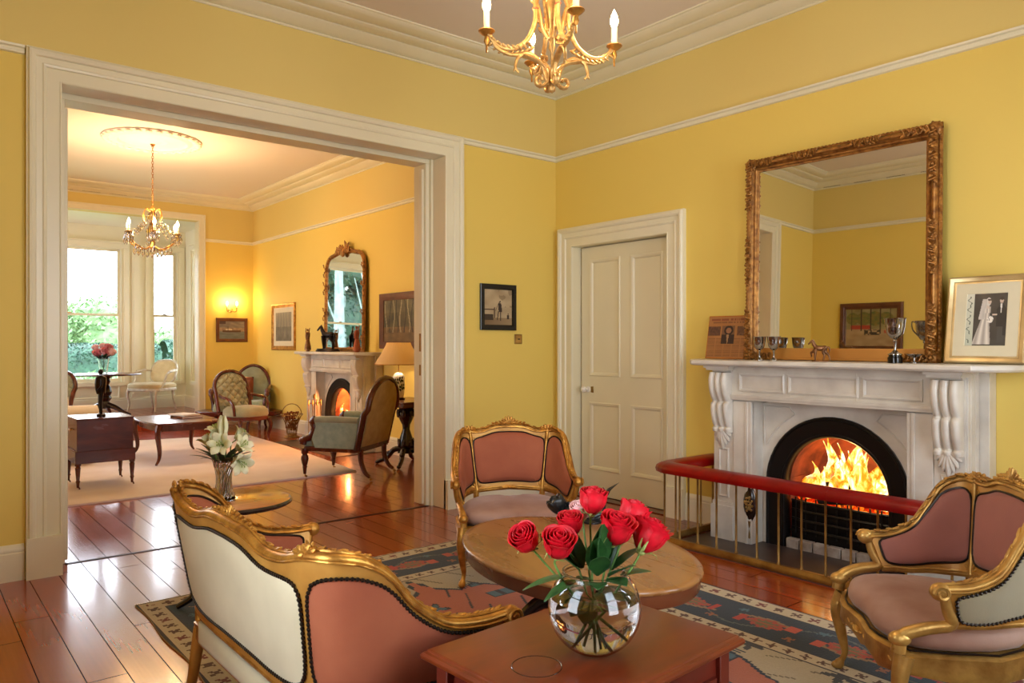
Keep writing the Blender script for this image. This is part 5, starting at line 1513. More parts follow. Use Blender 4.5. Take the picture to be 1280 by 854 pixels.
# arched gilt mirror over the far mantel
t = thing('arched_mirror', 'tall gilt mirror with carved crest on the far white mantel, reflecting trees', 'mirror', (4.640, 9.235, 1.236), 0, None, (-0.015, 0, -PI / 2))
W2, H2 = 0.525, 1.27
def arch2(o):
    pts = [(W2 + o, 0.055 - o)]
    rr_ = .16
    for k in range(9):
        a = k / 8 * PI / 2; pts.append((W2 - rr_ + (rr_ + o) * math.cos(a), H2 - rr_ * .6 + (rr_ + o) * math.sin(a) * (1 if o else 1) - rr_ * .4))
    for k in range(1, 8):
        f = k / 8; pts.append(((W2 - rr_) * (1 - 2 * f), H2 + o + .045 * math.sin(PI * f)))
    for k in range(9):
        a = PI / 2 + k / 8 * PI / 2; pts.append((-(W2 - rr_) + (rr_ + o) * math.cos(a), H2 - rr_ + (rr_ + o) * math.sin(a)))
    pts.append((-W2 - o, 0.055 - o))
    return pts
b = MB(); o2 = arch2(0.004)
b.rings([[(x, y, z) for x, z in o2] for y in (-.012, -.004)], True, True); obj('mirror_glass', b, M_['mirror'], t, flat=True)
b = MB(); rr_ = []
for d, e in [(0.055, 0), (0.058, .014), (.050, .026), (.038, .024), (.030, .034), (.018, .036), (.008, .026), (0, .018), (-.003, .01)]:
    rr_.append([(x, -e, z) for x, z in arch2(d)])
b.rings([list(x) for x in zip(*rr_)], False, False, None, True)
obj('frame', b, M_['gilt_dark'], t, ang=45)
b = MB(); rr2 = random.Random(4)
for k in range(46):
    a = rr2.uniform(0, PI); r = rr2.uniform(.03, .17); c = Vector((r * math.cos(a) * 1.15, -.04, H2 + .05 + r * math.sin(a) * .75))
    d = Vector((math.cos(a + rr2.uniform(-.8, .8)), -.2, math.sin(a + rr2.uniform(-.8, .8)))) * .045
    b.leafb(c - d, c + d, .016, .7, 6, 5, up=(0, -1, 0))
b.blob((0, -.045, H2 + .06), (.06, .03, .07), 10, 8)
for s in (-1, 1): b.tube([(s * (.05 + .012 * k), -.045, H2 + .10 + .06 * math.sin(k * .6)) for k in range(12)], .010, 6)
obj('crest', b, M_['gilt_dark'], t)
b = MB()
for s in (-1, 1):
    for z0 in (.08, .42, .78, 1.02):
        for k in range(7):
            c = Vector((s * (W2 + .03 + .018 * math.sin(k * 1.4)), -.04, z0 + .026 * k)); b.leafb(c, c + Vector((s * .03 * math.cos(k), -.004, .03)), .012, .7, 6, 5, up=(0, -1, 0))
obj('side_carving', b, M_['gilt_dark'], t)

# ------------------------------------------------------------------ things on the near mantel (z = 1.236)
MZ = 1.2365
def cup(loc, s, label, handles=True, black_base=False, group=None):
    t = thing('silver_cup', label, 'trophy cup', loc, rad(35), group)
    z0 = 0.0
    if black_base:
        b = MB(); b.lathe([(.030 * s, 0), (.030 * s, .024 * s), (.026 * s, .028 * s), (.026 * s, .034 * s), (.02 * s, .036 * s)], n=20); obj('plinth', b, M_['black'], t); z0 = .036 * s
    b = MB(); b.lathe([(.030 * s, z0), (.030 * s, z0 + .003 * s), (.016 * s, z0 + .010 * s), (.006 * s, z0 + .022 * s), (.0055 * s, z0 + .055 * s), (.010 * s, z0 + .062 * s), (.008 * s, z0 + .068 * s)], n=20)
    obj('stem', b, M_['silver'], t)
    b = MB(); zb = z0 + .068 * s
    P = [(.006, 0), (.02, .006), (.034, .025), (.040, .055), (.043, .088), (.046, .092)]
    Q = [(.042, .090), (.038, .055), (.032, .027), (.018, .010), (.001, .008)]
    b.lathe([(r * s, zb + z * s) for r, z in P + Q], n=24, cap=False); obj('bowl', b, M_['silver'], t)
    if handles:
        for sx in (-1, 1):
            q = MB(); q.tube(cr([(sx * .040 * s, 0, zb + .08 * s), (sx * .066 * s, 0, zb + .086 * s), (sx * .062 * s, 0, zb + .05 * s), (sx * .034 * s, 0, zb + .022 * s)], 5), .003 * s, 6); obj('handle', q, M_['silver'], t)
    return t
cup((4.455, 2.86, MZ), .98, 'silver goblet at the left end of the near mantel beside the mirror frame', False)
cup((4.44, 2.745, MZ), .98, 'silver goblet second from the left on the near mantel', False)
cup((4.40, 1.955, MZ), 1.30, 'large silver trophy cup on a black base at the right of the near mantel', True, True)
t = thing('silver_dish', 'small silver pedestal dish in front of the near mirror right of the trophy cup', 'dish', (4.47, 1.88, MZ))
b = MB(); b.lathe([(.02, 0), (.02, .004), (.005, .010), (.005, .03), (.02, .036), (.045, .05), (.044, .052), (.018, .040), (.001, .038)], n=20, cap=False); obj('bowl', b, M_['silver'], t)
def horse(name, label, loc, rz, s, m, stance, base=None):
    t = thing(name, label, 'horse figurine', loc, rz)
    b = MB(); zb = base[2] if base else 0.0
    def V(x, z, y=0): return Vector((x * s, y * s, z * s + zb))
    # body along x, head at -x ; unit: body length 1
    b.tube(cr([V(.46, .92), V(.34, .95), V(.10, .90), (V(-.16, .93)), V(-.34, .97), V(-.42, 1.02)], 4), lambda f: s * (.10 + .09 * math.sin(PI * min(1, f * 1.05 + .05))), 10, sq=(.8, 1.1))
    b.tube(cr([V(-.30, 1.0), V(-.44, 1.20), V(-.52, 1.38), V(-.58, 1.46)], 4), lambda f: s * (.165 - .085 * f), 9, sq=(.6, 1.0))
    b.tube(cr([V(-.50, 1.47), V(-.62, 1.42), V(-.76, 1.28), V(-.84, 1.20)], 4), lambda f: s * (.085 - .035 * f), 8, sq=(.75, 1.05))
    for e in (-1, 1): b.leafb(V(-.52, 1.5, .04 * e), V(-.50, 1.60, .05 * e), .02 * s, .6, 6, 4)
    b.tube(cr([V(-.52, 1.55), V(-.42, 1.40), V(-.32, 1.18), V(-.26, 1.05)], 3), lambda f: s * (.03 + .02 * f), 6, sq=(.35, 1.3))
    obj('body', b, m, t, ang=80)
    q = MB(); tl = [(.46, .98), (.60, .98), (.66, .80), (.64, .56)] if stance else [(.46, .98), (.54, .90), (.56, .66), (.54, .42)]
    q.tube(cr([V(*p) for p in tl], 4), lambda f: s * (.05 - .03 * f + .03 * math.sin(PI * f)), 7); obj('tail', q, m, t, ang=80)
    L = {0: [[(-.30, .86, .10), (-.31, .50, .10), (-.30, .28, .10), (-.30, .04, .10), (-.35, .0, .10)], [(-.30, .86, -.10), (-.29, .50, -.10), (-.28, .28, -.10), (-.27, .04, -.10), (-.32, .0, -.10)],
             [(.36, .90, .10), (.30, .62, .10), (.42, .42, .10), (.40, .04, .10), (.35, .0, .10)], [(.36, .90, -.10), (.32, .62, -.10), (.46, .42, -.10), (.46, .04, -.10), (.41, .0, -.10)]],
         1: [[(-.32, .88, .10), (-.52, .66, .10), (-.66, .58, .10), (-.62, .34, .10), (-.66, .28, .10)], [(-.30, .86, -.10), (-.33, .50, -.10), (-.34, .28, -.10), (-.34, .04, -.10), (-.39, .0, -.10)],
             [(.36, .90, .10), (.36, .62, .10), (.56, .44, .10), (.66, .10, .10), (.62, .04, .10)], [(.36, .90, -.10), (.22, .62, -.10), (.32, .40, -.10), (.24, .04, -.10), (.18, .0, -.10)]]}[stance]
    for pts in L:
        q = MB(); q.tube(cr([V(p[0], p[1], p[2]) for p in pts], 3), lambda f: s * (.105 * (1 - f) ** 1.3 + .034 + (.014 if f > .85 else 0)), 8); obj('leg', q, m, t, ang=80)
    if base:
        q = MB(); q.rings([[(base[0] * c * math.cos(a), base[1] * c * math.sin(a), z) for a in [2 * PI * k / 28 for k in range(28)]] for c, z in ((1, 0), (1, base[2] * .4), (.93, base[2] * .6), (.9, base[2]))], True, True); obj('base', q, m, t)
    return t
horse('prancing_horse', 'small copper coloured prancing horse figurine in the middle of the near mantel', (4.42, 2.415, MZ), rad(-72) , .083, M_['horse'], 1, (.05, .02, .006))
# newspaper page mounted on board
def pic_news(u, v):
    c = mixc((176, 120, 66), (160, 104, 54), nz(u * 3, v * 3, 2))
    if .90 < v < .95 and .06 < u < .94: return (138, 74, 44) if hs(math.floor(u * 46), 2) > .25 else c
    if .84 < v < .88 and .10 < u < .90: return (132, 84, 50) if hs(math.floor(u * 60), 5) > .3 else c
    if .54 < v < .76:
        if u < .30: return mixc((74, 46, 36), (120, 80, 52), nz(u * 22, v * 18, 3))
        if u > .70: return mixc((84, 52, 38), (130, 92, 60), nz(u * 22, v * 18, 5))
    if .34 < v < .78 and .33 < u < .64:
        q = (54, 34, 26)
        d = math.hypot((u - .50) * 1.1, (v - .66))
        if d < .07: return (152, 106, 72)
        if d < .10: return (42, 26, 20)
        if v < .56 and abs(u - .485) < .02 * (v - .30) * 6: return (168, 128, 88)
        return q if v < .56 or d < .12 else (120, 84, 56)
    if v < .50 or .36 < u < .40:
        col = u * 5 % 1
        if .06 < col < .94 and (v * 34) % 1 > .45 and v < .48 and v > .04: return mixc(c, (122, 78, 44), .5 + .3 * hs(math.floor(u * 90), math.floor(v * 34)))
    return c
t = thing('newspaper_board', 'old newspaper page on board leaning at the left end of the near mantel', 'newspaper', (4.585, 3.195, MZ + .156), 0, None, (-.19, 0, -PI / 2 + .04))
b = MB(); b.cbox((0, 0.004, 0), (.345, .008, .312)); obj('board', b, M_['amber'], t, bevel=.001)
picture_mesh('page', .335, .300, 90, 80, pic_news, M_['pic'], t, Matrix.Translation((0, -.001, 0)))
def pic_wed(u, v):
    # old wedding photograph: bride in white, groom in dark morning suit; handwriting strip at left
    if u < .20:
        c = mixc((190, 196, 176), (214, 214, 196), v)
        w = .10 + .035 * math.sin(v * 34) + .02 * math.sin(v * 71)
        if abs(u - w) < .012 and .06 < v < .94 and hs(math.floor(v * 22), 4) > .2: return (70, 84, 70)
        return c
    c = mixc((44, 40, 38), (66, 62, 58), nz(u * 4, v * 4, 1))
    if v < .12: c = (60, 58, 52)
    # groom
    g = abs(u - .86)
    if .07 < v < .44 and g < .085 and abs(u - .86) > .008: c = (62, 62, 60)
    if .36 < v < .78 and g < .12 - max(0, v - .68) * .9: c = (24, 24, 25)
    if .20 < v < .40 and u > .90 and g < .12: c = (26, 26, 27)
    if .62 < v < .79 and abs(u - .845) < .020 * (v - .55) * 5: c = (220, 218, 212)
    if ((u - .85) / .045) ** 2 + ((v - .845) / .048) ** 2 < 1: c = (200, 178, 160)
    if ((u - .855) / .05) ** 2 + ((v - .885) / .030) ** 2 < 1: c = (44, 36, 32)
    # bride: long veil, fitted bodice, flared skirt, bouquet
    cxx = .50 - (.62 - v) * .16 if v < .62 else .52
    half = .075 + max(0, .60 - v) * .26
    if .035 < v < .74 and abs(u - cxx) < half: c = mixc((226, 218, 206), (168, 160, 150), .5 + .5 * math.sin((u - cxx) / half * 7 + v * 3))
    if .70 < v < .78 and abs(u - .53) < .035: c = (206, 190, 174)
    if ((u - .545) / .060) ** 2 + ((v - .83) / .075) ** 2 < 1: c = (212, 206, 198)
    if .50 < v < .88 and .40 - (.88 - v) * .22 < u < .50 - (v < .7) * .02: c = mixc((214, 208, 200), (180, 174, 166), nz(u * 20, v * 8, 2))
    if ((u - .57) / .036) ** 2 + ((v - .825) / .045) ** 2 < 1: c = (204, 184, 166)
    if ((u - .56) / .045) ** 2 + ((v - .865) / .020) ** 2 < 1: c = (70, 58, 50)
    if ((u - .60) / .075) ** 2 + ((v - .50) / .065) ** 2 < 1: c = (236, 230, 220) if hs(math.floor(u * 44), math.floor(v * 44)) > .35 else (142, 140, 132)
    if abs(u - .70) < .06 and abs(v - .585) < .016: c = (206, 188, 170)
    return c
t = framed('wedding_photograph', 'wedding photograph in a pale gold frame leaning at the right end of the near mantel', 'photograph', (4.56, 1.545, MZ + .240), (-.17, 0, -PI / 2), .395, .486, [(0, .006), (.004, .010), (.012, .010), (.016, .016), (.034, .022), (.042, .018), (.046, .006), (.046, 0)], 'silver_gilt', pic_wed, mount=.052, pm='photo', nx=90, ny=110)

# ------------------------------------------------------------------ far mantel
horse('horse_statuette', 'dark bronze standing horse on an oval base on the far mantel', (4.45, 9.34, 1.2365), rad(-62), .20, M_['bronze'], 0, (.19, .075, .04))
def figurine(label, loc, s, m, arms=True, lady=False):
    t = thing('figurine', label, 'figurine', loc, rad(-90))
    b = MB(); b.lathe([(.045 * s, 0), (.045 * s, .02 * s), (.03 * s, .03 * s)], n=16); obj('base', b, m, t)
    b = MB()
    if lady: b.lathe([(.075 * s, .03 * s), (.07 * s, .10 * s), (.045 * s, .22 * s), (.026 * s, .30 * s)], n=16)
    else:
        for e in (-1, 1): b.tube([(e * .022 * s, 0, .03 * s), (e * .02 * s, -.008 * s, .14 * s), (e * .014 * s, 0, .26 * s)], [.012 * s, .018 * s, .026 * s], 8)
    b.tube(cr([(0, 0, .24 * s), (0, -.004 * s, .32 * s), (0, 0, .40 * s), (0, 0, .44 * s)], 3), lambda f: s * (.034 + .012 * math.sin(PI * f) - .026 * max(0, f - .8) * 5), 10, sq=(1.25, .8))
    b.blob((0, -.004 * s, .475 * s), (.022 * s, .026 * s, .030 * s), 10, 8)
    for e in (-1, 1):
        pts = [(e * .045 * s, 0, .40 * s), (e * .085 * s, -.01 * s, .43 * s), (e * .10 * s, 0, .52 * s)] if (arms and e > 0) or arms == 2 else [(e * .045 * s, 0, .40 * s), (e * .062 * s, -.006 * s, .33 * s), (e * .035 * s, -.04 * s, .28 * s)]
        b.tube(cr(pts, 3), lambda f: s * (.015 - .006 * f), 7)
    obj('body', b, m, t, ang=80)
    return t
figurine('pale porcelain figurine with raised arms at the left end of the far mantel', (4.42, 9.90, 1.2365), .62, M_['horse'], 2, True)
figurine('pair of painted porcelain figures at the right end of the far mantel', (4.44, 8.50, 1.2365), .64, M_['velvet'], True, True)
figurine('dark bronze figurine of a standing man on top of the small mahogany box', (1.50, 7.98, 0.660), .88, M_['bronze'], False, False)
t = thing('wall_lamp', 'twin bulb brass wall lamp glowing above the boat painting', 'wall light', (4.31, YF - .002, 1.90))
b = MB(); b.lathe([(.04, 0), (.04, .01), (.02, .02), (.01, .03)], n=16, M=Matrix.Rotation(PI / 2, 4, 'X')); obj('wall_plate', b, M_['brass'], t)
for e in (-1, 1):
    q = MB(); q.tube(cr([(0, -.02, 0), (e * .03, -.06, -.03), (e * .075, -.07, -.02), (e * .08, -.07, .03)], 4), .006, 7); q.lathe([(.018, .03), (.02, .036), (.012, .04)], (e * .08, -.07, 0), 12); obj('arm', q, M_['brass'], t)
    q = MB(); q.lathe([(.011, .036), (.011, .075), (.012, .078)], (e * .08, -.07, 0), 12); obj('candle_tube', q, M_['candle'], t)
    q = MB(); q.lathe([(.008, .076), (.015, .09), (.017, .105), (.012, .125), (.004, .14), (.0005, .146)], (e * .08, -.07, 0), 12); obj('bulb', q, M_['bulb'], t)
# ------------------------------------------------------------------ chandeliers
def lamp_light(name, loc, w, col, r=0.03):
    l = bpy.data.lights.new(name, 'POINT'); l.energy = w; l.color = col; l.shadow_soft_size = r
    o = bpy.data.objects.new(name, l); COL.objects.link(o); o.location = loc; return o
WARM = (1.0, 0.62, 0.30); WARM1 = (1.0, 0.70, 0.40)
def candle_parts(t, x, y, z, s=1.0):
    q = MB(); q.lathe([(.006 * s, z - .055 * s), (.012 * s, z - .04 * s), (.008 * s, z - .02 * s), (.022 * s, z - .012 * s), (.034 * s, z), (.032 * s, z + .004 * s), (.012 * s, z + .004 * s)], (x, y, 0), 14); q.tube([(x, y, z - .05 * s), (x, y, z - .085 * s)], .004 * s, 6); obj('drip_pan', q, M_['gilt'], t)
    q = MB(); q.lathe([(.0125 * s, z + .003), (.0125 * s, z + .075 * s), (.009 * s, z + .078 * s)], (x, y, 0), 14); obj('candle_tube', q, M_['candle'], t)
    q = MB(); q.lathe([(.009 * s, z + .078 * s), (.0165 * s, z + .095 * s), (.0175 * s, z + .108 * s), (.013 * s, z + .128 * s), (.005 * s, z + .146 * s), (.0006, z + .155 * s)], (x, y, 0), 14); obj('bulb', q, M_['bulb'], t)
cx, cy = 2.19, 2.415
t = thing('gilt_chandelier', 'gilt scrollwork chandelier with candle bulbs hanging from the near ceiling', 'chandelier', (cx, cy, 0))
b = MB()
b.lathe([(.0005, 2.425), (.014, 2.435), (.016, 2.45), (.006, 2.465), (.006, 2.60), (.016, 2.62), (.012, 2.64), (.014, 2.72), (.020, 2.76), (.030, 2.80), (.018, 2.84), (.010, 2.88), (.010, 3.06), (.02, 3.09), (.006, 3.12)], n=16)
obj('centre_stem', b, M_['gilt_chandelier'], t)
b = MB()
for k in range(20):
    z = 3.12 + k * .028; a = PI / 2 * (k % 2)
    b.tube([(.010 * math.cos(j * PI / 4) * math.cos(a), .010 * math.cos(j * PI / 4) * math.sin(a), z + .018 * math.sin(j * PI / 4)) for j in range(8)], .0025, 5, loop=True)
b.lathe([(.0, 3.70), (.06, 3.70), (.055, 3.68), (.02, 3.665), (.01, 3.65)], n=20)
obj('chain', b, M_['gilt_dark'], t)
base_ang = math.atan2(FW.y, FW.x)
for k in range(4):
    th = rad(16 + 90 * k); lat, dep = math.cos(th), math.sin(th)
    D = RT * lat + FW * dep
    def Q(r, z, s=0.0): return D * r + Vector((0, 0, z)) + Vector((-D.y, D.x, 0)) * s
    zc = 2.66
    # main S arm
    b = MB()
    b.tube(cr([Q(.02, 2.90), Q(.07, 2.82), Q(.075, 2.73), Q(.11, 2.645), Q(.17, 2.60), Q(.23, 2.60), Q(.27, 2.63), Q(.29, 2.655)], 5), lambda f: .0115 - .0025 * f, 8)
    b.tube(cr([Q(.02, 2.47), Q(.05, 2.55), Q(.10, 2.585), Q(.15, 2.575), Q(.20, 2.575), Q(.25, 2.60), Q(.275, 2.65)], 5), lambda f: .0095 - .0025 * f, 8)
    for i in range(18):
        f = i / 17; p = Q(.08 + .19 * f, 2.62 - .03 * math.sin(PI * f) + .03 * max(0, f - .7)); s_ = 1 if i % 2 else -1
        b.leafb(p, p + D * .024 + Vector((0, 0, .020 * s_)) + Vector((-D.y, D.x, 0)) * .012 * s_, .009, .7, 6, 4)
    obj('arm', b, M_['gilt_chandelier'], t, ang=60)
    # lower C scroll with curl
    b = MB()
    curl = [Q(.055 + .028 * math.cos(a) * (1 - .6 * j / 12), 2.475 + .028 * math.sin(a) * (1 - .6 * j / 12)) for j, a in [(j, -PI + j * .5) for j in range(13)]]
    b.tube(cr([Q(.13, 2.575), Q(.07, 2.56), Q(.022, 2.52), Q(.020, 2.47)], 4) + curl[1:], lambda f: .0115 - .0025 * f, 8, sq=(1.3, .8))
    b.tube(cr([Q(.13, 2.58), Q(.155, 2.56), Q(.165, 2.52), Q(.15, 2.50)], 4), lambda f: .0095 - .005 * f, 7)
    b.leafb(Q(.16, 2.54), Q(.172, 2.50), .007, .7, 6, 4)
    obj('scroll', b, M_['gilt_chandelier'], t, ang=60)
    # upper scroll ribs of the cage
    b = MB()
    b.tube(cr([Q(.02, 2.66), Q(.045, 2.70), Q(.06, 2.78), Q(.10, 2.86), Q(.09, 2.96), Q(.04, 3.02), Q(.015, 3.08)], 4), .0095, 8)
    for i in range(11):
        p = Q(.045 + .006 * i, 2.68 + .020 * i); b.leafb(p, p + D * .018 * (-1) ** i + Vector((0, 0, .024)), .009, .7, 6, 4)
    obj('cage_rib', b, M_['gilt_chandelier'], t, ang=60)
    p = Q(.29, 0)
    candle_parts(t, p.x, p.y, zc, 1.05)
    q = MB(); fl = Q(.075, 2.775)
    for j in range(6):
        a = j * PI / 3; q.leafb(fl, fl + Vector((.016 * math.cos(a), .016 * math.sin(a), .008)), .007, .6, 6, 4)
    obj('rosette', q, M_['velvet'], t)
    lamp_light('near_chandelier_bulb', (cx + p.x, cy + p.y, zc + .12), 16, WARM1)

cx, cy = 2.30, 9.40
t = thing('crystal_chandelier', 'crystal hung gilt chandelier with six lit candle bulbs in the far room', 'chandelier', (cx, cy, 0))
b = MB(); b.lathe([(.001, 2.42), (.03, 2.44), (.035, 2.46), (.012, 2.50), (.012, 2.86), (.03, 2.90), (.008, 2.94)], n=14); obj('centre_stem', b, M_['gilt'], t)
b = MB(); b.lathe([(.01, 2.52), (.06, 2.57), (.072, 2.64), (.045, 2.70), (.03, 2.72), (.06, 2.77), (.06, 2.81), (.03, 2.87), (.012, 2.89)], n=12); obj('glass_column', b, M_['crystal'], t, flat=True)
b = MB()
for k in range(24):
    z = 2.94 + k * .031; a = PI / 2 * (k % 2)
    b.tube([(.011 * math.cos(j * PI / 4) * math.cos(a), .011 * math.cos(j * PI / 4) * math.sin(a), z + .02 * math.sin(j * PI / 4)) for j in range(8)], .003, 5, loop=True)
b.lathe([(.0, 3.65), (.03, 3.65), (.022, 3.635), (.01, 3.62)], n=16)
obj('chain', b, M_['gilt_dark'], t)
def drop(b, x, y, z, s):
    s *= 1.45
    b.blob((x, y, z), .006 * s, 6, 4); b.lathe([(.0005, z - .045 * s), (.008 * s, z - .03 * s), (.009 * s, z - .02 * s), (.001, z - .004)], (x, y, 0), 6)
for k in range(6):
    a = rad(20 + 60 * k); c, s_ = math.cos(a), math.sin(a)
    b = MB(); b.tube(cr([(0.02 * c, .02 * s_, 2.47), (.10 * c, .10 * s_, 2.43), (.2 * c, .2 * s_, 2.47), (.26 * c, .26 * s_, 2.52), (.29 * c, .29 * s_, 2.58)], 4), .007, 7)
    b.tube(cr([(0.02 * c, .02 * s_, 2.86), (.08 * c, .08 * s_, 2.90), (.11 * c, .11 * s_, 2.82), (.09 * c, .09 * s_, 2.76)], 4), .005, 6)
    obj('arm', b, M_['gilt'], t)
    candle_parts(t, .29 * c, .29 * s_, 2.61, 1.0)
    b = MB()
    for j in range(8):
        q = j * PI / 4; drop(b, .29 * c + .034 * math.cos(q), .29 * s_ + .034 * math.sin(q), 2.595, 1.0 if j % 2 else 1.6)
    for j in range(4): drop(b, (.06 + .05 * j) * c, (.06 + .05 * j) * s_, 2.43 + .012 * j, 1.5)
    for j in range(5):
        f = j / 4; drop(b, (.10 + .12 * f) * math.cos(a + .2), (.10 + .12 * f) * math.sin(a + .2), 2.76 - .12 * f, 1.2)
    obj('crystal_drops', b, M_['crystal'], t, flat=True)
    lamp_light('far_chandelier_bulb', (cx + .29 * c, cy + .29 * s_, 2.74), 30.0, WARM)
for e in (-1, 1): lamp_light('wall_lamp_bulb', (4.31 + e * .08, YF - .10, 2.03), 7, (1.0, .58, .22), .02)

# ------------------------------------------------------------------ far room furniture
# sage armchair seen from behind: faces local +Y
fx, fy_ = -.57, .82
t = thing('sage_armchair', 'mahogany armchair with round topped back and sage damask arms by the doorway', 'armchair', (3.60, 7.07, 0), math.atan2(-fx, fy_))
def hoop(w, z0, z1, y0, lean, n=14):
    pts = [(-w, y0, z0), (-w * 1.02, y0 - lean * .5, (z0 + z1) * .5)]
    for k in range(n + 1):
        a = PI - PI * k / n; pts.append((w * 1.0 * math.cos(a), y0 - lean * (.75 + .25 * math.sin(a)), z1 - w * .9 + w * .9 * math.sin(a)))
    pts += [(w * 1.02, y0 - lean * .5, (z0 + z1) * .5), (w, y0, z0)]
    return pts
b = MB(); b.tube(hoop(.325, .30, 1.0, -.26, .16), .034, 10, sq=(1, .75)); b.box(-.325, .325, -.285, -.235, .28, .34); obj('back_frame', b, M_['mahogz'], t, ang=60)
def back_surf(w, z0, z1, y0, lean, off, puff, tuft=None):
    def f(u, v):
        e = 2 * u - 1; zz = z0 + (z1 - z0) * v; 
        top = (z1 - w * .9); ww = w if zz < top else w * math.sqrt(max(0.0, 1 - ((zz - top) / (w * .9)) ** 2))
        ww = max(ww, .01)
        y = y0 - lean * v ** .9 + off; d = puff * (1 - abs(e) ** 4) * (1 - abs(2 * v - 1) ** 6)
        if tuft:
            r = math.sin(PI * (u * tuft[0] + .5 * (int(v * tuft[1]) % 1))) ; d -= 0
            gx, gy = u * tuft[0], v * tuft[1]
            a = abs(math.sin(PI * (gx + gy) / 1.0)) ; c = abs(math.sin(PI * (gx - gy) / 1.0))
            d += .036 * (min(a, c)) ** .45 - .018
        return (e * ww, y + d, zz)
    return f
b = MB(); b.slab(back_surf(.30, .33, .975, -.26, .15, -.035, -.004), back_surf(.30, .33, .975, -.26, .15, -.01, 0), 14, 16); obj('outside_back_cloth', b, M_['tan_back'], t, ang=60)
b = MB(); b.slab(back_surf(.30, .33, .975, -.26, .15, .0, .05), back_surf(.30, .33, .975, -.26, .15, -.01, 0), 14, 16); obj('back_cushion', b, M_['sage'], t, ang=60)
b = MB(); b.box(-.30, .30, -.24, .34, .27, .32); obj('seat_frame', b, M_['mahog'], t, bevel=.01)
b = MB(); b.box(-.285, .285, -.22, .36, .31, .42); obj('seat_cushion', b, M_['sage'], t, bevel=.035, seg=4)
for e in (-1, 1):
    b = MB(); x0, x1 = (e * .27, e * .33)
    b.prism([(-.25, .31), (.20, .31), (.235, .40), (.19, .52), (.20, .57), (-.27, .57)], min(x0, x1), max(x0, x1), Matrix(((0, 0, 1, 0), (1, 0, 0, 0), (0, 1, 0, 0), (0, 0, 0, 1))))
    obj('arm_panel', b, M_['sage'], t, bevel=.008)
    b = MB(); b.tube([(e * .30, -.27, .585), (e * .30, 0, .59), (e * .30, .20, .585)], [.036, .040, .038], 12); obj('arm_pad', b, M_['sage_btn'], t)
    b = MB(); b.tube(cr([(e * .30, .20, .60), (e * .30, .235, .555), (e * .30, .22, .50), (e * .30, .26, .42), (e * .30, .33, .385), (e * .30, .345, .34)], 4), [.040] * 5 + [.030] * 8 + [.036] * 8, 9, sq=(.9, 1)); b.blob((e * .30, .35, .375), (.036, .04, .034), 10, 7)
    obj('arm_front', b, M_['mahogz'], t, ang=60)
    b = MB(); b.lathe([(.036, .30), (.036, .25), (.024, .235), (.034, .22), (.038, .19), (.030, .15), (.020, .12), (.026, .11), (.020, .10), (.015, .045), (.014, .04)], (e * .285, .335, 0), 14); obj('front_leg', b, M_['mahogz'], t)
    b = MB(); b.tube(cr([(e * .26, -.27, .30), (e * .26, -.275, .18), (e * .265, -.32, .08), (e * .27, -.37, .04)], 4), lambda f: .030 - .012 * f, 8); obj('rear_leg', b, M_['mahogz'], t)
    for px, py in ((e * .285, .335), (e * .27, -.375)):
        b = MB(); b.lathe([(.0005, -.012), (.012, -.010), (.014, 0), (.012, .010), (.0005, .012)], (0, 0, 0), 12, Matrix.Translation((px, py - .012, .0165)) , ax='x'); b.tube([(px, py, .05), (px, py - .006, .018)], .006, 6); obj('castor', b, M_['brass'], t)

# button-backed chair facing the camera
def button_chair(loc, rz, label):
    t = thing('button_back_chair', label, 'chair', loc, rz, None)
    b = MB(); b.tube(hoop(.245, .40, .945, -.24, .14), .030, 10, sq=(1, .8)); b.box(-.24, .24, -.265, -.215, .34, .40); obj('back_frame', b, M_['mahogz'], t, ang=60)
    b = MB(); b.slab(back_surf(.225, .36, .925, -.24, .14, .005, .045, (4, 5)), back_surf(.225, .36, .925, -.24, .14, -.02, 0), 48, 56); obj('button_back', b, M_['sage_btn'], t, ang=70)
    b = MB()
    for j in range(1, 6):
        for i in range(5):
            u = (i + (.5 if j % 2 else 0)) / 4.0
            if 0.06 < u < .94:
                p = back_surf(.225, .36, .925, -.24, .14, .005, .045, (4, 5))(u, j / 5 * .96 if j < 5 else .94)
                if j < 5: b.blob((p[0], p[1] + .003, p[2]), .008, 6, 4)
    obj('buttons', b, M_['leafd'], t)
    b = MB(); b.rings([[(w * math.copysign(min(1, abs(math.cos(a)) ** .6), math.cos(a)), .02 + d * math.copysign(abs(math.sin(a)) ** .7, math.sin(a)), z) for a in [2 * PI * k / 32 for k in range(32)]] for w, d, z in ((.25, .25, .34), (.265, .265, .37), (.26, .26, .43), (.22, .22, .47), (.1, .1, .485))], True, True); obj('seat', b, M_['sage_btn'], t, ang=70)
    b = MB(); b.rings([[(w * math.copysign(min(1, abs(math.cos(a)) ** .6), math.cos(a)), .02 + w * math.copysign(abs(math.sin(a)) ** .7, math.sin(a)), z) for a in [2 * PI * k / 32 for k in range(32)]] for w, z in ((.24, .29), (.262, .30), (.262, .34), (.25, .35))], True, True); obj('seat_rail', b, M_['mahog'], t, ang=50)
    for e in (-1, 1):
        b = MB(); b.tube(cr([(e * .215, .23, .31), (e * .235, .255, .22), (e * .215, .23, .10), (e * .222, .25, .0)], 4), lambda f: .030 - .016 * f, 8); obj('front_leg', b, M_['mahogz'], t)
        b = MB(); b.tube(cr([(e * .20, -.22, .36), (e * .20, -.23, .2), (e * .205, -.29, .0)], 4), lambda f: .026 - .010 * f, 8); obj('rear_leg', b, M_['mahogz'], t)
        b = MB(); b.tube(cr([(e * .24, -.22, .62), (e * .275, -.08, .60), (e * .28, .06, .58), (e * .262, .14, .50), (e * .25, .16, .36)], 4), .020, 8); obj('arm', b, M_['mahogz'], t)
    return t
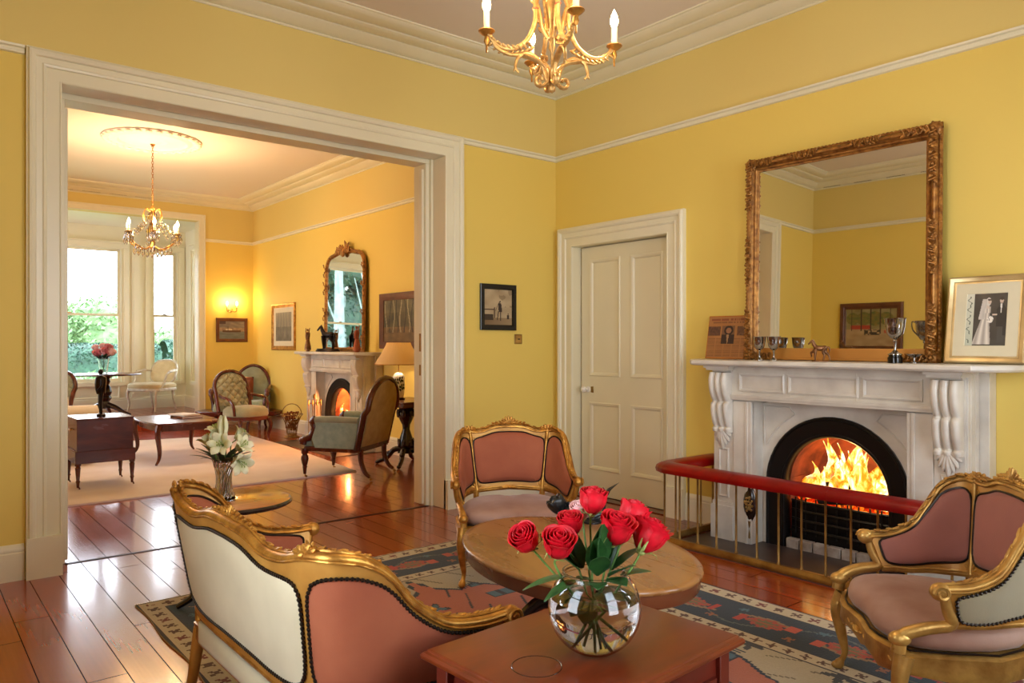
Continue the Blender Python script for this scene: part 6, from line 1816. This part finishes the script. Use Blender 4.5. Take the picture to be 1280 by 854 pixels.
bc = button_chair((3.68, 10.27, .018), math.atan2(-.22, -.97), 'mahogany framed chair with deep buttoned sage back standing behind the lilies')
dup(bc, (1.50, 11.95, .0), rad(120), 'dark carved chair mostly hidden by the left door jamb near the bay')

# corner settee
t = thing('corner_settee', 'mahogany show-wood settee with pale green seat in the far right corner', 'settee', (4.20, 11.88, 0), math.atan2(.52, -.85))
KS = .60
b = MB(); b.rings([[(x, y, z) for x, y in ((-.62 * KS + e, -.26 + e), (.62 * KS - e, -.26 + e), (.66 * KS - e, .12), (.56 * KS - e, .30 - e), (-.56 * KS + e, .30 - e), (-.66 * KS + e, .12))] for e, z in ((0, .30), (-.01, .33), (0, .40), (.03, .435), (.10, .45))], True, True); obj('seat', b, M_['sage'], t, ang=50)
b = MB(); b.rings([[(x, y, z) for x, y in ((-.62 + e, -.26 + e), (.62 - e, -.26 + e), (.66 - e, .12), (.56 - e, .30 - e), (-.56 + e, .30 - e), (-.66 + e, .12))] for e, z in ((.01, .23), (0, .24), (0, .295), (.01, .30))], True, True); obj('seat_rail', b, M_['mahog'], t, ang=50)
topz = [(-.66 * KS, .60), (-.60 * KS, .78), (-.45 * KS, .93), (-.2 * KS, .99), (.05 * KS, .93), (.25 * KS, .80), (.45 * KS, .70), (.66 * KS, .64)]
tp = cr([(x, -.30 - .06 * ((z - .5)), z) for x, z in topz], 5)
b = MB(); b.tube(tp, .026, 9, sq=(.9, 1)); obj('back_frame', b, M_['mahogz'], t, ang=60)
def bk(off):
    def f(u, v):
        p = tp[min(len(tp) - 1, int(round(u * (len(tp) - 1))))]
        z = .40 + (p.z - .02 - .40) * v
        return (p.x * .97, -.27 - .06 * v + off + (.03 * math.sin(PI * v) * (1 if off > 0 else 0)), z)
    return f
b = MB(); b.slab(bk(.015), bk(-.03), len(tp) - 1, 10); obj('back_cushion', b, M_['sage_btn'], t, ang=70)
for e in (-1, 1):
    b = MB(); b.tube(cr([(e * 0.384, -.28, .66), (e * 0.408, -.10, .66), (e * 0.420, .08, .62), (e * 0.414, .16, .55), (e * 0.384, .18, .44), (e * 0.372, .20, .32)], 4), [.030] * 8 + [.036] * 5 + [.026] * 8, 9); b.blob((e * 0.420, .12, .60), (.045, .05, .05), 10, 8); obj('arm', b, M_['mahogz'], t, ang=60)
    b = MB(); b.slab(lambda u, v: (e * 0.390, -.26 + .36 * u, .42 + .20 * v), lambda u, v: (e * 0.366, -.26 + .36 * u, .42 + .20 * v), 4, 4); obj('arm_cushion', b, M_['sage_btn'], t, bevel=.01)
    for y in (.22, -.22):
        b = MB(); b.tube(cr([(e * 0.312, y, .26), (e * 0.330, y * 1.1, .18), (e * 0.318, y * 1.05, .08), (e * 0.330, y * 1.2, 0)], 4), lambda f: .030 - .014 * f, 8); obj('leg', b, M_['mahogz'], t)
t = thing('brown_cushion', 'tan brown cushion propped on the corner settee', 'cushion', (4.14, 11.83, .455), math.atan2(.52, -.85))
b = MB(); b.slab(lambda u, v: ((u - .5) * .38, -.13 - .06 * v + .05 * (math.sin(PI * u) * math.sin(PI * v)) ** .5, .36 * v), lambda u, v: ((u - .5) * .38, -.13 - .06 * v - .04 * (max(0, math.sin(PI * u) * math.sin(PI * v))) ** .5, .36 * v), 12, 12); obj('cover', b, M_['chest'], t, ang=80)

# brass wire basket with dried flowers
t = thing('brass_basket', 'flared brass wire basket of dried flowers standing by the far hearth', 'basket', (4.40, 10.40, 0))
b = MB()
for k in range(22):
    a = 2 * PI * k / 22; c, s_ = math.cos(a), math.sin(a); sw = .25
    b.tube([(r * math.cos(a + q), r * math.sin(a + q), z) for r, z, q in ((.07, .05, 0), (.075, .12, .1), (.09, .2, .18), (.12, .28, .22), (.155, .33, .25))], .004, 5)
for r, z in ((.07, .05), (.078, .13), (.10, .23), (.155, .33)): b.tube([(r * math.cos(2 * PI * k / 28), r * math.sin(2 * PI * k / 28), z) for k in range(28)], .006, 6, loop=True)
b.lathe([(.11, 0), (.11, .012), (.07, .03), (.07, .05), (.0, .05)], n=20)
obj('body', b, M_['wicker'], t)
b = MB(); b.tube([(.14 * math.cos(PI * k / 14) * .7753, -.14 * math.cos(PI * k / 14) * .6316, .33 + .15 * math.sin(PI * k / 14)) for k in range(15)], .006, 6); obj('handle', b, M_['wicker'], t)
b = MB(); r5 = random.Random(5)
for k in range(140):
    a = r5.uniform(0, 6.28); r = .12 * math.sqrt(r5.random()); z = .12 + .24 * r5.random(); r *= .5 + z; b.blob((r * math.cos(a), r * math.sin(a), z), r5.uniform(.010, .020), 6, 4)
obj('dried_flowers', b, M_['dried'], t, flat=True)

# poker stand by the far hearth
t = thing('fire_irons', 'brass companion stand of fire irons on the left of the far hearth', 'fire irons', (4.31, 9.45, .006))
b = MB(); b.lathe([(.07, 0), (.07, .01), (.02, .02), (.007, .03), (.007, .60), (.018, .62), (.02, .645), (.008, .67)], n=14); b.box(-.09, .09, -.006, .006, .54, .552); obj('stand', b, M_['brass'], t)
for x in (-.085, -.03, .03, .085):
    b = MB(); b.tube([(x, -.012, .50), (x, -.012, .10)], .005, 6); b.lathe([(.004, .50), (.011, .53), (.009, .56), (.012, .585), (.003, .60)], (x, -.012, 0), 8); b.blob((x, -.012, .10), (.02, .008, .035), 6, 5); obj('iron', b, M_['brass'], t)

# lamp table with carved pedestal
t = thing('lamp_table', 'dark carved pedestal table with pierced stem beside the sage armchair', 'table', (4.41, 7.28, 0))
b = MB(); b.box(-.26, .26, -.36, .36, .70, .72); b.box(-.24, .24, -.34, .34, .655, .70); obj('tabletop', b, M_['mahog'], t, bevel=.008)
b = MB(); prof = [(.05, .655), (.085, .62), (.10, .57), (.075, .50), (.045, .44), (.04, .39), (.06, .33), (.085, .26), (.085, .21), (.06, .17), (.10, .13), (.03, .12)]
b.lathe(prof, n=14); obj('pedestal', b, M_['darkwood'], t, ang=30)
b = MB()
for k in range(8):
    a = k * PI / 4
    for z, r in ((.57, .100), (.24, .088)):
        b.leafb((r * math.cos(a), r * math.sin(a), z - .05), (r * 1.05 * math.cos(a), r * 1.05 * math.sin(a), z + .05), .018, .5, 6, 5, up=(math.cos(a), math.sin(a), 0))
obj('pedestal_carving', b, M_['darkwood'], t)
for k in range(4):
    a = PI / 4 + k * PI / 2; d = Vector((math.cos(a), math.sin(a), 0)); b = MB()
    b.tube(cr([d * .03 + Vector((0, 0, .17)), d * .14 + Vector((0, 0, .16)), d * .22 + Vector((0, 0, .07)), d * .30 + Vector((0, 0, .035)), d * .335 + Vector((0, 0, .02))], 4), lambda f: .034 - .014 * f, 8)
    b.blob(d * .33 + Vector((0, 0, .022)), (.026, .026, .022), 8, 6); b.blob(d * .2 + Vector((0, 0, .13)), (.03, .03, .02), 8, 6)
    obj('leg', b, M_['darkwood'], t, ang=60)
t = thing('table_lamp', 'lit table lamp with pleated cream shade and white china base', 'lamp', (4.36, 7.36, .721))
b = MB(); b.lathe([(.07, 0), (.075, .015), (.05, .025)], n=20); obj('foot', b, M_['darkwood'], t)
b = MB(); b.lathe([(.055, .025), (.062, .06), (.070, .15), (.068, .25), (.050, .285), (.028, .30)], n=24); obj('china_base', b, M_['porcelain'], t)
b = MB()
for a0, z in ((3.5, .20), (3.9, .12), (4.3, .22), (3.2, .10), (4.6, .14)):
    for k in range(6): b.blob((.068 * math.cos(a0 + k * .12), .068 * math.sin(a0 + k * .12), z + .024 * math.sin(k * 2)), (.010, .010, .016), 6, 4)
obj('painted_sprig', b, M_['leafd'], t)
b = MB(); b.lathe([(.022, .298), (.012, .31), (.006, .32), (.006, .47), (.014, .475)], n=12); obj('stem', b, M_['brass'], t)
b = MB(); n = 72; rr_ = []
for r, z in ((.268, .395), (.265, .391), (.24, .43), (.19, .51), (.142, .60), (.128, .635), (.126, .635), (.138, .60), (.186, .51), (.236, .43), (.262, .392)):
    rr_.append([((r + .004 * (1 if j % 2 else -1)) * math.cos(2 * PI * j / n), (r + .004 * (1 if j % 2 else -1)) * math.sin(2 * PI * j / n), z) for j in range(n)])
b.rings(rr_, True, False, None, True); obj('lamp_shade', b, M_['shade'], t, ang=50)
b = MB(); b.tube([(.266 * math.cos(2 * PI * j / 48), .266 * math.sin(2 * PI * j / 48), .393) for j in range(48)], .005, 6, loop=True); obj('shade_trim', b, M_['gilt_flat'], t)
b = MB(); b.lathe([(.01, .48), (.022, .51), (.026, .53), (.016, .555), (.001, .56)], n=12); obj('bulb', b, M_['bulb'], t)
lamp_light('table_lamp_bulb', (4.36, 7.36, 1.245), 42, (1.0, .74, .46), .03)

# mahogany box on turned legs
t = thing('mahogany_box_stand', 'small mahogany lidded box on a stand with turned castored legs near the sofa', 'side table', (1.505, 8.05, 0))
b = MB(); b.box(-.235, .235, -.25, .25, .362, .646); obj('body', b, M_['mahog'], t, bevel=.004)
b = MB(); b.box(-.24, .24, -.255, .255, .646, .659); obj('lid', b, M_['mahog'], t, bevel=.004)
b = MB(); b.box(-.25, .25, -.265, .265, .25, .365); obj('stand_frame', b, M_['mahog'], t, bevel=.006)
for sx in (-1, 1):
    for sy in (-1, 1):
        b = MB(); b.lathe([(.026, .26), (.026, .235), (.017, .225), (.024, .215), (.022, .19), (.014, .10), (.020, .09), (.014, .08), (.010, .035)], (sx * .225, sy * .24, 0), 12); b.tube([(sx * .225, sy * .24, .05), (sx * .225 + .012, sy * .24, .03), (sx * .225 + .014, sy * .24, .019)], .007, 6)
        obj('leg', b, M_['mahogz'], t)
b = MB(); b.tube([(-.237, -.05, .55), (-.255, -.04, .545), (-.255, .04, .545), (-.237, .05, .55)], .006, 6); obj('handle', b, M_['brass'], t)

# pale sofa
t = thing('pale_sofa', 'pale cream sofa with rolled arm half hidden behind the mahogany box', 'sofa', (1.27, 10.35, 0), -PI / 2)
b = MB(); b.box(-.95, .95, -.42, .42, .10, .30); obj('base', b, M_['sofa_cream'], t, bevel=.03)
for k in range(3):
    b = MB(); b.box(-.80 + k * .535, -.275 + k * .535, -.25, .45, .30, .46); obj('seat_cushion', b, M_['sofa_cream'], t, bevel=.045, seg=4)
b = MB(); b.box(-.95, .95, -.48, -.25, .10, .84); obj('back', b, M_['sofa_cream'], t, bevel=.08, seg=4)
for e in (-1, 1):
    b = MB(); b.box(e * .90 - .09, e * .90 + .09, -.40, .44, .10, .52); b.tube([(e * .93, -.42, .56), (e * .93, .46, .55)], .115, 18); obj('arm', b, M_['sofa_cream'], t, bevel=.01)
    for y in (-.36, .38):
        b = MB(); b.lathe([(.03, .10), (.022, .05), (.018, .018)], (e * .86, y, 0), 10); obj('leg', b, M_['darkwood'], t)

# far coffee table
t = thing('cabriole_coffee_table', 'polished mahogany coffee table with curved legs on the cream carpet', 'table', (2.54, 9.33, .018))
b = MB(); w, d = .38, .56
def sh(e, z):
    pts = []
    for k in range(48):
        a = 2 * PI * k / 48; c, s_ = math.cos(a), math.sin(a)
        pts.append(((w + e) * math.copysign(abs(c) ** .35, c) * (1 + .02 * math.cos(8 * a)), (d + e) * math.copysign(abs(s_) ** .35, s_) * (1 + .02 * math.cos(8 * a)), z))
    return pts
b.rings([sh(-.02, .43), sh(-.004, .432), sh(0, .442), sh(-.006, .452), sh(-.03, .454)], True, True); obj('tabletop', b, M_['mahog'], t, ang=40)
b = MB(); b.rings([sh(-.05, .36), sh(-.045, .36), sh(-.04, .43), sh(-.06, .43)], True, True); obj('apron', b, M_['mahogz'], t, ang=40)
for sx in (-1, 1):
    for sy in (-1, 1):
        x, y = sx * (w - .07), sy * (d - .07)
        b = MB(); b.tube(cr([(x, y, .42), (x + sx * .022, y + sy * .022, .33), (x - sx * .004, y - sy * .004, .15), (x + sx * .006, y + sy * .01, .06), (x + sx * .045, y + sy * .05, .006)], 4), lambda f: .036 - .024 * f, 9); obj('leg', b, M_['mahogz'], t)
for i, (bw, bd, th, mm, lb) in enumerate(((.24, .32, .024, 'mahog', 'dark covered book lowest of the pile on the far coffee table'), (.22, .30, .018, 'paper', 'white covered book topmost on the far coffee table'))):
    z = .018 + .4545 + (0 if i == 0 else .0245)
    t = thing('book', lb, 'book', (2.66 - .02 * i, 9.35 + .03 * i, z), rad(8 + 14 * i), None)
    b = MB(); b.box(-bw / 2, bw / 2, -bd / 2, bd / 2, 0, .003); b.box(-bw / 2, bw / 2, -bd / 2, bd / 2, th - .003, th); b.box(-bw / 2, -bw / 2 + .003, -bd / 2, bd / 2, 0, th); obj('cover', b, M_[mm], t, bevel=.001)
    b = MB(); b.box(-bw / 2 + .003, bw / 2 - .005, -bd / 2 + .005, bd / 2 - .005, .003, th - .003); obj('pages', b, M_['paper'], t, flat=True)

# pedestal table in the bay with pink roses
t = thing('pedestal_table', 'dark carved pedestal table standing in the bay under the pink roses', 'table', (2.53, 13.15, PZ))
b = MB(); b.lathe([(.001, .625), (.44, .625), (.50, .632), (.515, .645), (.50, .655), (.001, .657)], n=48); obj('tabletop', b, M_['mahog'], t, ang=40)
b = MB(); b.lathe([(.16, .625), (.10, .60), (.06, .57), (.075, .53), (.055, .48), (.085, .43), (.10, .37), (.075, .31), (.095, .27), (.06, .22), (.085, .16), (.11, .12), (.02, .10)], n=14); obj('pedestal', b, M_['darkwood'], t, ang=30)
for k in range(3):
    a = rad(-50) + k * 2 * PI / 3; dd = Vector((math.cos(a), math.sin(a), 0)); b = MB()
    b.tube(cr([dd * .05 + Vector((0, 0, .17)), dd * .18 + Vector((0, 0, .13)), dd * .32 + Vector((0, 0, .06)), dd * .44 + Vector((0, 0, .022))], 4), lambda f: .045 - .022 * f, 9); obj('leg', b, M_['darkwood'], t, ang=60)
VX_, VY_, VZ_ = 2.50, 13.12, PZ + .658
t = thing('glass_vase', 'clear glass vase of pink roses on the bay pedestal table', 'vase', (VX_, VY_, VZ_))
b = MB(); b.lathe([(.001, 0), (.055, 0), (.056, .008), (.06, .08), (.078, .20), (.085, .235), (.080, .235), (.073, .20), (.055, .08), (.050, .014), (.001, .012)], n=28, cap=False); obj('vase', b, M_['glass'], t, ang=40)
PR = [((-.09, .0, .30), 0.060, 'rosep', 'deep pink rose low at the left of the bay vase'), ((.045, -.02, .325), 0.062, 'rosep', 'deep pink rose at the middle right of the bay vase'), ((-.02, .03, .40), 0.050, 'rosepale', 'pale rose at the top left of the bay vase'), ((.06, .02, .39), 0.053, 'rosep', 'pink rose at the top right of the bay vase'), ((.12, .0, .32), 0.054, 'rosepale', 'pale pink rose rightmost in the bay vase'), ((-.13, .02, .39), 0.043, 'rosepale', 'pale rose leftmost in the bay vase'), ((.07, -.02, .29), 0.046, 'rosepale', 'pale rose hanging lowest over the rim of the bay vase')]
for i, (p, r, mn, lb) in enumerate(PR):
    L = Vector((VX_, VY_, VZ_)) + RT * p[0] + FW * p[1] + Vector((0, 0, p[2]))
    rose(tuple(L), r, (.7, p[0] * 3), 60 + i, mn, lb, 'pink roses in the bay vase', stem_to=(VX_ - p[0] * .2, VY_, VZ_ + .03), sepal=False, open_=.6)
t = thing('vase_foliage', 'dark foliage among the pink roses in the bay', 'leaves', (VX_, VY_, VZ_))
for k in range(18):
    a = k * 2.4; b = MB(); leaf(b, (.04 * math.cos(a), .04 * math.sin(a), .22), (math.cos(a), math.sin(a), .5 + .4 * (k % 3)), .15, .035, .3); obj('leaf', b, M_['leafd'], t, ang=70)

# cream and white armchair in the bay
t = thing('white_armchair', 'white painted armchair with cream damask oval back in the bay window', 'armchair', (3.36, 13.72, PZ), math.atan2(.80, -.60))
b = MB(); b.rings([[(x, y, z) for x, y in ((-.26 + e, -.24 + e), (.26 - e, -.24 + e), (.31 - e, .22), (.24 - e, .28 - e), (-.24 + e, .28 - e), (-.31 + e, .22))] for e, z in ((0, .38), (-.008, .40), (0, .44), (.05, .465))], True, True); obj('seat', b, M_['cream_seat'], t, ang=50)
b = MB(); b.rings([[(x, y, z) for x, y in ((-.26 + e, -.24 + e), (.26 - e, -.24 + e), (.31 - e, .22), (.24 - e, .28 - e), (-.24 + e, .28 - e), (-.31 + e, .22))] for e, z in ((.0, .33), (-.01, .335), (-.01, .37), (0, .38))], True, True); obj('seat_rail', b, M_['white_paint_furn'], t, ang=50)
def ov(u, v, off, puff):
    a = 2 * PI * u; r = v; x = .235 * r * math.copysign(abs(math.cos(a)) ** .7, math.cos(a)); z = .635 + .19 * r * math.copysign(abs(math.sin(a)) ** .7, math.sin(a))
    return (x, -.25 - .28 * (z - .45) - .06 * 0 + .5 * x * x + off + puff * (1 - r ** 4), z)
b = MB(); b.slab(lambda u, v: ov(u, max(.02, v), .02, .03), lambda u, v: ov(u, max(.02, v), -.02, 0), 32, 6); obj('back_cushion', b, M_['cream_seat'], t, ang=80)
b = MB(); b.tube([ov(k / 32, 1.04, 0, 0) for k in range(32)], .020, 8, loop=True); b.tube([(-.14, -.26, .40), (-.13, -.27, .47)], .018, 8); b.tube([(.14, -.26, .40), (.13, -.27, .47)], .018, 8); obj('back_frame', b, M_['white_paint_furn'], t, ang=60)
for e in (-1, 1):
    b = MB(); b.tube(cr([(e * .235, -.30, .66), (e * .30, -.14, .66), (e * .32, .02, .63), (e * .325, .07, .60), (e * .29, .06, .52), (e * .30, .14, .42), (e * .295, .20, .36)], 4), .017, 8); b.tube([(e * .285, -.18, .67), (e * .318, .0, .645)], .024, 8); obj('arm', b, M_['white_paint_furn'], t, ang=60)
    b = MB(); b.tube(cr([(e * .25, .24, .37), (e * .275, .27, .28), (e * .255, .25, .12), (e * .268, .275, 0)], 4), lambda f: .028 - .015 * f, 8); obj('front_leg', b, M_['white_paint_furn'], t)
    b = MB(); b.tube(cr([(e * .22, -.22, .37), (e * .22, -.23, .2), (e * .23, -.29, .0)], 4), lambda f: .022 - .008 * f, 8); obj('rear_leg', b, M_['white_paint_furn'], t)
# ------------------------------------------------------------------ garden outside the bay
GZ = -0.5
b = MB(); b.grid(lambda u, v: (-45 + 110 * u, 14.5 + 75 * v, GZ - .004), 20, 20); obj('lawn', b, M_['grass'], label='bright lawn outside the bay window', cat='lawn', kind='stuff')
def clump(b, c, rx, ry, rz_, n, s, seed):
    rr = random.Random(seed)
    for k in range(n):
        d = Vector((rr.gauss(0, 1), rr.gauss(0, 1), rr.gauss(0, 1))).normalized(); f = rr.uniform(.75, 1.05)
        p = Vector(c) + Vector((d.x * rx, d.y * ry, d.z * rz_)) * f
        a = Vector((rr.gauss(0, 1), rr.gauss(0, 1), rr.gauss(0, 1))).normalized(); q = a.orthogonal().normalized(); w = a.cross(q)
        L, W = s * rr.uniform(.7, 1.4), s * .45
        b.add([p - q * L, p + w * W, p + q * L, p - w * W], [(0, 1, 2, 3)])
def hedge(label, x0, x1, y, h, dep, seed, group='clipped garden hedges'):
    t = thing('hedge', label, 'hedge', ((x0 + x1) / 2, y, GZ), 0, group)
    b = MB(); W = (x1 - x0) / 2
    def f(u, v, side):
        a = v * PI; z = h * math.sin(min(a, PI - a) * 1.0) ** .35 if 0 < v < 1 else 0
        yy = -dep * math.cos(a); x = -W + 2 * W * u
        n_ = .12 * noise.noise(Vector((x * 1.5, yy * 2, z * 2 + seed))); return (x, yy + n_, max(0, z + n_ * .5))
    b.grid(lambda u, v: f(u, v, 0), max(12, int(W * 8)), 14)
    obj('inner_mass', b, M_['hedge'], t, ang=70)
    b = MB(); rr = random.Random(seed)
    for k in range(int(W * 900)):
        u, v = rr.random(), rr.uniform(.02, .98); p = Vector(f(u, v, 0)); a = Vector((rr.gauss(0, 1), rr.gauss(0, 1), rr.gauss(0, 1))).normalized(); q = a.orthogonal().normalized(); w = a.cross(q)
        p += Vector((0, 0, .02)); L = .06; b.add([p - q * L, p + w * L * .5, p + q * L, p - w * L * .5], [(0, 1, 2, 3)])
    obj('foliage', b, M_['hedge'], t, flat=True)
hedge('dark clipped hedge seen through the lower left pane of the bay', 2.0, 7.5, 30, 1.80, .8, 1)
hedge('dark clipped hedge seen through the lower right pane of the bay', 8.2, 12.5, 32, 1.95, .9, 2)
hedge('clipped hedge below the tree trunks reflected in the arched mirror', -7.0, -.6, 20.5, 1.45, .6, 3)
def shrub(label, loc, r, h, n, seed, m='shrub', cat='shrub', group=None):
    t = thing('shrub', label, cat, loc, 0, group); rr = random.Random(seed)
    b = MB(); cs = []
    for k in range(7):
        c = (rr.uniform(-.5, .5) * r, rr.uniform(-.4, .4) * r, h * rr.uniform(.3, .75)); cs.append(c); b.blob(c, (r * .46, r * .36, h * .24), 10, 7); clump(b, c, r * .62, r * .5, h * .32, n // 7, .13, seed + k)
    obj('foliage', b, M_[m], t, flat=True)
    b = MB()
    for c in cs: b.tube([(0, 0, 0), (c[0] * .5, c[1] * .5, c[2] * .5), c], [.06, .04, .015], 6)
    obj('branches', b, M_['bark'], t)
shrub('pale leafy shrub behind the hedge in the left bay pane', (6.2, 36, GZ), 2.4, 3.7, 5200, 1)
shrub('pale rounded shrub beyond the hedge, right edge of the left pane', (9.6, 40, GZ), 2.2, 3.0, 3600, 8)
shrub('low green shrub just outside the right bay window', (7.1, 24, GZ), .9, 1.75, 2200, 15, 'hedge')
shrub('bright low shrub growing in front of the hedge', (4.4, 25.2, GZ), 1.3, .95, 2200, 22)
def tree(label, loc, h, seed, lean=0.0, crown=True):
    t = thing('tree', label, 'tree', loc, 0, 'tall trees beside the house'); rr = random.Random(seed)
    b = MB(); b.tube(cr([(0, 0, 0), (lean * .2, 0, h * .3), (lean * .3, .1, h * .55), (lean, 0, h)], 4), lambda f: .22 - .14 * f, 10); obj('trunk', b, M_['bark'], t, ang=70)
    for k in range(5):
        z = h * (.30 + .12 * k); a = rr.uniform(0, 6.28); L = h * .20; b = MB(); p0 = Vector((lean * .3, 0, z)); p1 = p0 + Vector((math.cos(a) * L * .45, math.sin(a) * L * .4, L * 1.1))
        b.tube(cr([p0, p0.lerp(p1, .5) + Vector((0, 0, -.15)), p1], 4), lambda f: .040 - .028 * f, 7); obj('branch', b, M_['bark'], t, ang=70)
    if crown:
        b = MB()
        for k in range(18):
            c = (rr.uniform(-1, 1) * h * .26, rr.uniform(-.4, 1) * h * .2, h * (.12 + .8 * k / 17)); b.blob(c, (h * .15, h * .13, h * .12), 10, 7); clump(b, c, h * .20, h * .18, h * .16, 1000, .085, seed * 31 + k)
        obj('crown', b, M_['treeleaf'], t, flat=True)
    return t
tree('pale trunked tree reflected in the middle of the arched mirror', (-2.05, 22.8, GZ), 8.5, 1, .3, False)
tree('pale trunked tree reflected at the right of the arched mirror', (-2.75, 22.3, GZ), 8.0, 2, -.3, False)
tree('dark leafy tree behind the reflected trunks', (-4.3, 27.2, GZ), 10.0, 3, .2)
tree('dark leafy tree furthest left behind the reflected trunks', (-5.0, 37.0, GZ), 11.5, 4, -.2)
tree('dark leafy tree reflected at the left of the arched mirror', (-12.0, 31.5, GZ), 10.5, 5, .2)

# ------------------------------------------------------------------ daylight and world
w = bpy.data.worlds.new('overcast_sky'); bpy.context.scene.world = w; w.use_nodes = True
nt = w.node_tree; nt.nodes.clear()
o = nt.nodes.new('ShaderNodeOutputWorld'); bg = nt.nodes.new('ShaderNodeBackground'); bg.inputs[1].default_value = 12.0
tc = nt.nodes.new('ShaderNodeTexCoord'); sp = nt.nodes.new('ShaderNodeSeparateXYZ'); nt.links.new(tc.outputs['Generated'], sp.inputs[0])
rp = nt.nodes.new('ShaderNodeValToRGB'); rp.color_ramp.elements[0].position = 0.0; rp.color_ramp.elements[0].color = (.86, .92, 1.0, 1); rp.color_ramp.elements[1].position = .6; rp.color_ramp.elements[1].color = (.74, .86, 1.0, 1)
nt.links.new(sp.outputs[2], rp.inputs[0]); nt.links.new(rp.outputs[0], bg.inputs[0]); nt.links.new(bg.outputs[0], o.inputs[0])
def area(name, loc, rot, sx, sy, e, col):
    l = bpy.data.lights.new(name, 'AREA'); l.shape = 'RECTANGLE'; l.size = sx; l.size_y = sy; l.energy = e; l.color = col
    o = bpy.data.objects.new(name, l); COL.objects.link(o); o.location = loc; o.rotation_euler = rot; return o
DAY = (.90, .95, 1.0)
def portal(name, loc, rot, sx, sy):
    o = area(name, loc, rot, sx, sy, 1, (1, 1, 1)); o.data.cycles.is_portal = True
for i, (a, c) in enumerate(WD): portal('back_window_portal', ((a + c) / 2, YB - .02, 1.65), (PI / 2, 0, 0), .9, 2.1)
portal('left_window_portal', (XL - .02, 1.65, 1.65), (PI / 2, 0, -PI / 2), .9, 2.1)
for a, c in wins: portal('bay_window_portal', ((a + c) / 2, YW + .02, 1.82), (-PI / 2, 0, 0), c - a, 2.26)
portal('added_window_portal', (XL - .02, 9.7, 1.65), (PI / 2, 0, -PI / 2), .8, 2.1)
portal('added_bay_window_portal', (BX0 - .02, 13.5, 1.82), (PI / 2, 0, -PI / 2), .8, 2.26)
portal('bay_side_portal', (BX1 + .02, 13.62, 1.82), (PI / 2, 0, PI / 2), .3, 2.26)
lamp_light('near_fire_glow', (4.78, FY1, .50), 22, (1.0, .42, .12), .12)
lamp_light('far_fire_glow', (4.76, FY2, .56), 60, (1.0, .36, .10), .12)

cam = bpy.data.cameras.new('camera'); co = bpy.data.objects.new('camera', cam); COL.objects.link(co)
co.location = (0, 0, 1.35); th = math.atan(770 / 945)
co.rotation_euler = (PI / 2, 0, -th)
cam.sensor_width = 36; cam.lens = 36 * 945 / 1280; cam.shift_y = -(427 - 429) / 1280 * 1.0 * 1
cam.clip_start = .02; cam.clip_end = 300
S = bpy.context.scene; S.camera = co
S.view_settings.view_transform = 'Standard'; S.view_settings.look = 'None'; S.view_settings.gamma = 1.0; S.view_settings.exposure = 0.06
S.view_settings.use_curve_mapping = False
try:
    S.cycles.use_denoising = True; S.cycles.max_bounces = 8; S.cycles.diffuse_bounces = 4; S.cycles.glossy_bounces = 4; S.cycles.transmission_bounces = 8; S.cycles.transparent_max_bounces = 12
    S.cycles.caustics_reflective = False; S.cycles.caustics_refractive = False; S.cycles.sample_clamp_indirect = 4.0; S.cycles.use_light_tree = True
except Exception: pass
